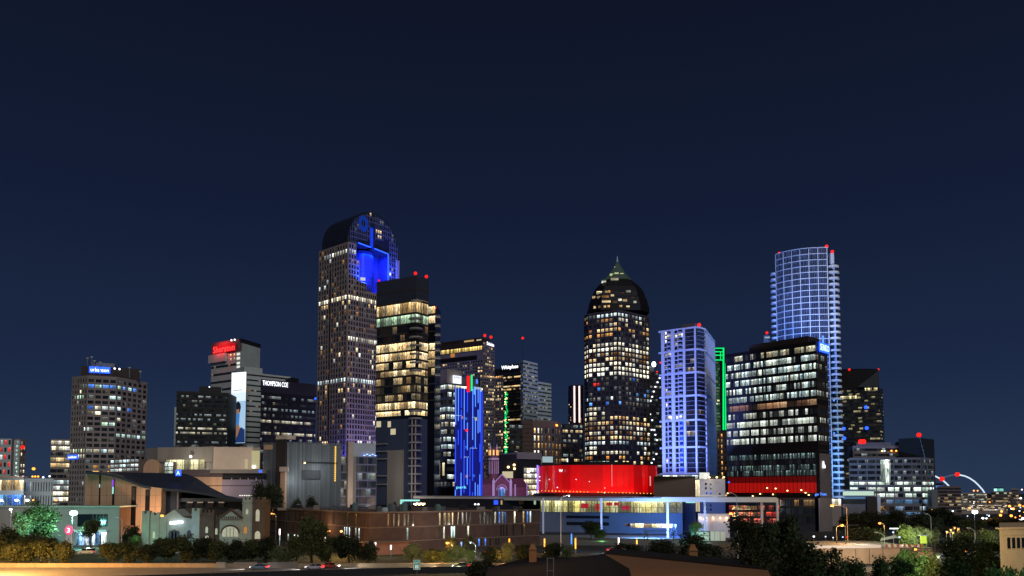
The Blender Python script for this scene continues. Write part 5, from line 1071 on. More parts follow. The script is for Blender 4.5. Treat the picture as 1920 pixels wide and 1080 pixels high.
# ---- brick school
mat('bricklit', srgb(150, 112, 96), .9, 0, .2, .4)
b = Bld('school', 'long three storey brick school with scattered vertical slit windows', 'school', [(498, 345), (692, 262), (1012, 305)], 961, None); f, g = b.faces
zt = Zr(960, 262); b.body(0, zt-.5, 'brick'); mat('copestone', srgb(118, 103, 92), .8, 0, .1)
zfl = [zt-.4, zt-5.2, zt-9.9, .3]
for fi, q in enumerate((f, g)):
    q.box(b.mb('coping'), -.2, q.L+.3, zt-.5, zt, -.6, .5+.02*fi, 'copestone')
    for z in zfl[1:3]: q.box(b.mb('string_course'), 0, q.L+.12, z-.14, z+.14, 0, .28+.01*fi, 'copestone')
q = b.mb('roof_plant')
def slit(ff, px, row, k=None, wd=.55, pyr=970):
    u = ff.u(px, pyr); z1 = zfl[row]-.35; z0 = zfl[row+1]+.35
    b.win.append((k, ff, u, u+wd, z0, z1, .06, row))
for px in (501, 511, 514, 523, 532, 541, 544, 554, 562, 568, 584, 590, 600, 624, 627, 652, 667, 683): slit(f, px, 0, 'w_dimw' if px in (511, 590, 600, 667) else None)
for px in (504, 532, 537.5, 551, 566, 575): slit(f, px, 1, None)
for px in (540, 546, 552, 558, 569): slit(f, px, 2, 'w_cx2', 1.4)
for px in (646, 650, 655, 661, 667, 673, 679): slit(f, px, 2 if 0 else 1, 'w_of1', .7)
KK = {726.5: 'w_dimw', 823: 'w_warm', 831.5: 'w_warm', 833.5: 'w_warm', 839: 'w_warm', 841: 'w_warm', 846.5: 'w_warm', 898.5: 'w_dimw', 907: 'w_dimw', 913: 'w_dimw', 927: 'w_cream', 935: 'w_blue', 941: 'w_cool', 946: 'w_blue', 963.5: 'w_cream', 980: 'w_warm', 993: 'w_cool', 987.5: 'w_blue'}
for px in (726.5, 737, 746, 757, 764, 773, 823, 831.5, 833.5, 839, 841, 846.5, 857, 865.5, 873, 880, 898.5, 907, 913, 919, 927, 935, 941, 946, 963.5, 980, 987.5, 993): slit(g, px, 0, KK.get(px), .62)
for px, k in ((762.5, 'w_green'), (816.5, None), (821, None), (831, 'w_cream'), (845.5, 'w_cool'), (850.5, 'w_green'), (871.5, None), (876.5, 'w_cream'), (938, None), (943, None), (949, None), (961, None), (977.5, None), (981.5, 'w_dimw')): slit(g, px, 1, k, .6)
for px in (897, 902, 909, 918, 929, 934): slit(g, px, 2, 'w_blue' if px in (897, 909) else None, .5)
for px, w_, hh, mm in ((666, 2.2, 2.6, 'copper'), (711, 2, 1.6, 'metalgrey'), (723, 3, 1, 'palegrey'), (735, 3.4, 2.4, 'metalgrey'), (752, 1.5, 2.2, 'metalgrey'), (758, 2.4, 2.8, 'copper'), (821, 2.2, 2.2, 'copper'), (740, 1.2, 3, 'darkwall'), (928, 1.6, 1.4, 'darkwall')):
    mat('copper', (.13, .22, .20), .7, 0, .15); Yq = 285 if px > 690 else 300; x = X(px, Yq, 945); m = MB()
    P = [(x+w_/2*math.cos(2*math.pi*i/10), Yq+w_/2*math.sin(2*math.pi*i/10)) for i in range(10)]; m.prism(P, zt-.5, zt+hh*.8, mm); m.prism([(x+(p[0]-x)*.7, Yq+(p[1]-Yq)*.7) for p in P], zt+hh*.8, zt+hh, mm); m.build('roof_vent', b.root)
for px in (891, 897): m = MB(); m.ball(PT(px, 945.5, 290), .4, 'g_white', 6); m.build('roof_lamp', b.root)
m = MB(); p = PT(771, 939, 330); m.box(p[0]-4.5, p[0]+3.5, 329.5, 330, p[2]-.2, p[2]+.5, 'linecyan'); m.box(p[0]-4.5, p[0]-3.2, 329.5, 330, p[2]-2.6, p[2]-.3, 'linecyan'); m.build('light_bar', b.root)
m = MB()
for i in range(9): p = PT(777+i*2.3, 945+1.2*math.sin(i*2), 331); m.ball(p, .45, 'g_warmlamp' if i % 3 else 'g_white', 6)
m.build('roof_terrace_lamps', b.root)
for k in range(14):
    q_ = rr('sx', k); px = 520+k*34; Yq = 300+60*q_ if px < 700 else 292+25*q_; x = X(px, Yq, 945); m = MB(); w_ = 1.2+2.4*rr('sw', k); m.box(x, x+w_, Yq, Yq+1.5+2*q_, zt-.5, zt+.4+1.0*rr('sh', k), ('metalgrey', 'darkwall', 'greystone')[k % 3]); m.build('roof_unit', b.root)
m = MB()
for k in range(24): a_ = f.L*k/24; m.tube([f.p(a_, zt, -1.2), f.p(a_, zt+.9, -1.2)], .05, 'steel', 4)
m.tube([f.p(0, zt+.9, -1.2), f.p(f.L, zt+.9, -1.2)], .05, 'steel', 4); m.build('roof_railing', b.root)
ent = Face((X(693, 252), 252), (X(735, 256), 256)); m = MB(); ent.box(m, 0, ent.L+6, 0, Zr(1018, 253), -6, 0, 'bricklit'); ent.box(m, -1.5, ent.L+8, Zr(1018, 253), Zr(1016, 253), -6, 1.0, 'copestone'); m.build('entrance_porch', b.root)
b.done()
# ---- castle style school building
mat('castlestone', srgb(160, 170, 156), .85, 0, .15, .5); mat('castlebrick', srgb(94, 80, 68), .9, 0, .25, .5)
b = Bld('historic_school', 'old castle style school with crenellated towers and a gabled arched entrance', 'school', [(268, 262), (500, 262)], 980, 14); f = b.faces[0]; z = lambda py: Zr(py, 262); u = lambda px: f.u(px, 985)
def tower(px0, px1, py, mm, d, cren=True, dep=6):
    m = MB(); f.box(m, u(px0), u(px1), 0, z(py), -dep, d, mm)
    if cren:
        n = max(2, int((u(px1)-u(px0))/1.1)); w_ = (u(px1)-u(px0))/(2*n-1)
        for i in range(n): f.box(m, u(px0)+2*i*w_, u(px0)+(2*i+1)*w_, z(py), z(py)+.9, -1, d, mm)
        f.box(m, u(px0)-.15, u(px1)+.15, z(py)-1.3, z(py)-1.0, -dep, d+.15, mm)
    m.build('tower', b.root)
tower(269, 282, 963, 'castlestone', 1.2); tower(283, 299, 966, 'castlestone', .3); tower(363, 377, 958, 'castlestone', 1.6); tower(377.5, 403, 961, 'castlebrick', .9); tower(455, 474, 937, 'castlestone', .6); tower(474.5, 496, 937, 'castlebrick', .9); tower(404, 414, 970, 'castlebrick', .2)
m = MB(); m.extr([f.p(u(a), z(c)) for a, c in ((299, 1040), (363, 1040), (363, 973), (343, 970), (326, 955), (310, 966), (299, 968))], tuple(-f.n*8)+(0,), 'castlestone'); f.box(m, u(299), u(456), 0, z(968), -9, -1.0, 'castlebrick'); m.build('wall', b.root)
m = MB(); m.extr([f.p(u(a), z(c), 1.0) for a, c in ((414, 1040), (456, 1040), (456, 971), (435, 955.5), (414, 971))], tuple(-f.n*7)+(0,), 'castlestone'); m.build('gable', b.root)
m = MB()
for a, c in (((413, 971), (435, 955)), ((435, 955), (457, 971))): m.tube([f.p(u(a[0]), z(a[1]), 1.1), f.p(u(c[0]), z(c[1]), 1.1)], .42, 'castlebrick', 5)
for i in range(9): f.box(m, u(418+i*4.2)-.15, u(418+i*4.2)+.15, z(973), z(968), .95, 1.25, 'castlebrick')
f.box(m, u(414), u(456), z(975), z(974), .95, 1.2, 'castlebrick')
m.tube([f.p(u(434)+2.9*math.cos(math.pi*i/12), z(999)+2.4*math.sin(math.pi*i/12), 1.15) for i in range(13)], .3, 'castlebrick', 5); m.build('trim', b.root)
m = MB(); m.poly([f.p(u(434)+2.6*math.cos(math.pi*i/12), z(999)+2.1*math.sin(math.pi*i/12), 1.06) for i in range(13)]+[f.p(u(434)-2.6, z(1006), 1.06), f.p(u(434)+2.6, z(1006), 1.06)], 'castlepane' if 'castlepane' in MATS else mat('castlepane', (.4, .42, .36), .5, 0, .3, 1.5, emit=srgb(230, 225, 190), es=.35)); 
for k in (-1.1, 0, 1.1): f.box(m, u(434)+k-.1, u(434)+k+.1, z(1006), z(989), 1.07, 1.2, 'castlestone')
m.build('arched_window', b.root)
def archwin(px, py0, py1, w_, d, mm):
    m = MB(); a = u(px); top = z(py0)-w_; m.poly([f.p(a+w_*math.cos(math.pi*i/8), top+w_*1.3*math.sin(math.pi*i/8), d) for i in range(9)]+[f.p(a-w_, z(py1), d), f.p(a+w_, z(py1), d)], mm); m.build('window', b.root)
for px, py0, py1, w_, d, mm in ((484.5, 956, 977, .62, 1.0, 'castlepane'), (464, 955, 964, .4, .7, 'castlepane'), (290, 997, 1009, .4, .4, 'castlepane'), (321, 996, 1012, .8, .1, 'spandrel'), (327, 994, 1012, .8, .1, 'spandrel'), (333, 996, 1012, .8, .1, 'spandrel'), (390, 988, 999, .4, 1.0, 'castlepane'), (391, 1005, 1016, .8, 1.0, 'castlepane'), (406.5, 991, 1002, .4, .3, 'castlepane'), (461.5, 988, 1000, .5, .7, 'w_amber'), (355, 995, 1010, .7, .1, 'spandrel'), (485, 997, 1010, .9, 1.0, 'castlepane')): archwin(px, py0, py1, w_, d, mm)
m = MB()
for i in range(7): m.ball(f.p(u(322.5+i*3.2), z(980.5-.3*i), .7), .62, 'g_lamp2b' if 'g_lamp2b' in MATS else glow('g_lamp2b', srgb(225, 235, 255), 4), 6)
m.build('sign_lamps', b.root); b.done()
p = PT(331, 990, 250); point((p[0], 255, p[2]), 450, (.3, .5, 1), .5)
# ---- floodlit low building
b = Bld('low_building', 'low flat roofed building with dark glass front in teal floodlight', 'building', [(-20, 300), (224, 300)], 960, 20); f = b.faces[0]; zt = Zr(951, 300); b.body(0, zt, 'greystone'); f.box(b.mb('roof_edge'), -.5, f.L+.5, zt, zt+.5, -20.5, .8, 'castlestone')
b.panel('window', f, 146, 202, 964, 987, 'darkglass', d=.25, th=.2)
for i in range(5): uu = f.u(175+i*6.5, 975); f.box(b.mb('mullion'), uu-.08, uu+.08, f.z(987, 30), f.z(964, 30), .25, .4, 'spandrel')
lit('w_shop', WHITE, BLU, .95, 1.2, bay=1.2, spots=2, curt=.9); b.panel('shop_window', f, 144, 200, 996, 1022, 'w_shop', d=.3, th=.1)
m = MB(); f.quad(m, f.u(144, 1005), f.u(200, 1005), f.z(1022, 30), f.z(998, 30), .36, 'w_shop', 1); m.build('shop_glass', b.root); b.panel('canopy', f, 140, 204, 993, 997, 'white_paint', d=2, th=2); b.done()
# white pillar sign with red roundel
t = empty('pylon_sign', (X(133, 262), 262, 0), 'pale pylon with a glowing pink round sign', 'sign'); m = MB(); x = X(133, 262); m.box(x-1.1, x+1.1, 261.7, 262.3, 0, Zr(983, 262), 'white_paint'); m.build('post', t)
fs = Face((x-1.2, 261.6), (x+1.2, 261.6)); m = MB(); P = [fs.p(1.2+1.25*math.cos(2*math.pi*i/18), Zr(994, 262)+1.35*math.sin(2*math.pi*i/18), .1) for i in range(18)]; m.extr(P, (0, -.15, 0), glow('g_pink', (1, .08, .2), 1.6)); m.build('roundel', t); text(t, 'lettering', '3', fs, 1.2, Zr(994, 262), 1.0, 1.5, 'g_white', .3, .06)
# ---- opera house
b = Bld('opera_house', 'opera house with red glowing glass drum and wide flat canopy', 'opera house', [(1010, 402), (1100, 384), (1290, 372)], 990, 40); b.parts = {}
cx, cy_ = X(1121, 432, 900), 440.0; rx, ry = X(1231, 432, 900)-cx, 30.0
mat('drumred', (.45, .006, .008), .18, 0, .12, .06, emit=(1, .004, .006), es=.55, sample=False, spec=.6)
zb, ztp = Zr(924, 410), Zr(872, 410)
def sup(t, k=1.0, e_=.62):
    c, s = math.cos(t), math.sin(t); return (cx+k*rx*math.copysign(abs(c)**e_, c), cy_+k*ry*math.copysign(abs(s)**e_, s))
n = 72; ring = lambda z, k=1.0: [sup(2*math.pi*i/n, k)+(z,) for i in range(n)]
DR = [mat('drumred%d' % i, (.34+.05*i, .006, .008), .2, 0, .2, .12, emit=(1, .004, .006), es=.17+.06*i, spec=.6) for i in range(4)]
RN = ring(zb); RT = ring(ztp); m = MB()
for i in range(n):
    j = (i+1) % n; k = int(rr('dr', i//2)*4); zm = zb+(ztp-zb)*.5
    for (za, zc_) in ((zb, zm), (zm, ztp)): m.poly([(*RN[i][:2], za), (*RN[j][:2], za), (*RT[j][:2], zc_), (*RT[i][:2], zc_)], DR[k])
m.build('glass_drum', b.root)
m = MB(); m.rings([ring(8, 1.09), ring(zb-.3, 1.09), ring(zb-.3, .9)], 'blackwall'); m.build('drum_plinth', b.root)
m = MB(); m.rings([ring(ztp, 1.0), ring(ztp+.45, 1.004), ring(ztp+.45, .9)], 'bronzedark', caps=True); m.rings([ring(ztp, .62), ring(ztp+2.2, .62)], 'bronzedark'); m.build('drum_roof', b.root)
m = MB()
for i in range(n):
    x, y = sup(2*math.pi*i/n, 1.003)
    if y < cy_+2: m.box(x-.035, x+.035, y-.1, y, zb, ztp, 'drumbar' if 'drumbar' in MATS else mat('drumbar', (.05, .004, .004), .4, 0, 0, emit=(.6, .004, .006), es=.5))
m.build('mullion', b.root)
m = MB()
for i in range(38):
    px = 996+i*6.6; 
    if 1095 < px < 1195 and rr('am', i) > .75: continue
    y = 404-abs(px-1120)*.02; p = PT(px, 920.5+(px-996)/248*6.5, y); m.ball((p[0], p[1], p[2]+.25), .22+.12*rr('an', i), 'g_orange2' if 'g_orange2' in MATS else glow('g_orange2', srgb(255, 175, 60), 2.2), 6)
m.build('foot_lamps', b.root)
for px, py in ((1147, 882), (1183, 891), (1105, 903), (1045, 914), (1134, 915), (1173, 915), (1133, 924), (1220, 893), (1228, 916), (1030, 899), (1012, 894), (1012, 901), (1080, 899)):
    y = cy_-ry*.985*(1-min(1, abs((px-1121)/112))**3.2)**.31-.25; m = MB(); m.ball(PT(px, py, y), .3, 'g_white' if py != 899 else 'g_bluewhite', 6); m.build('glass_glint', b.root) if 0 else m.build('drum_glint', b.root)  # small emissive balls put in as glints on the drum glass
m = MB(); p = PT(1146.5, 890, 411); m.box(p[0]-.12, p[0]+.12, 409, 409.3, Zr(912, 410), Zr(871, 410), glow('pinkline', (1, .3, .3), .9)); p = PT(1219, 895, 412); m.box(p[0]-.3, p[0]+.3, 411.5, 411.8, Zr(911, 412), Zr(893, 412), 'pinkline'); m.build('light_line', b.root)
ff = Face((X(1008, 410), 410), (X(1232, 410), 410)); m = MB(); ff.box(m, -.4, .2, Zr(923, 410), Zr(872, 410), -1, 0, 'neon_violet'); m.build('neon_line', b.root)
gf = Face((X(1046, 409.5), 409.0), (X(1058, 409.5), 409.0)); text(b.root, 'logo', 'W', gf, gf.u(1051.5, 882), Zr(882.5, 409), 2.0, 1.4, 'g_white', .2, .1)
# canopy
mat('canopy', srgb(225, 215, 205), .6, 0, .08); CA = [(X(775, 470), 470), (X(1240, 352), 352), (X(1456, 338), 338)]
zc0 = Zr(941, 352)
m = MB(); c1, c2 = Face(CA[0], CA[1]), Face(CA[1], CA[2])
P = [CA[0], CA[1], CA[2], (CA[2][0]+14, CA[2][1]+60), (CA[1][0]+40, 470), (CA[0][0], 490)]
m.prism(P, zc0+1.6, zc0+2.0, 'slate'); m.build('canopy_roof', b.root); m = MB()
c1.box(m, 0, c1.L-.02, zc0, zc0+2.1, -1.2, 0, 'canopy'); c2.box(m, 0, c2.L, zc0, zc0+2.1, -1.2, 0.02, 'canopy'); m.build('canopy_edge', b.root)
m = MB(); f, g = b.faces
for px, Y in ((1018.5, 386), (1127.5, 372), (1252, 352), (1322, 350), (1429, 342), (1458, 346)): 
    x = X(px, Y, 985); m.box(x-.42, x+.42, Y-.42, Y+.42, 0, zc0+1.5, 'canopy'); 
m.build('column', b.root)
# lobby and wall below
lb = Face((X(1012, 402), 402), (X(1279, 378), 378)); zl = lambda py, q=30: lb.z(py, q)
mat('operawall', (.14, .145, .16), .7, 0, .12, .1)
m = MB(); P = [tuple(lb.A), tuple(lb.B), (lb.B.x+8, 412), (lb.A.x, 430)]; m.prism(P, 0, zl(961), 'operawall'); m.prism([(p[0], p[1]+1.2) for p in P], zl(961), zc0+1.5, 'darkwall'); m.build('wall', b.root)
lit('w_lobby', srgb(240, 225, 130), srgb(235, 235, 175), 1, .72, bay=3.2, curt=.5, spots=1.2)
m = MB(); lb.quad(m, .2, lb.L-.2, zl(960.5), zl(938.5), -1.1, 'w_lobby', 0); m.build('lobby_glass', b.root)
for i in range(25): lb.box(b.mb('mullion'), lb.L*i/24-.1 if i else 0, lb.L*i/24+.1, zl(961), zl(938), -1.09, -.8, 'darkwall')
lb.box(b.mb('mullion'), 0, lb.L, zl(951.5), zl(951), -1.09, -.85, 'darkwall')
for a, c2_, py0, py1 in ((1088, 1103, 944, 953), (1115, 1123, 945, 957), (1136, 1147, 942, 948), (1165, 1180, 948, 956), (1150, 1160, 942, 948)): b.panel('red_panel', lb, a, c2_, py0, py1, glow('lobbyred', (.6, .02, .02), .7), d=-.95, th=.05)
for a, c2_, py0, py1, kk in ((1172, 1181, 981, 986, 'w_dimw'), (1183, 1268, 981, 988, 'w_slot'), (1165, 1178, 1001.5, 1005.5, 'w_slot'), (1184, 1262, 1003, 1005.5, 'w_slot')):
    if kk == 'w_slot' and kk not in MATS: lit('w_slot', WARM, CREAM, .95, 1.1, bay=2, spots=2, curt=.8)
    m = MB(); lb.quad(m, lb.u(a, py0), lb.u(c2_, py0), zl(py1), zl(py0), .1, kk, py0//10); m.build('slot_window', b.root)
for a, c2_, py0, py1 in ((1062, 1142, 967, 972), (1062, 1142, 979, 985)): b.panel('dark_slot', lb, a, c2_, py0, py1, 'blackwall', d=.1, th=.08)
b.done()
area((X(1215, 340), 342, 3), (X(1225, 385), 385, 9), 14, 2, 22000, (.18, .42, 1), 'blue_flood'); area((X(1272, 352), 352, 4), (X(1262, 380), 380, 10), 5, 2, 9000, (.01, .12, 1), 'blue_flood'); area((X(1322, 336), 338, 8), (X(1322, 350), 350, 14), 1.5, 1, 900, (.1, .35, 1), 'blue_flood')
# brown fly tower and white cube building
b = Bld('fly_tower', 'plain brown box to the right of the red glass drum', 'building', [(1226, 396), (1304, 392)], 910, 20); b.body(0, Zr(893.5, 393), 'brownstone'); b.mb('coping').box(X(1226, 396), X(1304, 392), 391.2, 396, Zr(893.5, 393), Zr(893, 393), 'brownwall'); b.panel('roof_light', b.faces[0], 1286, 1304, 940, 943, 'linecyan', d=.3); b.done()
mat('cubewhite', (.52, .50, .58), .7, 0, .06)
b = Bld('white_block', 'white cube building with small square windows and planted roof', 'building', [(1305, 408), (1312, 402), (1360, 406)], 930, 14); f, g = b.faces; zt = Zr(898, 402); b.body(0, zt, 'cubewhite')
for px, py, k in ((1323.5, 907.5, None), (1332.5, 907.5, 'w_dim'), (1323.5, 915.5, None), (1332.5, 915.5, 'w_dim'), (1325, 924.5, 'w_blue'), (1332.5, 924.5, 'w_blue'), (1349.5, 926.5, None), (1323.5, 947.5, None), (1332.5, 947.5, None), (1323.5, 955.5, None), (1332.5, 955.5, None)):
    uu = g.u(px, py); zz = g.z(py, uu); b.win.append((k, g, uu-.5, uu+.5, zz-.6, zz+.6, .05, 3))
m = MB(); f.quad(m, .1, f.L-.1, 10, zt-.5, .1, 'w_bright', 2); m.build('stair_glass', b.root); b.panel('terrace_window', g, 1312.5, 1331, 886, 897, 'w_bright', d=-.4, th=.1)
m = MB()
for i in range(260): uu = g.u(1334+rr('pl', i)*26, 892); zz = zt+.1+rr('pz', i)*1.7; s = .25; d = -.5-rr('pd', i); m.poly([g.p(uu, zz, d), g.p(uu+s, zz+s*.3, d+.1), g.p(uu+s*.4, zz+s*1.2, d+.2)], 'plant' if 'plant' in MATS else mat('plant', (.10, .13, .03), .8, 0, .3))
m.build('roof_planting', b.root); m = MB()
for px in (1330, 1344, 1357): m.ball(PT(px, 895, 401), .5, 'g_warmlamp', 6)
m.build('roof_lamps', b.root); g.box(b.mb('sill_band'), 0, g.L, Zr(932, 402), Zr(928, 402), .0, .3, 'white_paint'); b.done(); point(PT(1345, 890, 399), 500, (1, .9, .6), .5)
b = Bld('wall_with_uplights', 'low tan wall with a row of warm uplights right of the opera house', 'wall', [(1309, 352), (1368, 350)], 980, 6); b.body(0, Zr(963, 351), 'stonecol'); f = b.faces[0]
for px in (1313, 1323, 1336.5, 1350, 1362): pp = f.p(f.u(px, 970), f.z(970.5, 5), .9); m = MB(); m.ball(pp, .32, 'g_warmlamp', 6); m.build('wall_lamp', b.root); point((pp[0], pp[1], pp[2]-.5), 60, (1, .75, .5), .2)
b.done()
b = Bld('pale_wall', 'white low wall panel below the uplit tan wall', 'wall', [(1296, 330), (1360, 328)], 1000, 3); b.body(0, Zr(996, 329), 'white_paint'); 
for i in range(6): b.faces[0].box(b.mb('joints'), 2.2*i+.5, 2.2*i+.6, 0, Zr(996, 329), 0, .06, 'darkwall')
b.done(); point(PT(1330, 1008, 318), 350, (1, .95, .9), .4)
# restaurant with red reflections
b = Bld('restaurant', 'dark glass front restaurant with red lights under the canopy end', 'building', [(1366, 400), (1462, 398), (1528, 402)], 960, 14); f, g = b.faces; b.body(0, Zr(934, 399), 'darkwall')
lit('w_rest', (1, .05, .03), srgb(255, 120, 90), .55, .5, bay=2.2, spots=2.5, curt=1, dim=.05); b.bands(0, 4, Zr(946, 399), 3, .7, 'bronzedark', 'w_rest', mull=3.4); b.bands(1, 4, Zr(935, 399), 3, .7, 'bronzedark', lambda r: 'w_dimw' if r == 0 else 'w_dark', mull=3.4); b.done()
b = Bld('brick_pier', 'tall plain brown tower base right of the black office block', 'building', [(1535, 404), (1560, 408)], 960, 8) ; b.body(0, Zr(934, 405), 'concpier'); b.mb('seam').box(X(1534, 403.5), X(1536, 403.5), 403.3, 404.2, 0, Zr(934, 405), 'violetwall'); b.done()
b = Bld('tower_podium', 'lit podium under the gridded condominium tower', 'building', [(1555, 470), (1577, 472)], 940, 8); b.body(0, Zr(938, 470), 'greystone'); m = MB(); b.faces[0].quad(m, .2, b.faces[0].L-.2, Zr(945, 470)-1, Zr(931, 470)-1.5, .1, 'w_bright', 1); m.build('window_band', b.root); b.done()
for k in range(7):
    px = 1025+k*32; y = 401; p = PT(px, 924, y); area((p[0], y, p[2]+.2), (p[0]+(X(1121, 430)-p[0])*.05, 412, p[2]+5), 7, .6, 620, (1, .02, .02), 'drum_fill')  # red areas added at the foot to grade the drum's glow
b = Bld('annex', 'dark flat block under the left end of the wide canopy', 'building', [(772, 440), (925, 420), (1008, 415)], 940, 12); b.body(0, Zr(935.5, 420), 'darkwall')
for px0, px1, mm in ((926, 934, 'neon_blue2'), (939, 942, 'w_warm'), (973, 982, 'w_dimw'), (1001, 1005, 'w_green')): b.panel('window', b.faces[1], px0, px1, 938, 946, mm, d=.15, th=.05)
b.done()

for px, py, Y, w_, c_ in ((200, 975, 306, 6500, (1, .58, .34)), (262, 970, 303, 6000, (1, .58, .34)), (400, 915, 384, 2600, (1, .78, .62)), (350, 872, 408, 3800, (1, .9, .75)), (460, 872, 408, 2500, (1, .9, .78)), (560, 900, 388, 2600, (.9, .95, 1)), (610, 880, 392, 2600, (.9, .95, 1)), (655, 930, 430, 1800, (1, .85, .7)), (742, 905, 462, 3500, (1, .92, .9)), (1340, 925, 392, 1500, (.9, .9, 1)), (1545, 925, 395, 1500, (1, .8, .7)), (60, 925, 470, 6000, (.75, .85, 1)), (600, 985, 285, 1300, (1, .6, .3)), (820, 990, 268, 1300, (1, .8, .7)), (920, 990, 275, 900, (1, .85, .8))):
    point(PT(px, py, Y), w_, c_, .6, 'facade_fill')  # unseen points without fixtures, added to wash the lower facades
# ================================================================ trees
def leafmat(name, col, c2):
    m = bpy.data.materials.new(name); MATS[name] = m; m.use_nodes = True; t = m.node_tree; bs = t.nodes['Principled BSDF']
    g = N(t, 'ShaderNodeNewGeometry'); mx = N(t, 'ShaderNodeMix', data_type='RGBA'); t.links.new(g.outputs['Random Per Island'], mx.inputs[0])
    mx.inputs[6].default_value = (*col, 1); mx.inputs[7].default_value = (*c2, 1); t.links.new(mx.outputs[2], bs.inputs['Base Color'])
    bs.inputs['Roughness'].default_value = .75; bs.inputs['Specular IOR Level'].default_value = .15; return m
leafmat('leaf', (.045, .060, .020), (.11, .115, .045)); leafmat('leafdark', (.022, .030, .014), (.05, .056, .028)); leafmat('leafpale', (.10, .13, .06), (.18, .20, .10))
mat('bark', (.06, .045, .035), .9, 0, .3, 1)
def crown_mesh(seed, n, mm, lobes=13, ls=.075, tall=1.0):
    """leaf clumps in a unit-radius crown centred at (0,0,1)"""
    q = random.Random(seed); mb = MB(); L = []
    for i in range(lobes):
        a = q.uniform(0, 2*math.pi); zz = q.uniform(-.75, .85); r = math.sqrt(max(.05, 1-zz*zz))*q.uniform(.25, .72); L.append((Vector((r*math.cos(a), r*math.sin(a), 1+zz*.72*tall)), q.uniform(.22, .42)))
    for i in range(n):
        c, r = L[int(q.random()*lobes)]
        d = Vector((q.gauss(0, 1), q.gauss(0, 1), q.gauss(0, 1)+.15)).normalized(); p = c+d*r*q.uniform(.45, 1.2)
        if q.random() < .07: p = c+d*r*q.uniform(1.2, 1.6)
        s = ls*q.uniform(.6, 1.5); a = Vector((q.gauss(0, 1), q.gauss(0, 1), q.gauss(0, .7))).normalized(); b_ = a.cross(Vector((q.gauss(0, 1), q.gauss(0, 1), q.gauss(0, 1)))).normalized()
        mb.poly([p-a*s-b_*s*.2, p-b_*s*.6, p+a*s, p+b_*s*.6], mm)
    me_o = mb.build('crown'); off = me_o.location.copy(); me = me_o.data
    me.transform(Matrix.Translation(off)); bpy.data.objects.remove(me_o); return me
CR = {k: [crown_mesh(s+ord(k[0])*7, n, mm, lb, ls, tl) for s in range(3)] for k, n, mm, lb, ls, tl in (('mid', 5200, 'leaf', 20, .058, 1), ('dark', 5200, 'leafdark', 20, .058, 1), ('pale', 4600, 'leafpale', 17, .06, .9), ('near', 12000, 'leafdark', 46, .052, 4.0), ('green', 6000, 'leaf', 20, .05, 1))}
TR = bpy.data.meshes.new('trunk')
def trunk_mesh(seed):
    q = random.Random(seed); mb = MB(); mb.tube([(0, 0, 0), (.02, .01, .35), (0, .02, .8), (.03, 0, 1.3)], [.055, .042, .03, .012], 'bark', 7)
    for i in range(6):
        a = q.uniform(0, 6.28); h = q.uniform(.45, .95); mb.tube([(0, 0, h), (.2*math.cos(a), .2*math.sin(a), h+.2), (.45*math.cos(a), .45*math.sin(a), h+.35)], [.022, .014, .005], 'bark', 5)
    o = mb.build('trunk'); off = o.location.copy(); me = o.data; me.transform(Matrix.Translation(off)); bpy.data.objects.remove(o); return me
TRK = [trunk_mesh(1), trunk_mesh(2)]
tn = 0
def tree(kind, px, pt, wpx, Y, label, name='tree', group=None, low=.25, base=0):
    """crown top at photo row pt, crown wpx wide, standing at distance Y"""
    global tn; tn += 1
    zt = Zr(pt, Y); rad = wpx/2*Y/F; h = zt-base; cz = h*low; k = (h-cz)/2
    t = empty(name, (X(px, Y, pt), Y, base), label, 'tree', group); t.rotation_euler = (0, 0, tn*2.4)
    c = bpy.data.objects.new('crown', CR[kind][tn % 3]); C.objects.link(c); c.parent = t; c.scale = (rad*1.02, rad*1.02, k); c.location = (0, 0, cz)
    if kind == 'near': c.scale = (rad*1.05, rad*1.05, (h-cz)/5.2); c.location = (0, 0, cz+1.5*(h-cz)/5.2)
    r = bpy.data.objects.new('trunk', TRK[tn % 2]); C.objects.link(r); r.parent = t; s = h*.55; r.scale = (s, s, s*1.05); return t
GH = 'trees along the far side of the highway'
for a in (('mid', 12, 986, 62, 223, 'tall orange lit tree at the left edge beside the highway'), ('mid', 56, 998, 52, 221, 'orange lit tree beside the highway, second from the left edge'), ('mid', 88, 1002, 62, 219, 'wide orange brown tree left of the gap with the parked van'), ('mid', 122, 1013, 42, 218, 'low brown tree just left of the gap with the parked van'), ('mid', 32, 1018, 60, 217, 'low bushy tree in front of the two at the left edge'),
          ('mid', 205, 1014, 52, 220, 'brownish tree just right of the gap with the parked van'), ('mid', 240, 1012, 52, 221, 'brownish tree before the left end of the castle style school'), ('dark', 275, 1017, 44, 219, 'low dark tree before the left tower of the castle style school'), ('mid', 310, 1004, 54, 222, 'dark tree under the lit sign of the castle style school'), ('mid', 345, 1001, 58, 221, 'tallest dark tree before the castle style school'), ('dark', 378, 1003, 50, 222, 'dark tree before the middle towers of the castle style school'), ('mid', 408, 1010, 48, 220, 'dark tree left of the arched entrance of the castle style school'), ('dark', 440, 1012, 50, 221, 'dark tree before the arched entrance of the castle style school'), ('mid', 470, 1008, 48, 223, 'bushy tree before the brick tower of the castle style school'),
          ('dark', 500, 1004, 50, 224, 'dark tree at the left end of the brick school'), ('pale', 528, 1022, 44, 219, 'pale flowering bushy tree before the left end of the brick school'), ('green', 586, 965, 72, 224, 'tall green leafy tree before the brick school'), ('mid', 556, 1000, 40, 221, 'smaller green tree left of the tallest tree at the brick school'), ('mid', 616, 1003, 52, 222, 'dark green tree right of the tallest tree at the brick school'), ('dark', 655, 998, 62, 223, 'big round dark tree before the brick school corner'), ('dark', 690, 1013, 44, 220, 'low dark tree by the corner of the brick school')): tree(*a, group=GH, low=.04)
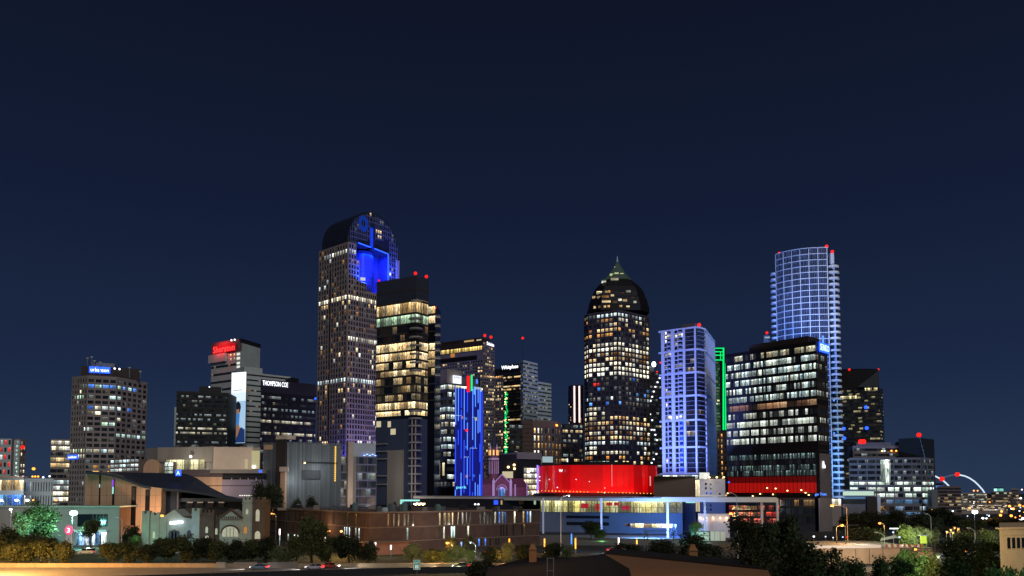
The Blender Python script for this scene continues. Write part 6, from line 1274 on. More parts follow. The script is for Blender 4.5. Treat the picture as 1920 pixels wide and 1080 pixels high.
for a in (('pale', 773, 1017, 42, 223, 'round yellow green tree right of the brick school corner'), ('mid', 808, 1028, 46, 221, 'low orange lit tree right of the round yellow green one'), ('mid', 832, 1030, 34, 220, 'small orange lit tree under the street lamp'), ('pale', 858, 1020, 40, 223, 'bright yellow green small tree by the lane'), ('pale', 884, 1030, 28, 221, 'tiny yellow green tree right of the bright one'), ('dark', 846, 1004, 30, 252, 'dark tree behind the bright yellow green tree'), ('dark', 880, 1004, 28, 253, 'dark tree behind the lamp post by the lane'), ('pale', 952, 1014, 32, 223, 'orange lit tree by the glowing column lamp'), ('dark', 985, 1018, 44, 222, 'dark tree left of the brown chimney'), ('dark', 920, 1026, 50, 216, 'dark tree right of the lane in front of the brick school'), ('dark', 1035, 1014, 46, 220, 'dark tree right of the left brown chimney'), ('pale', 1064, 1022, 30, 220, 'yellow lit small tree between two column lamps')): tree(*a, low=.06)
tree('mid', 75, 946, 90, 282, 'teal lit tree in front of the floodlit low building', low=.15); tree('pale', 40, 956, 40, 276, 'pale green lit tree at the left of the floodlit low building', low=.15); tree('mid', 172, 972, 44, 276, 'dark teal tree beside the floodlight', low=.3)
tree('dark', 247, 986, 40, 285, 'dark tree between floodlit low building and castle style school', low=.1); tree('mid', 253, 1001, 26, 258, 'small bright green tree left of the castle style school', low=.1); tree('dark', 60, 933, 36, 420, 'dark distant tree left of the curved roof hall', low=.1)
tree('dark', 487, 902, 34, 388, 'dark tree behind brick tower, left one of the pair', low=.2); tree('dark', 516, 901, 44, 386, 'dark tree behind brick tower, right one of the pair', low=.2); tree('dark', 556, 932, 26, 390, 'low dark treetop behind the brick school roof, left one', low=.2); tree('dark', 586, 931, 34, 389, 'low dark treetop behind the brick school roof, right one', low=.2)
tree('dark', 1108, 974, 42, 335, 'dark tree before the blue washed opera house wall', low=.12); tree('green', 1124, 990, 26, 333, 'green lit tree before the blue washed opera house wall', low=.1)
tree('pale', 1304, 976, 28, 328, 'turquoise lit tree right of the opera house', low=.35); point(PT(1302, 1006, 322), 1600, (.1, 1, .75), .3); point(PT(1128, 1012, 326), 500, (.3, 1, .3), .3)
# trees nearer the viewer
for a in (('near', 1175, 1016, 70, 150, 'dark tree behind the roof peak, left of the sign gantry'), ('near', 1240, 1012, 80, 140, 'dark tree right of the sign gantry post'), ('near', 1300, 999, 90, 130, 'dark tree behind the right brown chimney'), ('near', 1335, 1016, 70, 105, 'dark tree right of the right brown chimney'), ('near', 1392, 966, 84, 92, 'tall dark tree in front of the orange street lamp'), ('near', 1432, 975, 80, 84, 'tall dark tree with a ragged top under the canopy end'), ('near', 1475, 962, 92, 88, 'tallest dark tree below the black office block'), ('near', 1500, 1006, 100, 74, 'broad dark tree in front of the tallest one'), ('near', 1418, 1022, 100, 72, 'broad low dark tree at the bottom edge right of the roof'), ('near', 1548, 1022, 92, 80, 'dark tree left of the retaining wall'), ('near', 1600, 1046, 76, 82, 'low dark tree in front of the retaining wall'), ('near', 1650, 1042, 60, 84, 'low dark tree before the right part of the retaining wall'),
          ('near', 905, 1046, 70, 118, 'dark bush like tree at the bottom edge left of the roof')): tree(*a, low=.03)
for a in (('green', 1700, 1010, 92, 118, 'green tree with lamp light below the yellow shelter'), ('near', 1690, 1044, 70, 88, 'dark tree at the bottom edge under the green lamplit tree'), ('green', 1748, 1032, 72, 112, 'green yellow lamplit tree at the bottom edge'), ('near', 1800, 1004, 96, 128, 'dark brown tree left of the stone building'), ('near', 1850, 1012, 84, 124, 'dark brown tree beside the stone building'), ('near', 1790, 1044, 80, 92, 'dark tree at the bottom edge in the right corner group'), ('green', 1868, 1036, 100, 84, 'emerald lit tree at the bottom right in front of the stone building'), ('green', 1915, 1048, 60, 80, 'emerald lit tree at the bottom right corner')): tree(*a, low=.03)
point((X(1748, 106), 104, Zr(1066, 106)), 1800, (1, .75, .25), .2); point((X(1890, 70), 70, Zr(1072, 70)), 2600, (.2, 1, .5), .3); point((X(1735, 105), 112, Zr(1040, 110)), 1800, (.5, 1, .45), .3)  # unseen tinted points added to brighten these trees
GR = 'park trees on the right'
for a in (('dark', 1596, 958, 60, 330, 'dark tree behind the orange lamps on the right'), ('dark', 1636, 956, 60, 335, 'dark tree under the white pylon of the banded complex'), ('dark', 1676, 956, 60, 340, 'dark tree right of the orange lamp by the banded complex'), ('dark', 1605, 985, 66, 262, 'low spreading dark tree on the pavement by the overpass'), ('dark', 1640, 990, 60, 258, 'low spreading dark tree right of the other on the pavement'), ('pale', 1700, 982, 44, 262, 'bright green lamplit tree, left one of the pair'), ('pale', 1728, 984, 40, 266, 'bright green lamplit tree, right one of the pair'), ('pale', 1752, 990, 26, 270, 'pale grey green small tree beside the bright green pair'), ('dark', 1722, 962, 60, 345, 'dark tree below the crane boom'), ('dark', 1765, 950, 60, 420, 'dark tree before the brown distant block'), ('dark', 1745, 968, 56, 360, 'dark tree behind the bright green pair'), ('dark', 1790, 966, 56, 400, 'dark tree left of the blue white floodlight'), ('mid', 1822, 972, 54, 380, 'teal lit tree under the blue white floodlight'), ('dark', 1862, 970, 56, 420, 'dark tree right of the blue white floodlight'), ('dark', 1905, 972, 50, 430, 'dark tree at the right edge under the distant lamps'), ('dark', 1812, 992, 52, 260, 'dark tree above the parking lot'), ('pale', 1852, 990, 48, 262, 'yellow green tree by the stone building'), ('pale', 1875, 996, 36, 240, 'yellow green tree behind the stone building'), ('dark', 1782, 985, 40, 300, 'dark tree behind the parking lot')): tree(*a, group=GR, low=.15)
# blue lit conifer shape
t = empty('lit_tree', (X(1262, 330), 330, 0), 'slender tree wrapped in bright blue lights beside the opera house', 'tree'); q = random.Random(3); m = MB(); zt = Zr(981, 330)
for i in range(150):
    h = q.random(); r = (1-h)*1.6+.15; a = q.uniform(0, 6.28); m.ball((X(1262, 330)+r*math.cos(a), 330+r*math.sin(a), 2+h*(zt-2)), .16, 'neon_blue', 4)
m.build('lights', t); m = MB(); m.tube([(X(1262, 330), 330, 0), (X(1262, 330), 330, zt)], [.2, .05], 'bark', 6); m.build('trunk', t); m = MB()
for i in range(500):
    h = q.random(); r = ((1-h)*1.5+.1)*q.uniform(.4, 1); a = q.uniform(0, 6.28); p = Vector((X(1262, 330)+r*math.cos(a), 330+r*math.sin(a), 1.5+h*(zt-1.5))); e1_ = Vector((q.gauss(0, 1), q.gauss(0, 1), q.gauss(0, 1)))*.15; e2_ = Vector((q.gauss(0, 1), q.gauss(0, 1), q.gauss(0, 1)))*.15; m.poly([p, p+e1_, p+e2_], 'leafdark')
m.build('crown', t)
# ================================================================ street lamps
SOD = (1, .48, .12); LED = (.85, .95, 1)
glow('g_sod', srgb(255, 150, 60), 4)
def lamp(px, py, Y, label, col=SOD, gl='g_sod', watts=3500, arm=(-1.6, 0), r=.55, group=None, pole='metalgrey', name='street_lamp', h2=0, pt=True):
    p = PT(px, py, Y); t = empty(name, (p[0]-arm[0], p[1]-arm[1], 0), label, 'street lamp', group); m = MB(); bx, by = p[0]-arm[0], p[1]-arm[1]
    m.tube([(bx, by, 0), (bx, by, p[2]*.6), (bx, by, p[2]-.6)], [.16, .12, .09], pole, 7); m.tube([(bx, by, p[2]-.7), (bx+(p[0]-bx)*.4, by, p[2]-.05), (p[0], p[1], p[2]+.28)], .07, pole, 6); m.build('pole', t)
    m = MB(); m.box(p[0]-.5, p[0]+.4, p[1]-.22, p[1]+.22, p[2]+.22, p[2]+.42, pole); m.build('housing', t)
    m = MB(); m.ball(p, r, gl, 10, .7); m.build('lens', t)
    if watts and pt: point((p[0], p[1], p[2]-r*.8-.15), watts, col, .25)
    return t
lamp(1370, 963, 300, 'orange street lamp in front of the red restaurant'); lamp(1560, 948, 250, 'tall orange street lamp, upper one by the black office block', arm=(-4.6, 0), r=.55, pole='poleor' if 'poleor' in MATS else mat('poleor', (.3, .2, .1), .6, .2, .1)); lamp(1579, 985, 240, 'orange street lamp by the traffic light, the lower of two', arm=(1.8, 0), r=.5, pole='poleor')
lamp(1649.5, 981, 290, 'orange street lamp among the dark park trees', r=.5); lamp(617, 996, 248, 'left orange lamp of the pair behind the tall green tree', r=.42, arm=(.9, .3)); lamp(640, 996, 248, 'right orange lamp of the pair behind the tall green tree', r=.42, arm=(-.9, .3)); lamp(838.5, 1018, 248, 'single orange lamp before the brick school beside orange trees', r=.45, watts=4000)
lamp(304, 967, 255, 'orange lamp beside the left tower of the castle style school', r=.55, watts=260); lamp(509.5, 963, 292, 'small orange lamp before the left end of the brick school', r=.32, watts=1200)
lamp(1809, 1034.5, 150, 'pinkish orange lamp among the dark trees on the right', r=.28, watts=900, col=(1, .55, .35)); lamp(1716, 1030, 150, 'dim orange sign lamp below the yellow shelter', r=.3, watts=300)
lamp(62.5, 938, 420, 'orange street lamp beside the white lamps at far left', r=.6, watts=0); lamp(105, 938, 430, 'orange signal lamp left of the curved roof hall', r=.65, watts=0)
for px, l in ((2, 'white street lamp at the very left edge'), (31, 'white street lamp, middle one of the far left three'), (51, 'white street lamp left of the orange one at far left')): lamp(px, 938, 410, l, LED, 'g_lamp', 3500, r=.85, group='white lamps at far left')
lamp(20, 955, 285, 'white lamp on a pale post before the teal trees', (.8, 1, .9), 'g_lamp', 3500, r=.5, arm=(-.2, 0), pole='white_paint')
lamp(138, 962, 272, 'dazzling cyan white floodlight over the low building', (.25, 1, .85), 'g_cyan', 0, r=1.25, arm=(.3, 0), name='floodlight')
fp_ = PT(138, 962, 272); point((fp_[0], fp_[1]-1.6, fp_[2]), 60000, (.28, 1, .86), .4, 'flood_beam', 128, (X(85, 292), 296, 1), .5); point((X(110, 284), 284, 8), 3600, (.28, 1, .86), .5); point((X(195, 288), 286, 8), 2200, (.28, 1, .86), .5); point((X(262, 254), 252, 8), 700, (.4, 1, .9), .4); point((X(362, 252), 252, 7), 450, (.4, 1, .9), .4)  # unseen teal points added beside the beam to tint low building and castle
lamp(1067, 930, 230, 'tall pale lamp post with curved arm before the opera house', LED, 'g_lamp', 900, r=.2, arm=(2.4, 0), pole='white_paint'); lamp(1369, 926, 230, 'grey lamp post with unlit arm in front of the canopy end', r=.1, watts=0, arm=(-1.9, 0), gl='steel', pole='palegrey')
lamp(1828, 960, 330, 'brilliant blue white floodlight over the park trees', (.7, .85, 1), 'g_lamp', 9000, r=1.1, arm=(.3, 0), name='floodlight')
for px, py, Y, l in ((1643, 1000, 225, 'grey lamp post with bent arm on the overpass'), (1737, 965, 300, 'thin unlit lamp post among the park trees'), (1817, 992, 225, 'grey lamp post right of the parking lot'), (882, 1018, 246, 'lit lamp post with short arm by the lane'), (220, 972, 262, 'grey post with a boxy head beside the floodlit low building')): lamp(px, py, Y, l, LED, 'g_lamp' if px in (882,) else 'steel', 900 if px == 882 else 0, r=.16, arm=(-1.6 if px != 1643 else -2.2, 0), pole='palegrey')
# glowing column lamps
def column_lamp(px, p0, p1, Y, gl, col, label, watts=350, w_=.22):
    z0, z1 = Zr(p1, Y), Zr(p0, Y); x = X(px, Y, p0); t = empty('column_lamp', (x, Y, 0), label, 'lamp', 'glowing column lamps'); m = MB(); m.tube([(x, Y, 0), (x, Y, z0)], w_*.9, 'metalgrey', 8); m.build('base', t); m = MB(); m.tube([(x, Y, z0), (x, Y, z1)], w_, gl, 8); m.build('light_tube', t); m = MB(); m.tube([(x, Y, z1), (x, Y, z1+.2)], w_*1.5, 'metalgrey', 8); m.build('cap', t)
    if watts: point((x, Y-w_-.4, (z0+z1)/2), watts, col, .3)
glow('g_amb', srgb(255, 165, 50), 2.6); glow('g_pinkw', srgb(255, 225, 225), 3)
for a in ((955, 1010, 1029, 262, 'g_amb', SOD, 'amber column lamp left of the brown chimney'), (1021, 1010, 1027, 262, 'g_amb', SOD, 'amber column lamp right of the left brown chimney'), (1079, 1009, 1029, 258, 'g_amb', SOD, 'amber column lamp before the opera house wall'), (1071.5, 1001, 1020, 275, 'neon_blue', (.1, .4, 1), 'blue column lamp before the opera house wall'), (1160, 1008, 1022, 262, 'g_pinkw', LED, 'white column lamp before the opera house wall'), (1194, 1012, 1020, 262, 'g_amb', SOD, 'small amber column lamp right of the white one'), (733, 1022, 1030, 246, 'g_pinkw', (1, .75, .7), 'pinkish white column lamp before the school porch, right one'), (704, 1017, 1024, 246, 'g_pinkw', (1, .7, .65), 'pinkish white column lamp before the school porch, left one'), (524.5, 992, 1003, 250, 'g_pinkw', (1, .85, .8), 'white column lamp at the left end of the brick school'), (610, 1004, 1016, 247, 'g_pinkw', (1, .8, .7), 'white column lamp right of the tall green tree'), (865, 1017, 1024, 247, 'neon_blue', (.4, .6, 1), 'small blue white lamp by the yellow green trees')): column_lamp(*a)
for px, py, Y, w_, c_ in ((535, 1010, 250, 350, (.75, 1, .95)), (566, 1008, 250, 300, (.75, 1, .95)), (860, 1042, 213, 1500, (.9, 1, .5)), (948, 1040, 214, 2400, SOD), (815, 1042, 213.5, 2400, SOD), (775, 1038, 214, 1200, (1, .75, .4)), (985, 1036, 225, 1500, SOD), (1030, 1034, 222, 1200, (1, .7, .3)), (640, 1010, 236, 1500, SOD), (1730, 1040, 200, 1200, SOD), (1770, 1018, 215, 1800, SOD), (1850, 960, 420, 3000, SOD), (1650, 990, 280, 1800, SOD), (1240, 1015, 268, 1500, (.4, .65, 1)), (1140, 1020, 262, 900, (.6, .9, 1)), (1706, 1000, 252, 9000, (.75, 1, .3)), (1745, 1004, 255, 4000, (.85, 1, .8)), (1855, 1008, 248, 3000, (.9, 1, .4)), (165, 1028, 258, 1500, (.6, .95, 1)), (1615, 1000, 240, 3500, (1, .95, .8)), (1690, 1022, 235, 900, (.9, .9, 1)), (45, 985, 268, 1500, (.7, 1, .5)), (1897, 1000, 110, 900, (1, .75, .45)), (1640, 1030, 212, 3000, (1, .85, .6)), (1600, 1036, 210, 3000, (1, .6, .3)), (253, 1012, 255, 300, (.2, 1, .4))): point(PT(px, py, Y), w_, c_, .3)  # bare points without fixtures, added to light trees, walls and ground
# highway lamps, standing outside the picture on the left
for x, y, l in ((-128, 187, 'tall sodium highway lamp left of the picture on the near verge'), (-160, 217, 'tall sodium highway lamp left of the picture beyond the highway')):
    t = empty('highway_lamp', (x, y, 0), l, 'street lamp'); m = MB(); m.tube([(x, y, 0), (x, y, 11)], .14, 'metalgrey', 7); m.tube([(x, y, 11), (x+2, y, 11.5)], .08, 'metalgrey', 6); m.build('pole', t); m = MB(); m.ball((x+2, y, 11.3), .35, 'g_sod', 8, .6); m.build('lens', t); point((x+2, y, 10.7), 125000 if y < 200 else 45000, (1, .50, .14), .3, 'lamp_or_fill', 168, (x+2, y, 0), .12)
# ================================================================ cars
mat('tyre', (.02, .02, .02), .8, 0, .1); mat('rim', (.35, .35, .36), .4, .6, 0); mat('carglass', (.01, .012, .015), .08, 0, 0, spec=.8); glow('headlight', srgb(255, 245, 235), 14); glow('taillight', (1, .02, .02), 5); glow('sidelight', srgb(255, 190, 90), 3)
def car(x, y, z, face, col, label, van=False, group='cars on the highway', lights=True, side=False):
    pn = 'paint_'+'_'.join(str(int(v*100)) for v in col); mat(pn, col, .3, .1, 0, spec=.6)
    t = empty('parked_car' if not lights else 'car', (x, y, z), label, 'car', group); s = face
    Q = lambda a, h, w_: (x+s*a, y+w_, z+h)
    body = [(-2.3, .35), (-2.35, .75), (-2.2, .95), (-1.5, 1.02), (1.1, .98), (2.0, .82), (2.3, .62), (2.3, .32)] if not van else [(-2.4, .35), (-2.4, 1.2), (1.2, 1.2), (2.1, 1.1), (2.4, .8), (2.4, .32)]
    m = MB(); m.extr([Q(a, h, -.88) for a, h in body], (0, 1.76, 0), pn); o = m.build('body', t)
    cab = [(-1.7, 1.0), (-1.0, 1.45), (.3, 1.47), (1.15, .98)] if not van else [(-2.35, 1.2), (-2.25, 1.85), (.7, 1.88), (1.5, 1.18)]
    m = MB(); lo = [Q(a, h, w_) for w_ in (-.8, .8) for a, h in (cab if w_ < 0 else cab[::-1])]
    m.extr([Q(a, h, -.76) for a, h in cab], (0, 1.52, 0), 'carglass'); m.build('windows', t)
    m = MB(); r0 = cab[1]; r1 = cab[2]; m.box(min(Q(r0[0], 0, 0)[0], Q(r1[0], 0, 0)[0]), max(Q(r0[0], 0, 0)[0], Q(r1[0], 0, 0)[0]), y-.74, y+.74, z+r0[1]-.02, z+r1[1]+.05, pn)
    for a in (-.35,): m.box(x+s*a-.06, x+s*a+.06, y-.775, y+.775, z+1.0, z+r0[1], pn)
    m.build('roof', t)
    for a in (-1.45, 1.45):
        for w_ in (-.9, .9):
            m = MB(); P = [(x+s*a+.33*math.cos(2*math.pi*i/14), y+w_-.09, z+.33+.33*math.sin(2*math.pi*i/14)) for i in range(14)]; m.extr(P, (0, .18, 0), 'tyre'); wh = m.build('wheel', t)
            m = MB(); P = [(x+s*a+.2*math.cos(2*math.pi*i/10), y+w_-.10 if w_ < 0 else y+w_+.10, z+.33+.2*math.sin(2*math.pi*i/10)) for i in range(10)]; m.extr(P, (0, -.01 if w_ < 0 else .01, 0), 'rim'); m.build('rim', wh)
    fx = body[-2][0]; bx = body[1][0]
    for w_ in (-.62, .62):
        m = MB(); m.hexa([Q(fx-.45, .60, w_-.24), Q(fx+.04, .60, w_-.2), Q(fx+.04, .60, w_+.2), Q(fx-.45, .60, w_+.24), Q(fx-.45, .78, w_-.27), Q(fx-.1, .76, w_-.2), Q(fx-.1, .76, w_+.2), Q(fx-.45, .78, w_+.27)], 'headlight' if lights else 'rim'); m.build('headlight', t)
        m = MB(); m.box(min(Q(bx-.04, 0, 0)[0], Q(bx+.5, 0, 0)[0]), max(Q(bx-.04, 0, 0)[0], Q(bx+.5, 0, 0)[0]), y+w_-.28, y+w_+.28, z+.72, z+.90, 'taillight' if lights else 'beacon'); m.build('taillight', t)
    if lights:
        l = point((x+s*(fx+.5), y, z+.65), 2500, (1, .95, .9), .15, 'headlight_beam', 70, (x+s*(fx+12), y, z-.2))
    return t
yc = 207.5
car(X(489, yc), yc, .02, -1, (.16, .28, .42), 'blue car on the highway heading left, leftmost of the moving cars'); car(X(592, yc), yc, .02, -1, (.55, .5, .6), 'pale car on the highway heading left, in the middle of the three'); car(X(865, 210.7), 210.7, .02, -1, (.12, .12, .13), 'dark car on the highway heading left near the green sign')
car(X(622, 210.8), 210.8, .02, 1, (.3, .06, .05), 'dark red car with bright tail lights just behind the pale car'); car(X(878, 260), 260, .02, 1, (.2, .2, .2), 'grey car on the lane beyond the highway by the yellow green trees', group='cars on the lane'); 
car(X(166, 258), 258, .02, -1, (.5, .6, .58), 'pale van parked before the bright shop windows', True, 'parked cars', False)
for px, py, Y, c_, l in ((922, 1034, 258, (.5, .52, .56), 'silver car parked before the brick school, left one'), (985, 1030, 262, (.55, .57, .6), 'white car parked behind the left brown chimney'), (1150, 1030, 268, (.4, .1, .1), 'dark red car parked before the opera house'), (1170, 1030, 269, (.6, .6, .62), 'white car parked before the opera house')): car(X(px, Y), Y, .02, 1, c_, l, False, 'parked cars', False)
for i, px in enumerate((1768, 1784, 1800, 1817)): car(X(px, 236+3*(i % 2)), 236+3*(i % 2), .02, 1 if i % 2 else -1, ((.5, .55, .6), (.3, .32, .36), (.6, .6, .62), (.2, .22, .25))[i], ('silver car at the left end of the lit parking lot', 'grey car second from left in the lit parking lot', 'white car third from left in the lit parking lot', 'dark car at the right end of the lit parking lot')[i], False, 'cars in the lit parking lot', False)
sheet('parking_lot', [(122, 226), (146, 226), (150, 252), (126, 252)], .02, 'pave'); sheet('forecourt', [(-150, 256.2), (-128, 256.2), (-128, 290), (-150, 290)], .018, 'pave')
for px in (1790, 1812): point(PT(px, 1005, 240), 1100, (.75, .9, 1), .3)
for i, px in enumerate((1772, 1788, 1806, 1822)):
    x, Y = X(px, 243), 243; t = empty('lot_lamp', (x, Y, 0), ('white lamp over the left end of the lit parking lot', 'white lamp over the lit parking lot, second from left', 'white lamp over the lit parking lot, third from left', 'white lamp over the right end of the lit parking lot')[i], 'lamp', 'parking lot lamps'); m = MB(); m.tube([(x, Y, 0), (x, Y, 3.6+.4*i)], .06, 'metalgrey', 6); m.build('pole', t); m = MB(); m.ball((x, Y, 3.8+.4*i), .3, 'g_lamp', 6); m.build('lens', t)
for i, (px, py, Y) in enumerate(((1776, 998, 250), (1783, 994, 255), (1790, 990, 262), (1797, 992, 260), (1787, 999, 248))): lamp(px, py, Y, ('amber lamp behind the parking lot, leftmost of the cluster', 'amber lamp second in the cluster behind the parking lot', 'amber lamp highest in the cluster behind the parking lot', 'amber lamp at the right of the cluster behind the parking lot', 'amber lamp lowest in the cluster behind the parking lot')[i], r=.28, watts=200, arm=(.3, 0), group='amber lamps behind the parking lot')
# exit sign
Ys = 168; t = empty('exit_sign', (X(783, Ys), Ys, 0), 'green highway exit sign on a post beside the highway', 'sign'); fs = Face((X(776.5, Ys), Ys), (X(788.5, Ys), Ys)); z0, z1 = Zr(1068, Ys), Zr(1050, Ys)
mat('signgreen', (.02, .22, .14), .5, 0, .1, 1, emit=(.02, .30, .20), es=.28); mat('signwhite', (.8, .82, .8), .5, 0, 0, emit=(.8, .85, .8), es=.35)
m = MB(); fs.box(m, 0, fs.L, z0, z1, -.06, 0, 'signwhite'); fs.box(m, .06, fs.L-.06, z0+.06, z1-.06, 0, .02, 'signgreen'); m.build('board', t); text(t, 'lettering', 'EXIT', fs, fs.L/2, z1-.55, .95, .42, 'signwhite', .025, .02)
m = MB(); fs.box(m, fs.L/2-.34, fs.L/2+.34, z0+.25, z0+.98, .02, .03, 'signwhite'); m.build('number_panel', t); text(t, 'lettering', '2', fs, fs.L/2, z0+.62, .34, .5, 'signgreen', .03, .02); m = MB(); m.tube([(X(783, Ys), Ys+.1, 0), (X(783, Ys), Ys+.1, z1-.2)], .06, 'metalgrey', 6); m.build('post', t)
point((X(783, Ys), Ys-3, z0-1.0), 60, (1, .9, .8), .2)
# sign gantry
Yg = 215; t = empty('sign_gantry', (X(1207, Yg), Yg, 0), 'lattice sign gantry on a double post in front of the opera house', 'gantry'); m = MB(); gx = X(1207, Yg); gz = Zr(997, Yg); gx2 = X(1330, Yg)
for a in (0, .95): m.tube([(gx+a, Yg, 0), (gx+a, Yg, gz+.4)], .12, 'metalgrey', 6)
for i in range(12): m.tube([(gx, Yg, i*gz/12), (gx+.95, Yg, (i+1)*gz/12)], .05, 'metalgrey', 4)
m.build('post', t); m = MB()
for h in (-.55, .55): m.tube([(gx, Yg, gz+h-.2), (gx2, Yg, gz+h-.5)], .08, 'metalgrey', 5)
n = 16
for i in range(n): a = gx+(gx2-gx)*i/n; c_ = gx+(gx2-gx)*(i+1)/n; m.tube([(a, Yg, gz-.75), (c_, Yg, gz+.3)] if i % 2 else [(a, Yg, gz+.3), (c_, Yg, gz-.75)], .05, 'metalgrey', 4)
m.build('truss', t); m = MB(); m.tube([(gx2, Yg, 0), (gx2, Yg, gz)], .14, 'metalgrey', 6); m.build('far_post', t)
# ================================================================ rooftops below the viewer
mat('shingle', (.013, .012, .012), .95, 0, .3, 3); mat('stucco', srgb(150, 108, 72), .9, 0, .12, .6); mat('brownbrick', (.10, .055, .035), .9, 0, .25, 2)
t = empty('townhouse', (X(1180, 70), 78, 0), 'townhouse roof below the viewer with dark slope and brown parapet', 'house')
A1, A2, A3 = PT(915, 1064, 92), PT(1133, 1038.5, 92), PT(1440, 1069, 66); B1, B2, B3 = PT(900, 1118, 58), PT(1180, 1066, 62), PT(1452, 1100, 52)
m = MB(); m.poly([A1, A2, B2, PT(1195, 1130, 44), B1], 'shingle'); m.poly([A2, (A2[0]+20, A2[1]+10, A2[2]-1.5), (A1[0]+10, A1[1]+12, A1[2]-2.5), A1], 'shingle'); m.build('roof', t)
m = MB(); a2 = Vector(A2); m.poly([A2, A3, B3, PT(1195, 1130, 44), B2], 'stucco'); m.poly([A2, A3, (A3[0]+1, A3[1]+9, A3[2]), (A2[0]+2, A2[1]+9, A2[2])], 'shingle')
m.poly([(p[0], p[1], 0) if k else p for p, k in ((A3, 0), (B3, 0), (B3, 1), (A3, 1))], 'brownbrick'); m.build('parapet', t)
m = MB(); m.tube([tuple(Vector(A2)+Vector((0, 0, .06))), tuple(Vector(A3)+Vector((0, 0, .06)))], .10, 'brownwall', 5); m.build('coping', t)
m = MB(); base = [(A1[0], A1[1]), (B1[0]-2, B1[1]), (B3[0], 40), (B3[0], B3[1]), (A3[0], A3[1]), (A2[0], A2[1])]; m.prism([(p[0], p[1]) for p in base], 0, min(A1[2], B3[2])-3.5, 'brownbrick'); m.build('wall', t)
def chimney(px0, px1, py0, py1, Y, lab):
    x0, x1 = X(px0, Y, py0), X(px1, Y, py0); z0, z1 = Zr(py1, Y), Zr(py0, Y); t = empty('chimney', ((x0+x1)/2, Y, z0-1), lab, 'chimney', 'chimneys on the rooftops'); w_ = x1-x0; h = z1-z0
    m = MB(); m.box(x0, x1, Y, Y+w_, z0-1.2, z1-h*.33, 'stucco'); m.build('shaft', t); m = MB(); P = [(x0-.05, Y-.05), (x1+.05, Y-.05), (x1+.05, Y+w_+.05), (x0-.05, Y+w_+.05)]; Q = [(x0+w_*.22, Y+w_*.22), (x1-w_*.22, Y+w_*.22), (x1-w_*.22, Y+w_*.78), (x0+w_*.22, Y+w_*.78)]; m.prism(P, z1-h*.33, z1-h*.1, 'stucco', True, Q); m.prism(Q, z1-h*.1, z1, 'stucco'); m.build('cap', t)
    m = MB(); m.box(x0-.08, x1+.08, Y-.08, Y+w_+.08, z1-h*.36, z1-h*.33, 'brownwall'); m.build('band', t)
chimney(1292, 1308, 1021, 1056, 88, 'brown stucco chimney with peaked cap, the right one'); chimney(992, 1006, 1020, 1052, 96, 'brown stucco chimney, the left one with a dark side')
t = empty('neighbour_house', (X(960, 92), 96, 0), 'dark roofed house below the viewer left of the brown parapet', 'house'); m = MB(); m.poly([PT(880, 1075, 92), PT(985, 1046, 97), PT(1130, 1044, 99), PT(1010, 1072, 93)], 'shingle'); m.build('roof', t); m = MB(); m.prism([(X(880, 92), 92.5), (X(1010, 92), 93.5), (X(1120, 98), 99), (X(985, 97), 98)], 0, Zr(1080, 93), 'brownbrick'); m.build('wall', t)
t = empty('railing', PT(1032, 1076, 70), 'thin dark metal railing on the lower roof', 'railing'); m = MB()
for px in (1026, 1038): m.tube([PT(px, 1092, 62), PT(px, 1046, 62)], .035, 'steel', 5)
m.tube([PT(1026, 1047, 62), PT(1038, 1047, 62)], .03, 'steel', 5); m.tube([PT(1026, 1070, 62), PT(1038, 1070, 62)], .03, 'steel', 5); m.build('bars', t)
point((X(1340, 56), 48, 17.5), 1000, (1, .5, .16), .3); point((X(975, 80), 84, 17), 450, (1, .5, .16), .3)
# ================================================================ overpass and the right side
t = empty('overpass', (X(1640, 228), 228, 0), 'concrete retaining wall carrying a lit street on the right', 'overpass'); fo = Face((X(1500, 222), 222), (X(1745, 226), 226)); zo = Zr(1028, 224)
mat('retwall', srgb(170, 150, 130), .9, 0, .25, .3); m = MB(); fo.box(m, 0, fo.L, 0, zo, -32, 0, 'retwall'); m.build('wall', t); m = MB(); fo.box(m, 0, fo.L, zo, zo+.05, -32, .3, 'pave'); fo.box(m, 0, fo.L*.60, zo+.05, zo+.9, -.2, .25, 'white_paint'); m.build('parapet', t)
m = MB(); u0 = fo.u(1655, 1024)
for i in range(14): a = u0+i*.86; fo.box(m, a, a+.42, zo+.2, zo+1.0, .0, .25, 'redpaint' if i % 2 else 'white_paint') if 'redpaint' in MATS else mat('redpaint', (.45, .10, .06), .7, 0, .1)
m.build('barrier_boards', t); m = MB()
for i in range(5): fo.box(m, fo.L*.2+i*4, fo.L*.2+i*4+.12, .2, zo-.2, 0, .06, 'brownwall')
m.build('joints', t)
m = MB(); fo.box(m, fo.u(1688, 1032), fo.L, zo-1.2, zo-.02, .02, .1, 'brownpink'); m.build('edge_beam', t)
yv = 252; t = empty('bus_shelter', (X(1729, yv), yv, 0), 'bright yellow shelter panel by the lamplit trees', 'shelter'); m = MB(); m.box(X(1723.5, yv), X(1734.5, yv), yv, yv+.3, Zr(1019, yv), Zr(1005, yv), glow('g_yel', srgb(215, 245, 70), .9)); m.build('panel', t); m = MB()
for px in (1724, 1734): m.tube([(X(px, yv), yv+.15, 0), (X(px, yv), yv+.15, Zr(1004, yv))], .1, 'steel', 6)
m.build('frame', t); m = MB(); m.box(X(1722, yv), X(1736, yv), yv-.6, yv+1.2, Zr(1004, yv), Zr(1003, yv), 'steel'); m.build('roof', t)
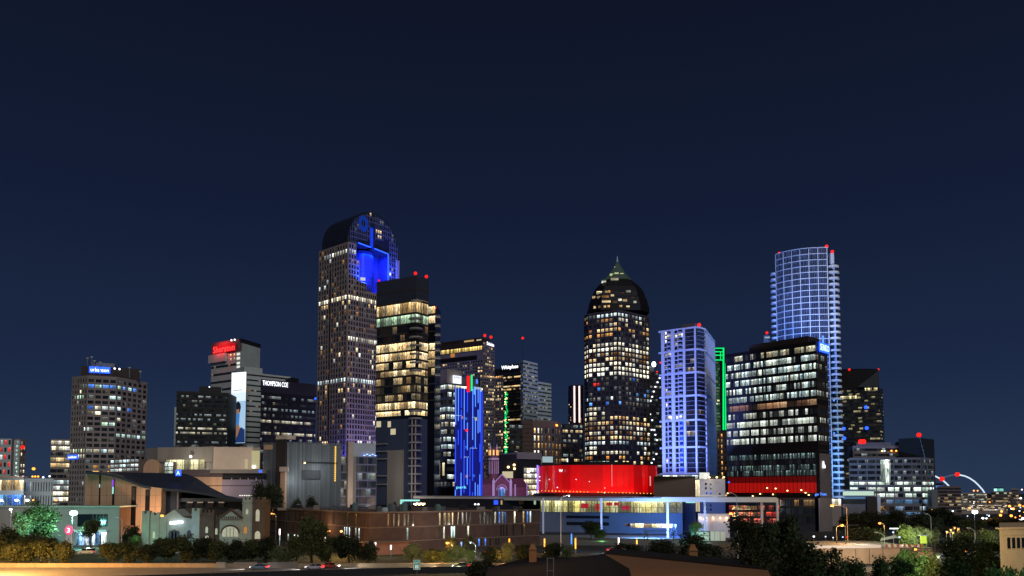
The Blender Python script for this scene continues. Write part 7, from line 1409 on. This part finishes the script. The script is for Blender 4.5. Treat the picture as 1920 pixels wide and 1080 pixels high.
yv = 245; t = empty('tour_kiosk', (X(1660, yv), yv, zo), 'pale canopy stand lit from within on the overpass street', 'kiosk'); m = MB(); m.hexa([PT(1650, 1014, yv), PT(1685, 1008, yv), PT(1685, 1008, yv+4), PT(1650, 1014, yv+4), PT(1652, 1010, yv), PT(1678, 1003, yv), PT(1678, 1003, yv+4), PT(1652, 1010, yv+4)], 'castlestone'); m.build('roof', t); m = MB(); m.box(X(1666, yv), X(1682, yv), yv-.1, yv, Zr(992, yv), Zr(990, yv), 'g_white'); m.build('light_bar', t)
m = MB()
for px in (1654, 1676): m.tube([(X(px, yv), yv+1, zo), (X(px, yv), yv+1, Zr(1008, yv))], .1, 'steel', 6)
m.tube([(X(1674, yv), yv, Zr(1008, yv)), (X(1674, yv), yv, Zr(991, yv))], .08, 'steel', 6); m.build('frame', t)
for px, py, mm, l in ((1673, 998, 'g_bluewhite', 'blue white lamp over the canopy stand'), (1684, 1007, 'g_bluewhite', 'violet white lamp right of the canopy stand'), (1524, 1006, 'g_white', 'white lamp at the left end of the overpass street'), (1546, 1006, 'g_white', 'small white lamp second from the left on the overpass street'), (1560, 1008, 'g_white', 'small white lamp left of the traffic light')):
    x, Y = X(px, 246), 246; t = empty('pole_lamp', (x, Y, 0), l, 'lamp', 'small lamps on the overpass street'); m = MB(); m.tube([(x, Y, 0), (x, Y, Zr(py, Y)-.3)], .06, 'metalgrey', 6); m.build('pole', t); m = MB(); m.ball((x, Y, Zr(py, Y)), .34 if px in (1524, 1673, 1684) else .2, mm, 6); m.build('lens', t)
x, Y = X(1583, 238), 238; t = empty('traffic_light', (x, Y, 0), 'traffic light showing red beside the lower orange lamp', 'traffic light'); m = MB(); m.tube([(x, Y, 0), (x, Y, Zr(1003, Y))], .09, 'metalgrey', 6); m.tube([(x, Y, Zr(985, Y)), (x+4, Y, Zr(984, Y))], .06, 'metalgrey', 5); m.tube([(x, Y, 0), (x, Y, Zr(984, Y))], .08, 'metalgrey', 6); m.build('pole', t); m = MB(); m.box(x-.05, x+.4, Y-.3, Y-.05, Zr(1011, Y), Zr(1004, Y), 'darkwall'); m.build('housing', t); m = MB(); m.ball((x+.2, Y-.35, Zr(1007.5, Y)), .26, 'beacon', 8); m.build('red_lens', t); m = MB(); m.ball((x-.8, Y-.1, Zr(1007, Y)), .22, 'g_bluewhite', 6); m.build('side_lamp', t)
# stone building at the right edge
b = Bld('stone_building', 'pale stone building with narrow dark windows at the right edge', 'building', [(1874, 118), (1960, 122)], 1000, 30); zt = Zr(989, 118); b.body(0, zt-.3, 'stonewarm' if 'stonewarm' in MATS else mat('stonewarm', srgb(214, 184, 140), .85, 0, .12, .8)); f = b.faces[0]; f.box(b.mb('coping'), -.15, f.L, zt-.3, zt, -.5, .2, 'stonewarm'); f.box(b.mb('ledge'), -.05, f.L, f.z(1003, 2)-.06, f.z(1003, 2)+.06, 0, .1, 'stonewarm')
for px in (1888.5, 1897.5, 1906.5, 1915.5, 1925): 
    b.panel('window', f, px, px+5.5, 1008, 1028.5, 'darkglass', d=.06, th=.05); uu = f.u(px+2.7, 1018); f.box(b.mb('window_frame'), uu-.26, uu+.26, f.z(1028.5, 2)-.1, f.z(1028.5, 2), .06, .16, 'stonewarm')
b.done(); point((X(1885, 108), 106, Zr(1000, 106)), 700, (1, .72, .40), .3)
point((X(1912, 108), 110, Zr(1046, 110)), 300, (1, .85, .45), .3)
# distant town on the right
def far(name, label, px0, px1, pt, Y, wallm, winm, rows, cols=0, depth=30, base=0, cat='building', hf=.5, mull=0):
    b = Bld(name, label, cat, [(px0, Y), (px1, Y*1.01)], 930, depth); zt = Zr(pt, Y); b.body(0, zt, wallm); b.bands(0, max(3, Zr(972, Y)), zt-1, rows, hf, wallm, winm, mull=mull); return b.done()
lit('w_far1', srgb(220, 245, 220), CREAM, .5, .9, bay=4, spots=2, dim=.03); lit('w_far2', WHITE, WARM, .6, 1.0, bay=3, spots=3, curt=1, dim=.05); lit('w_far3', CREAM, WARM, .4, .7, bay=4, spots=2, dim=.03)
far('brown_block', 'brown distant block with small lit windows left of the white arch bridge', 1757, 1802, 911, 640, 'brownpink', lambda r: 'w_far3' if r in (2, 3, 4, 5) else 'w_dark', 8)
b = Bld('sign_tower', 'narrow block with stacked orange lit signs beside the banded complex', 'building', [(1746, 560), (1757, 562)], 940, 8); b.body(0, Zr(926, 560), 'brownwall'); f = b.faces[0]
for py, mm in ((931, 'g_orange3'), (937, 'g_red'), (944, 'g_orange3')): b.panel('sign_board', f, 1747, 1756.5, py-2, py+2, glow('g_orange3', srgb(255, 150, 50), 1.6) if mm == 'g_orange3' else mm, d=.2, th=.1)
b.done()
far('office_block', 'distant office block with pale green lit floors behind the white arch', 1798, 1850, 924, 980, 'greystone', lambda r: ('w_far1', 'w_far1', 'w_far1', 'w_far2')[r % 4], 5, mull=6); far('parking_garage', 'distant parking garage full of bright white lamps', 1788, 1888, 945, 720, 'greystone', lambda r: 'w_far2', 5, hf=.6, mull=5)
far('office_block', 'distant flat block with lit windows at the right behind the garage', 1858, 1912, 921, 1000, 'brownpink', lambda r: 'w_far3' if r else 'w_far1', 5, mull=6); far('office_block', 'distant low block at the right edge with warm lights', 1890, 1965, 936, 900, 'brownpink', lambda r: 'w_far3', 5, mull=6); far('stadium_box', 'small distant box glowing green and magenta on a roof', 1864, 1882, 914, 1100, 'darkwall', lambda r: ('w_gm',)[0] if 'w_gm' in MATS else lit('w_gm', (.05, .9, .5), (.7, .2, .8), 1, .9, bay=7), 1, depth=10, hf=.95)
far('distant_block', 'low far block under the right foot of the white arch', 1846, 1862, 930, 1200, 'brownwall', lambda r: 'w_far3', 4); far('distant_block', 'low dark far block at the horizon by the right edge', 1896, 1910, 916, 1300, 'greystone', lambda r: 'w_dark', 4)
for i, (px, py, Y, r, gl) in enumerate(((1893, 949, 700, 1.1, 'g_sod'), (1900, 954, 690, 1.1, 'g_sod'), (1912, 947.5, 720, 1.1, 'g_sod'), (1878, 959, 640, .9, 'g_sod'), (1859, 974, 520, .8, 'g_sod'), (1876, 966, 600, 1.0, 'g_sod'), (1896, 967, 600, 1.0, 'g_sod'), (1914, 934, 900, 1.0, 'g_lamp'), (1818, 952.5, 660, .8, 'g_sod'), (1843, 971.5, 560, .7, 'g_lamp'), (1850, 972, 560, .6, 'g_lamp'), (1913, 976, 480, 1.0, 'g_pinkw'), (1918, 972, 480, .8, 'g_pinkw'), (1826, 920, 1500, 1.5, 'g_sod'), (1833, 920, 1500, 1.3, 'g_sod'), (1872, 926, 1050, 1.3, 'g_sod'), (1748, 957, 480, .8, 'g_sod'), (1916, 918, 1500, 1.4, 'g_pinkw'))):
    p = PT(px, py, Y); t = empty('distant_lamp', (p[0], p[1], 0), 'distant street lamp glowing on the right side of town, one of many', 'street lamp', 'distant lamps on the right'); m = MB(); m.tube([(p[0], p[1], 0), (p[0], p[1], p[2]-r*.7)], .15, 'metalgrey', 5); m.build('pole', t); m = MB(); m.ball(p, r, gl, 8); m.build('lens', t)
for i, (px, py) in enumerate(((63, 879), (61, 893.5), (66, 893.5), (71.5, 893.5), (81, 895), (34, 894), (43, 894), (93, 893))):
    Y = 560; p = PT(px, py, Y); t = empty('distant_lamp', (p[0], p[1], 0), 'distant small lamp above the low far left roofs', 'street lamp', 'distant lamps on the left'); m = MB(); m.tube([(p[0], p[1], 0), (p[0], p[1], p[2]-.5)], .12, 'metalgrey', 5); m.build('pole', t); m = MB(); m.ball(p, 1.1 if i == 0 else .7, 'g_amb' if i < 4 else 'g_white', 8); m.build('lens', t)
q = random.Random(21)
for i in range(46):
    px = q.uniform(1760, 1920); py = q.uniform(928, 972); Y = 20*F/max(12, py-915)*q.uniform(.8, 1.0); gl = q.choice(['g_sod', 'g_sod', 'g_white', 'g_lamp', 'g_amb', 'g_bluewhite']); r = Y/F*q.uniform(.7, 1.5)
    p = PT(px, py, Y); t = empty('distant_lamp', (p[0], p[1], 0), 'distant street lamp glowing on the right side of town, one of many', 'street lamp', 'distant lamps on the right'); m = MB(); m.tube([(p[0], p[1], 0), (p[0], p[1], p[2]-r*.7)], .12, 'metalgrey', 5); m.build('pole', t); m = MB(); m.ball(p, r, gl, 6); m.build('lens', t)
# white arch bridges
def arch(label, pts, Y, r, beacon_at=None):
    t = empty('arch_bridge', (X(pts[len(pts)//2][0], Y), Y, 0), label, 'bridge'); n = 0
    for lit_, seg in ((True, [p for p in pts if p[2]]), (False, [p for p in pts if not p[2]])):
        if len(seg) > 1: m = MB(); m.tube([PT(a, c, Y) for a, c, _ in seg], r, 'archlit' if lit_ else 'archdim', 8); m.build('arch', t)
    m = MB(); a, c = pts[0], pts[-1]; m.box(X(min(a[0], c[0])-3, Y), X(max(a[0], c[0])+6, Y), Y-6, Y+6, 6, 9, 'greystone')
    for i in range(5): x = X(min(a[0], c[0])+(max(a[0], c[0])-min(a[0], c[0]))*i/4, Y); m.box(x-2, x+2, Y-4, Y+4, 0, 6, 'greystone')
    m.build('deck', t)
    if beacon_at: m = MB(); m.ball(PT(*beacon_at, Y-4), 6.5, 'beacon', 8); m.build('beacon', t)
glow('archlit', srgb(215, 232, 250), 1.15); glow('archdim', srgb(75, 85, 110), 1.0)
P = [(1765, 898, 0), (1772, 894.5, 0), (1782, 891.5, 0), (1790, 890.3, 0), (1794, 890, 0)]; P += [(1794, 890, 1), (1800, 890.6, 1), (1809, 892.5, 1), (1818, 896.5, 1), (1827, 902.5, 1), (1835, 910, 1), (1842, 918, 1), (1848, 927, 1)]
arch('white lit arch bridge far away with a red beacon at its crown', P, 2200, 1.9, (1795, 889.5)); arch('second white lit arch of the far bridge, mostly hidden', [(1753, 892.5, 1), (1760, 896, 1), (1767, 900, 1), (1773, 905, 1), (1779, 911, 1)], 2100, 1.9, (1766, 898))
far('distant_block', 'small dark far block with a red light under the second arch', 1755, 1768, 906, 700, 'darkwall', lambda r: 'w_blue' if r == 0 else 'w_dark', 5)
b = None
# low far-off town mass closing the horizon
q = random.Random(8); m = MB()
for i in range(150):
    x = q.uniform(-2600, 2600); y = q.uniform(1500, 3200); w_ = q.uniform(15, 60); h = q.uniform(6, 17); m.box(x, x+w_, y, y+w_*.6, -.5, h, q.choice(['darkwall', 'greystone', 'brownwall']))
o = m.build('distant_town'); tag(o, 'far off low town roofs along the horizon', 'town', kind='stuff')
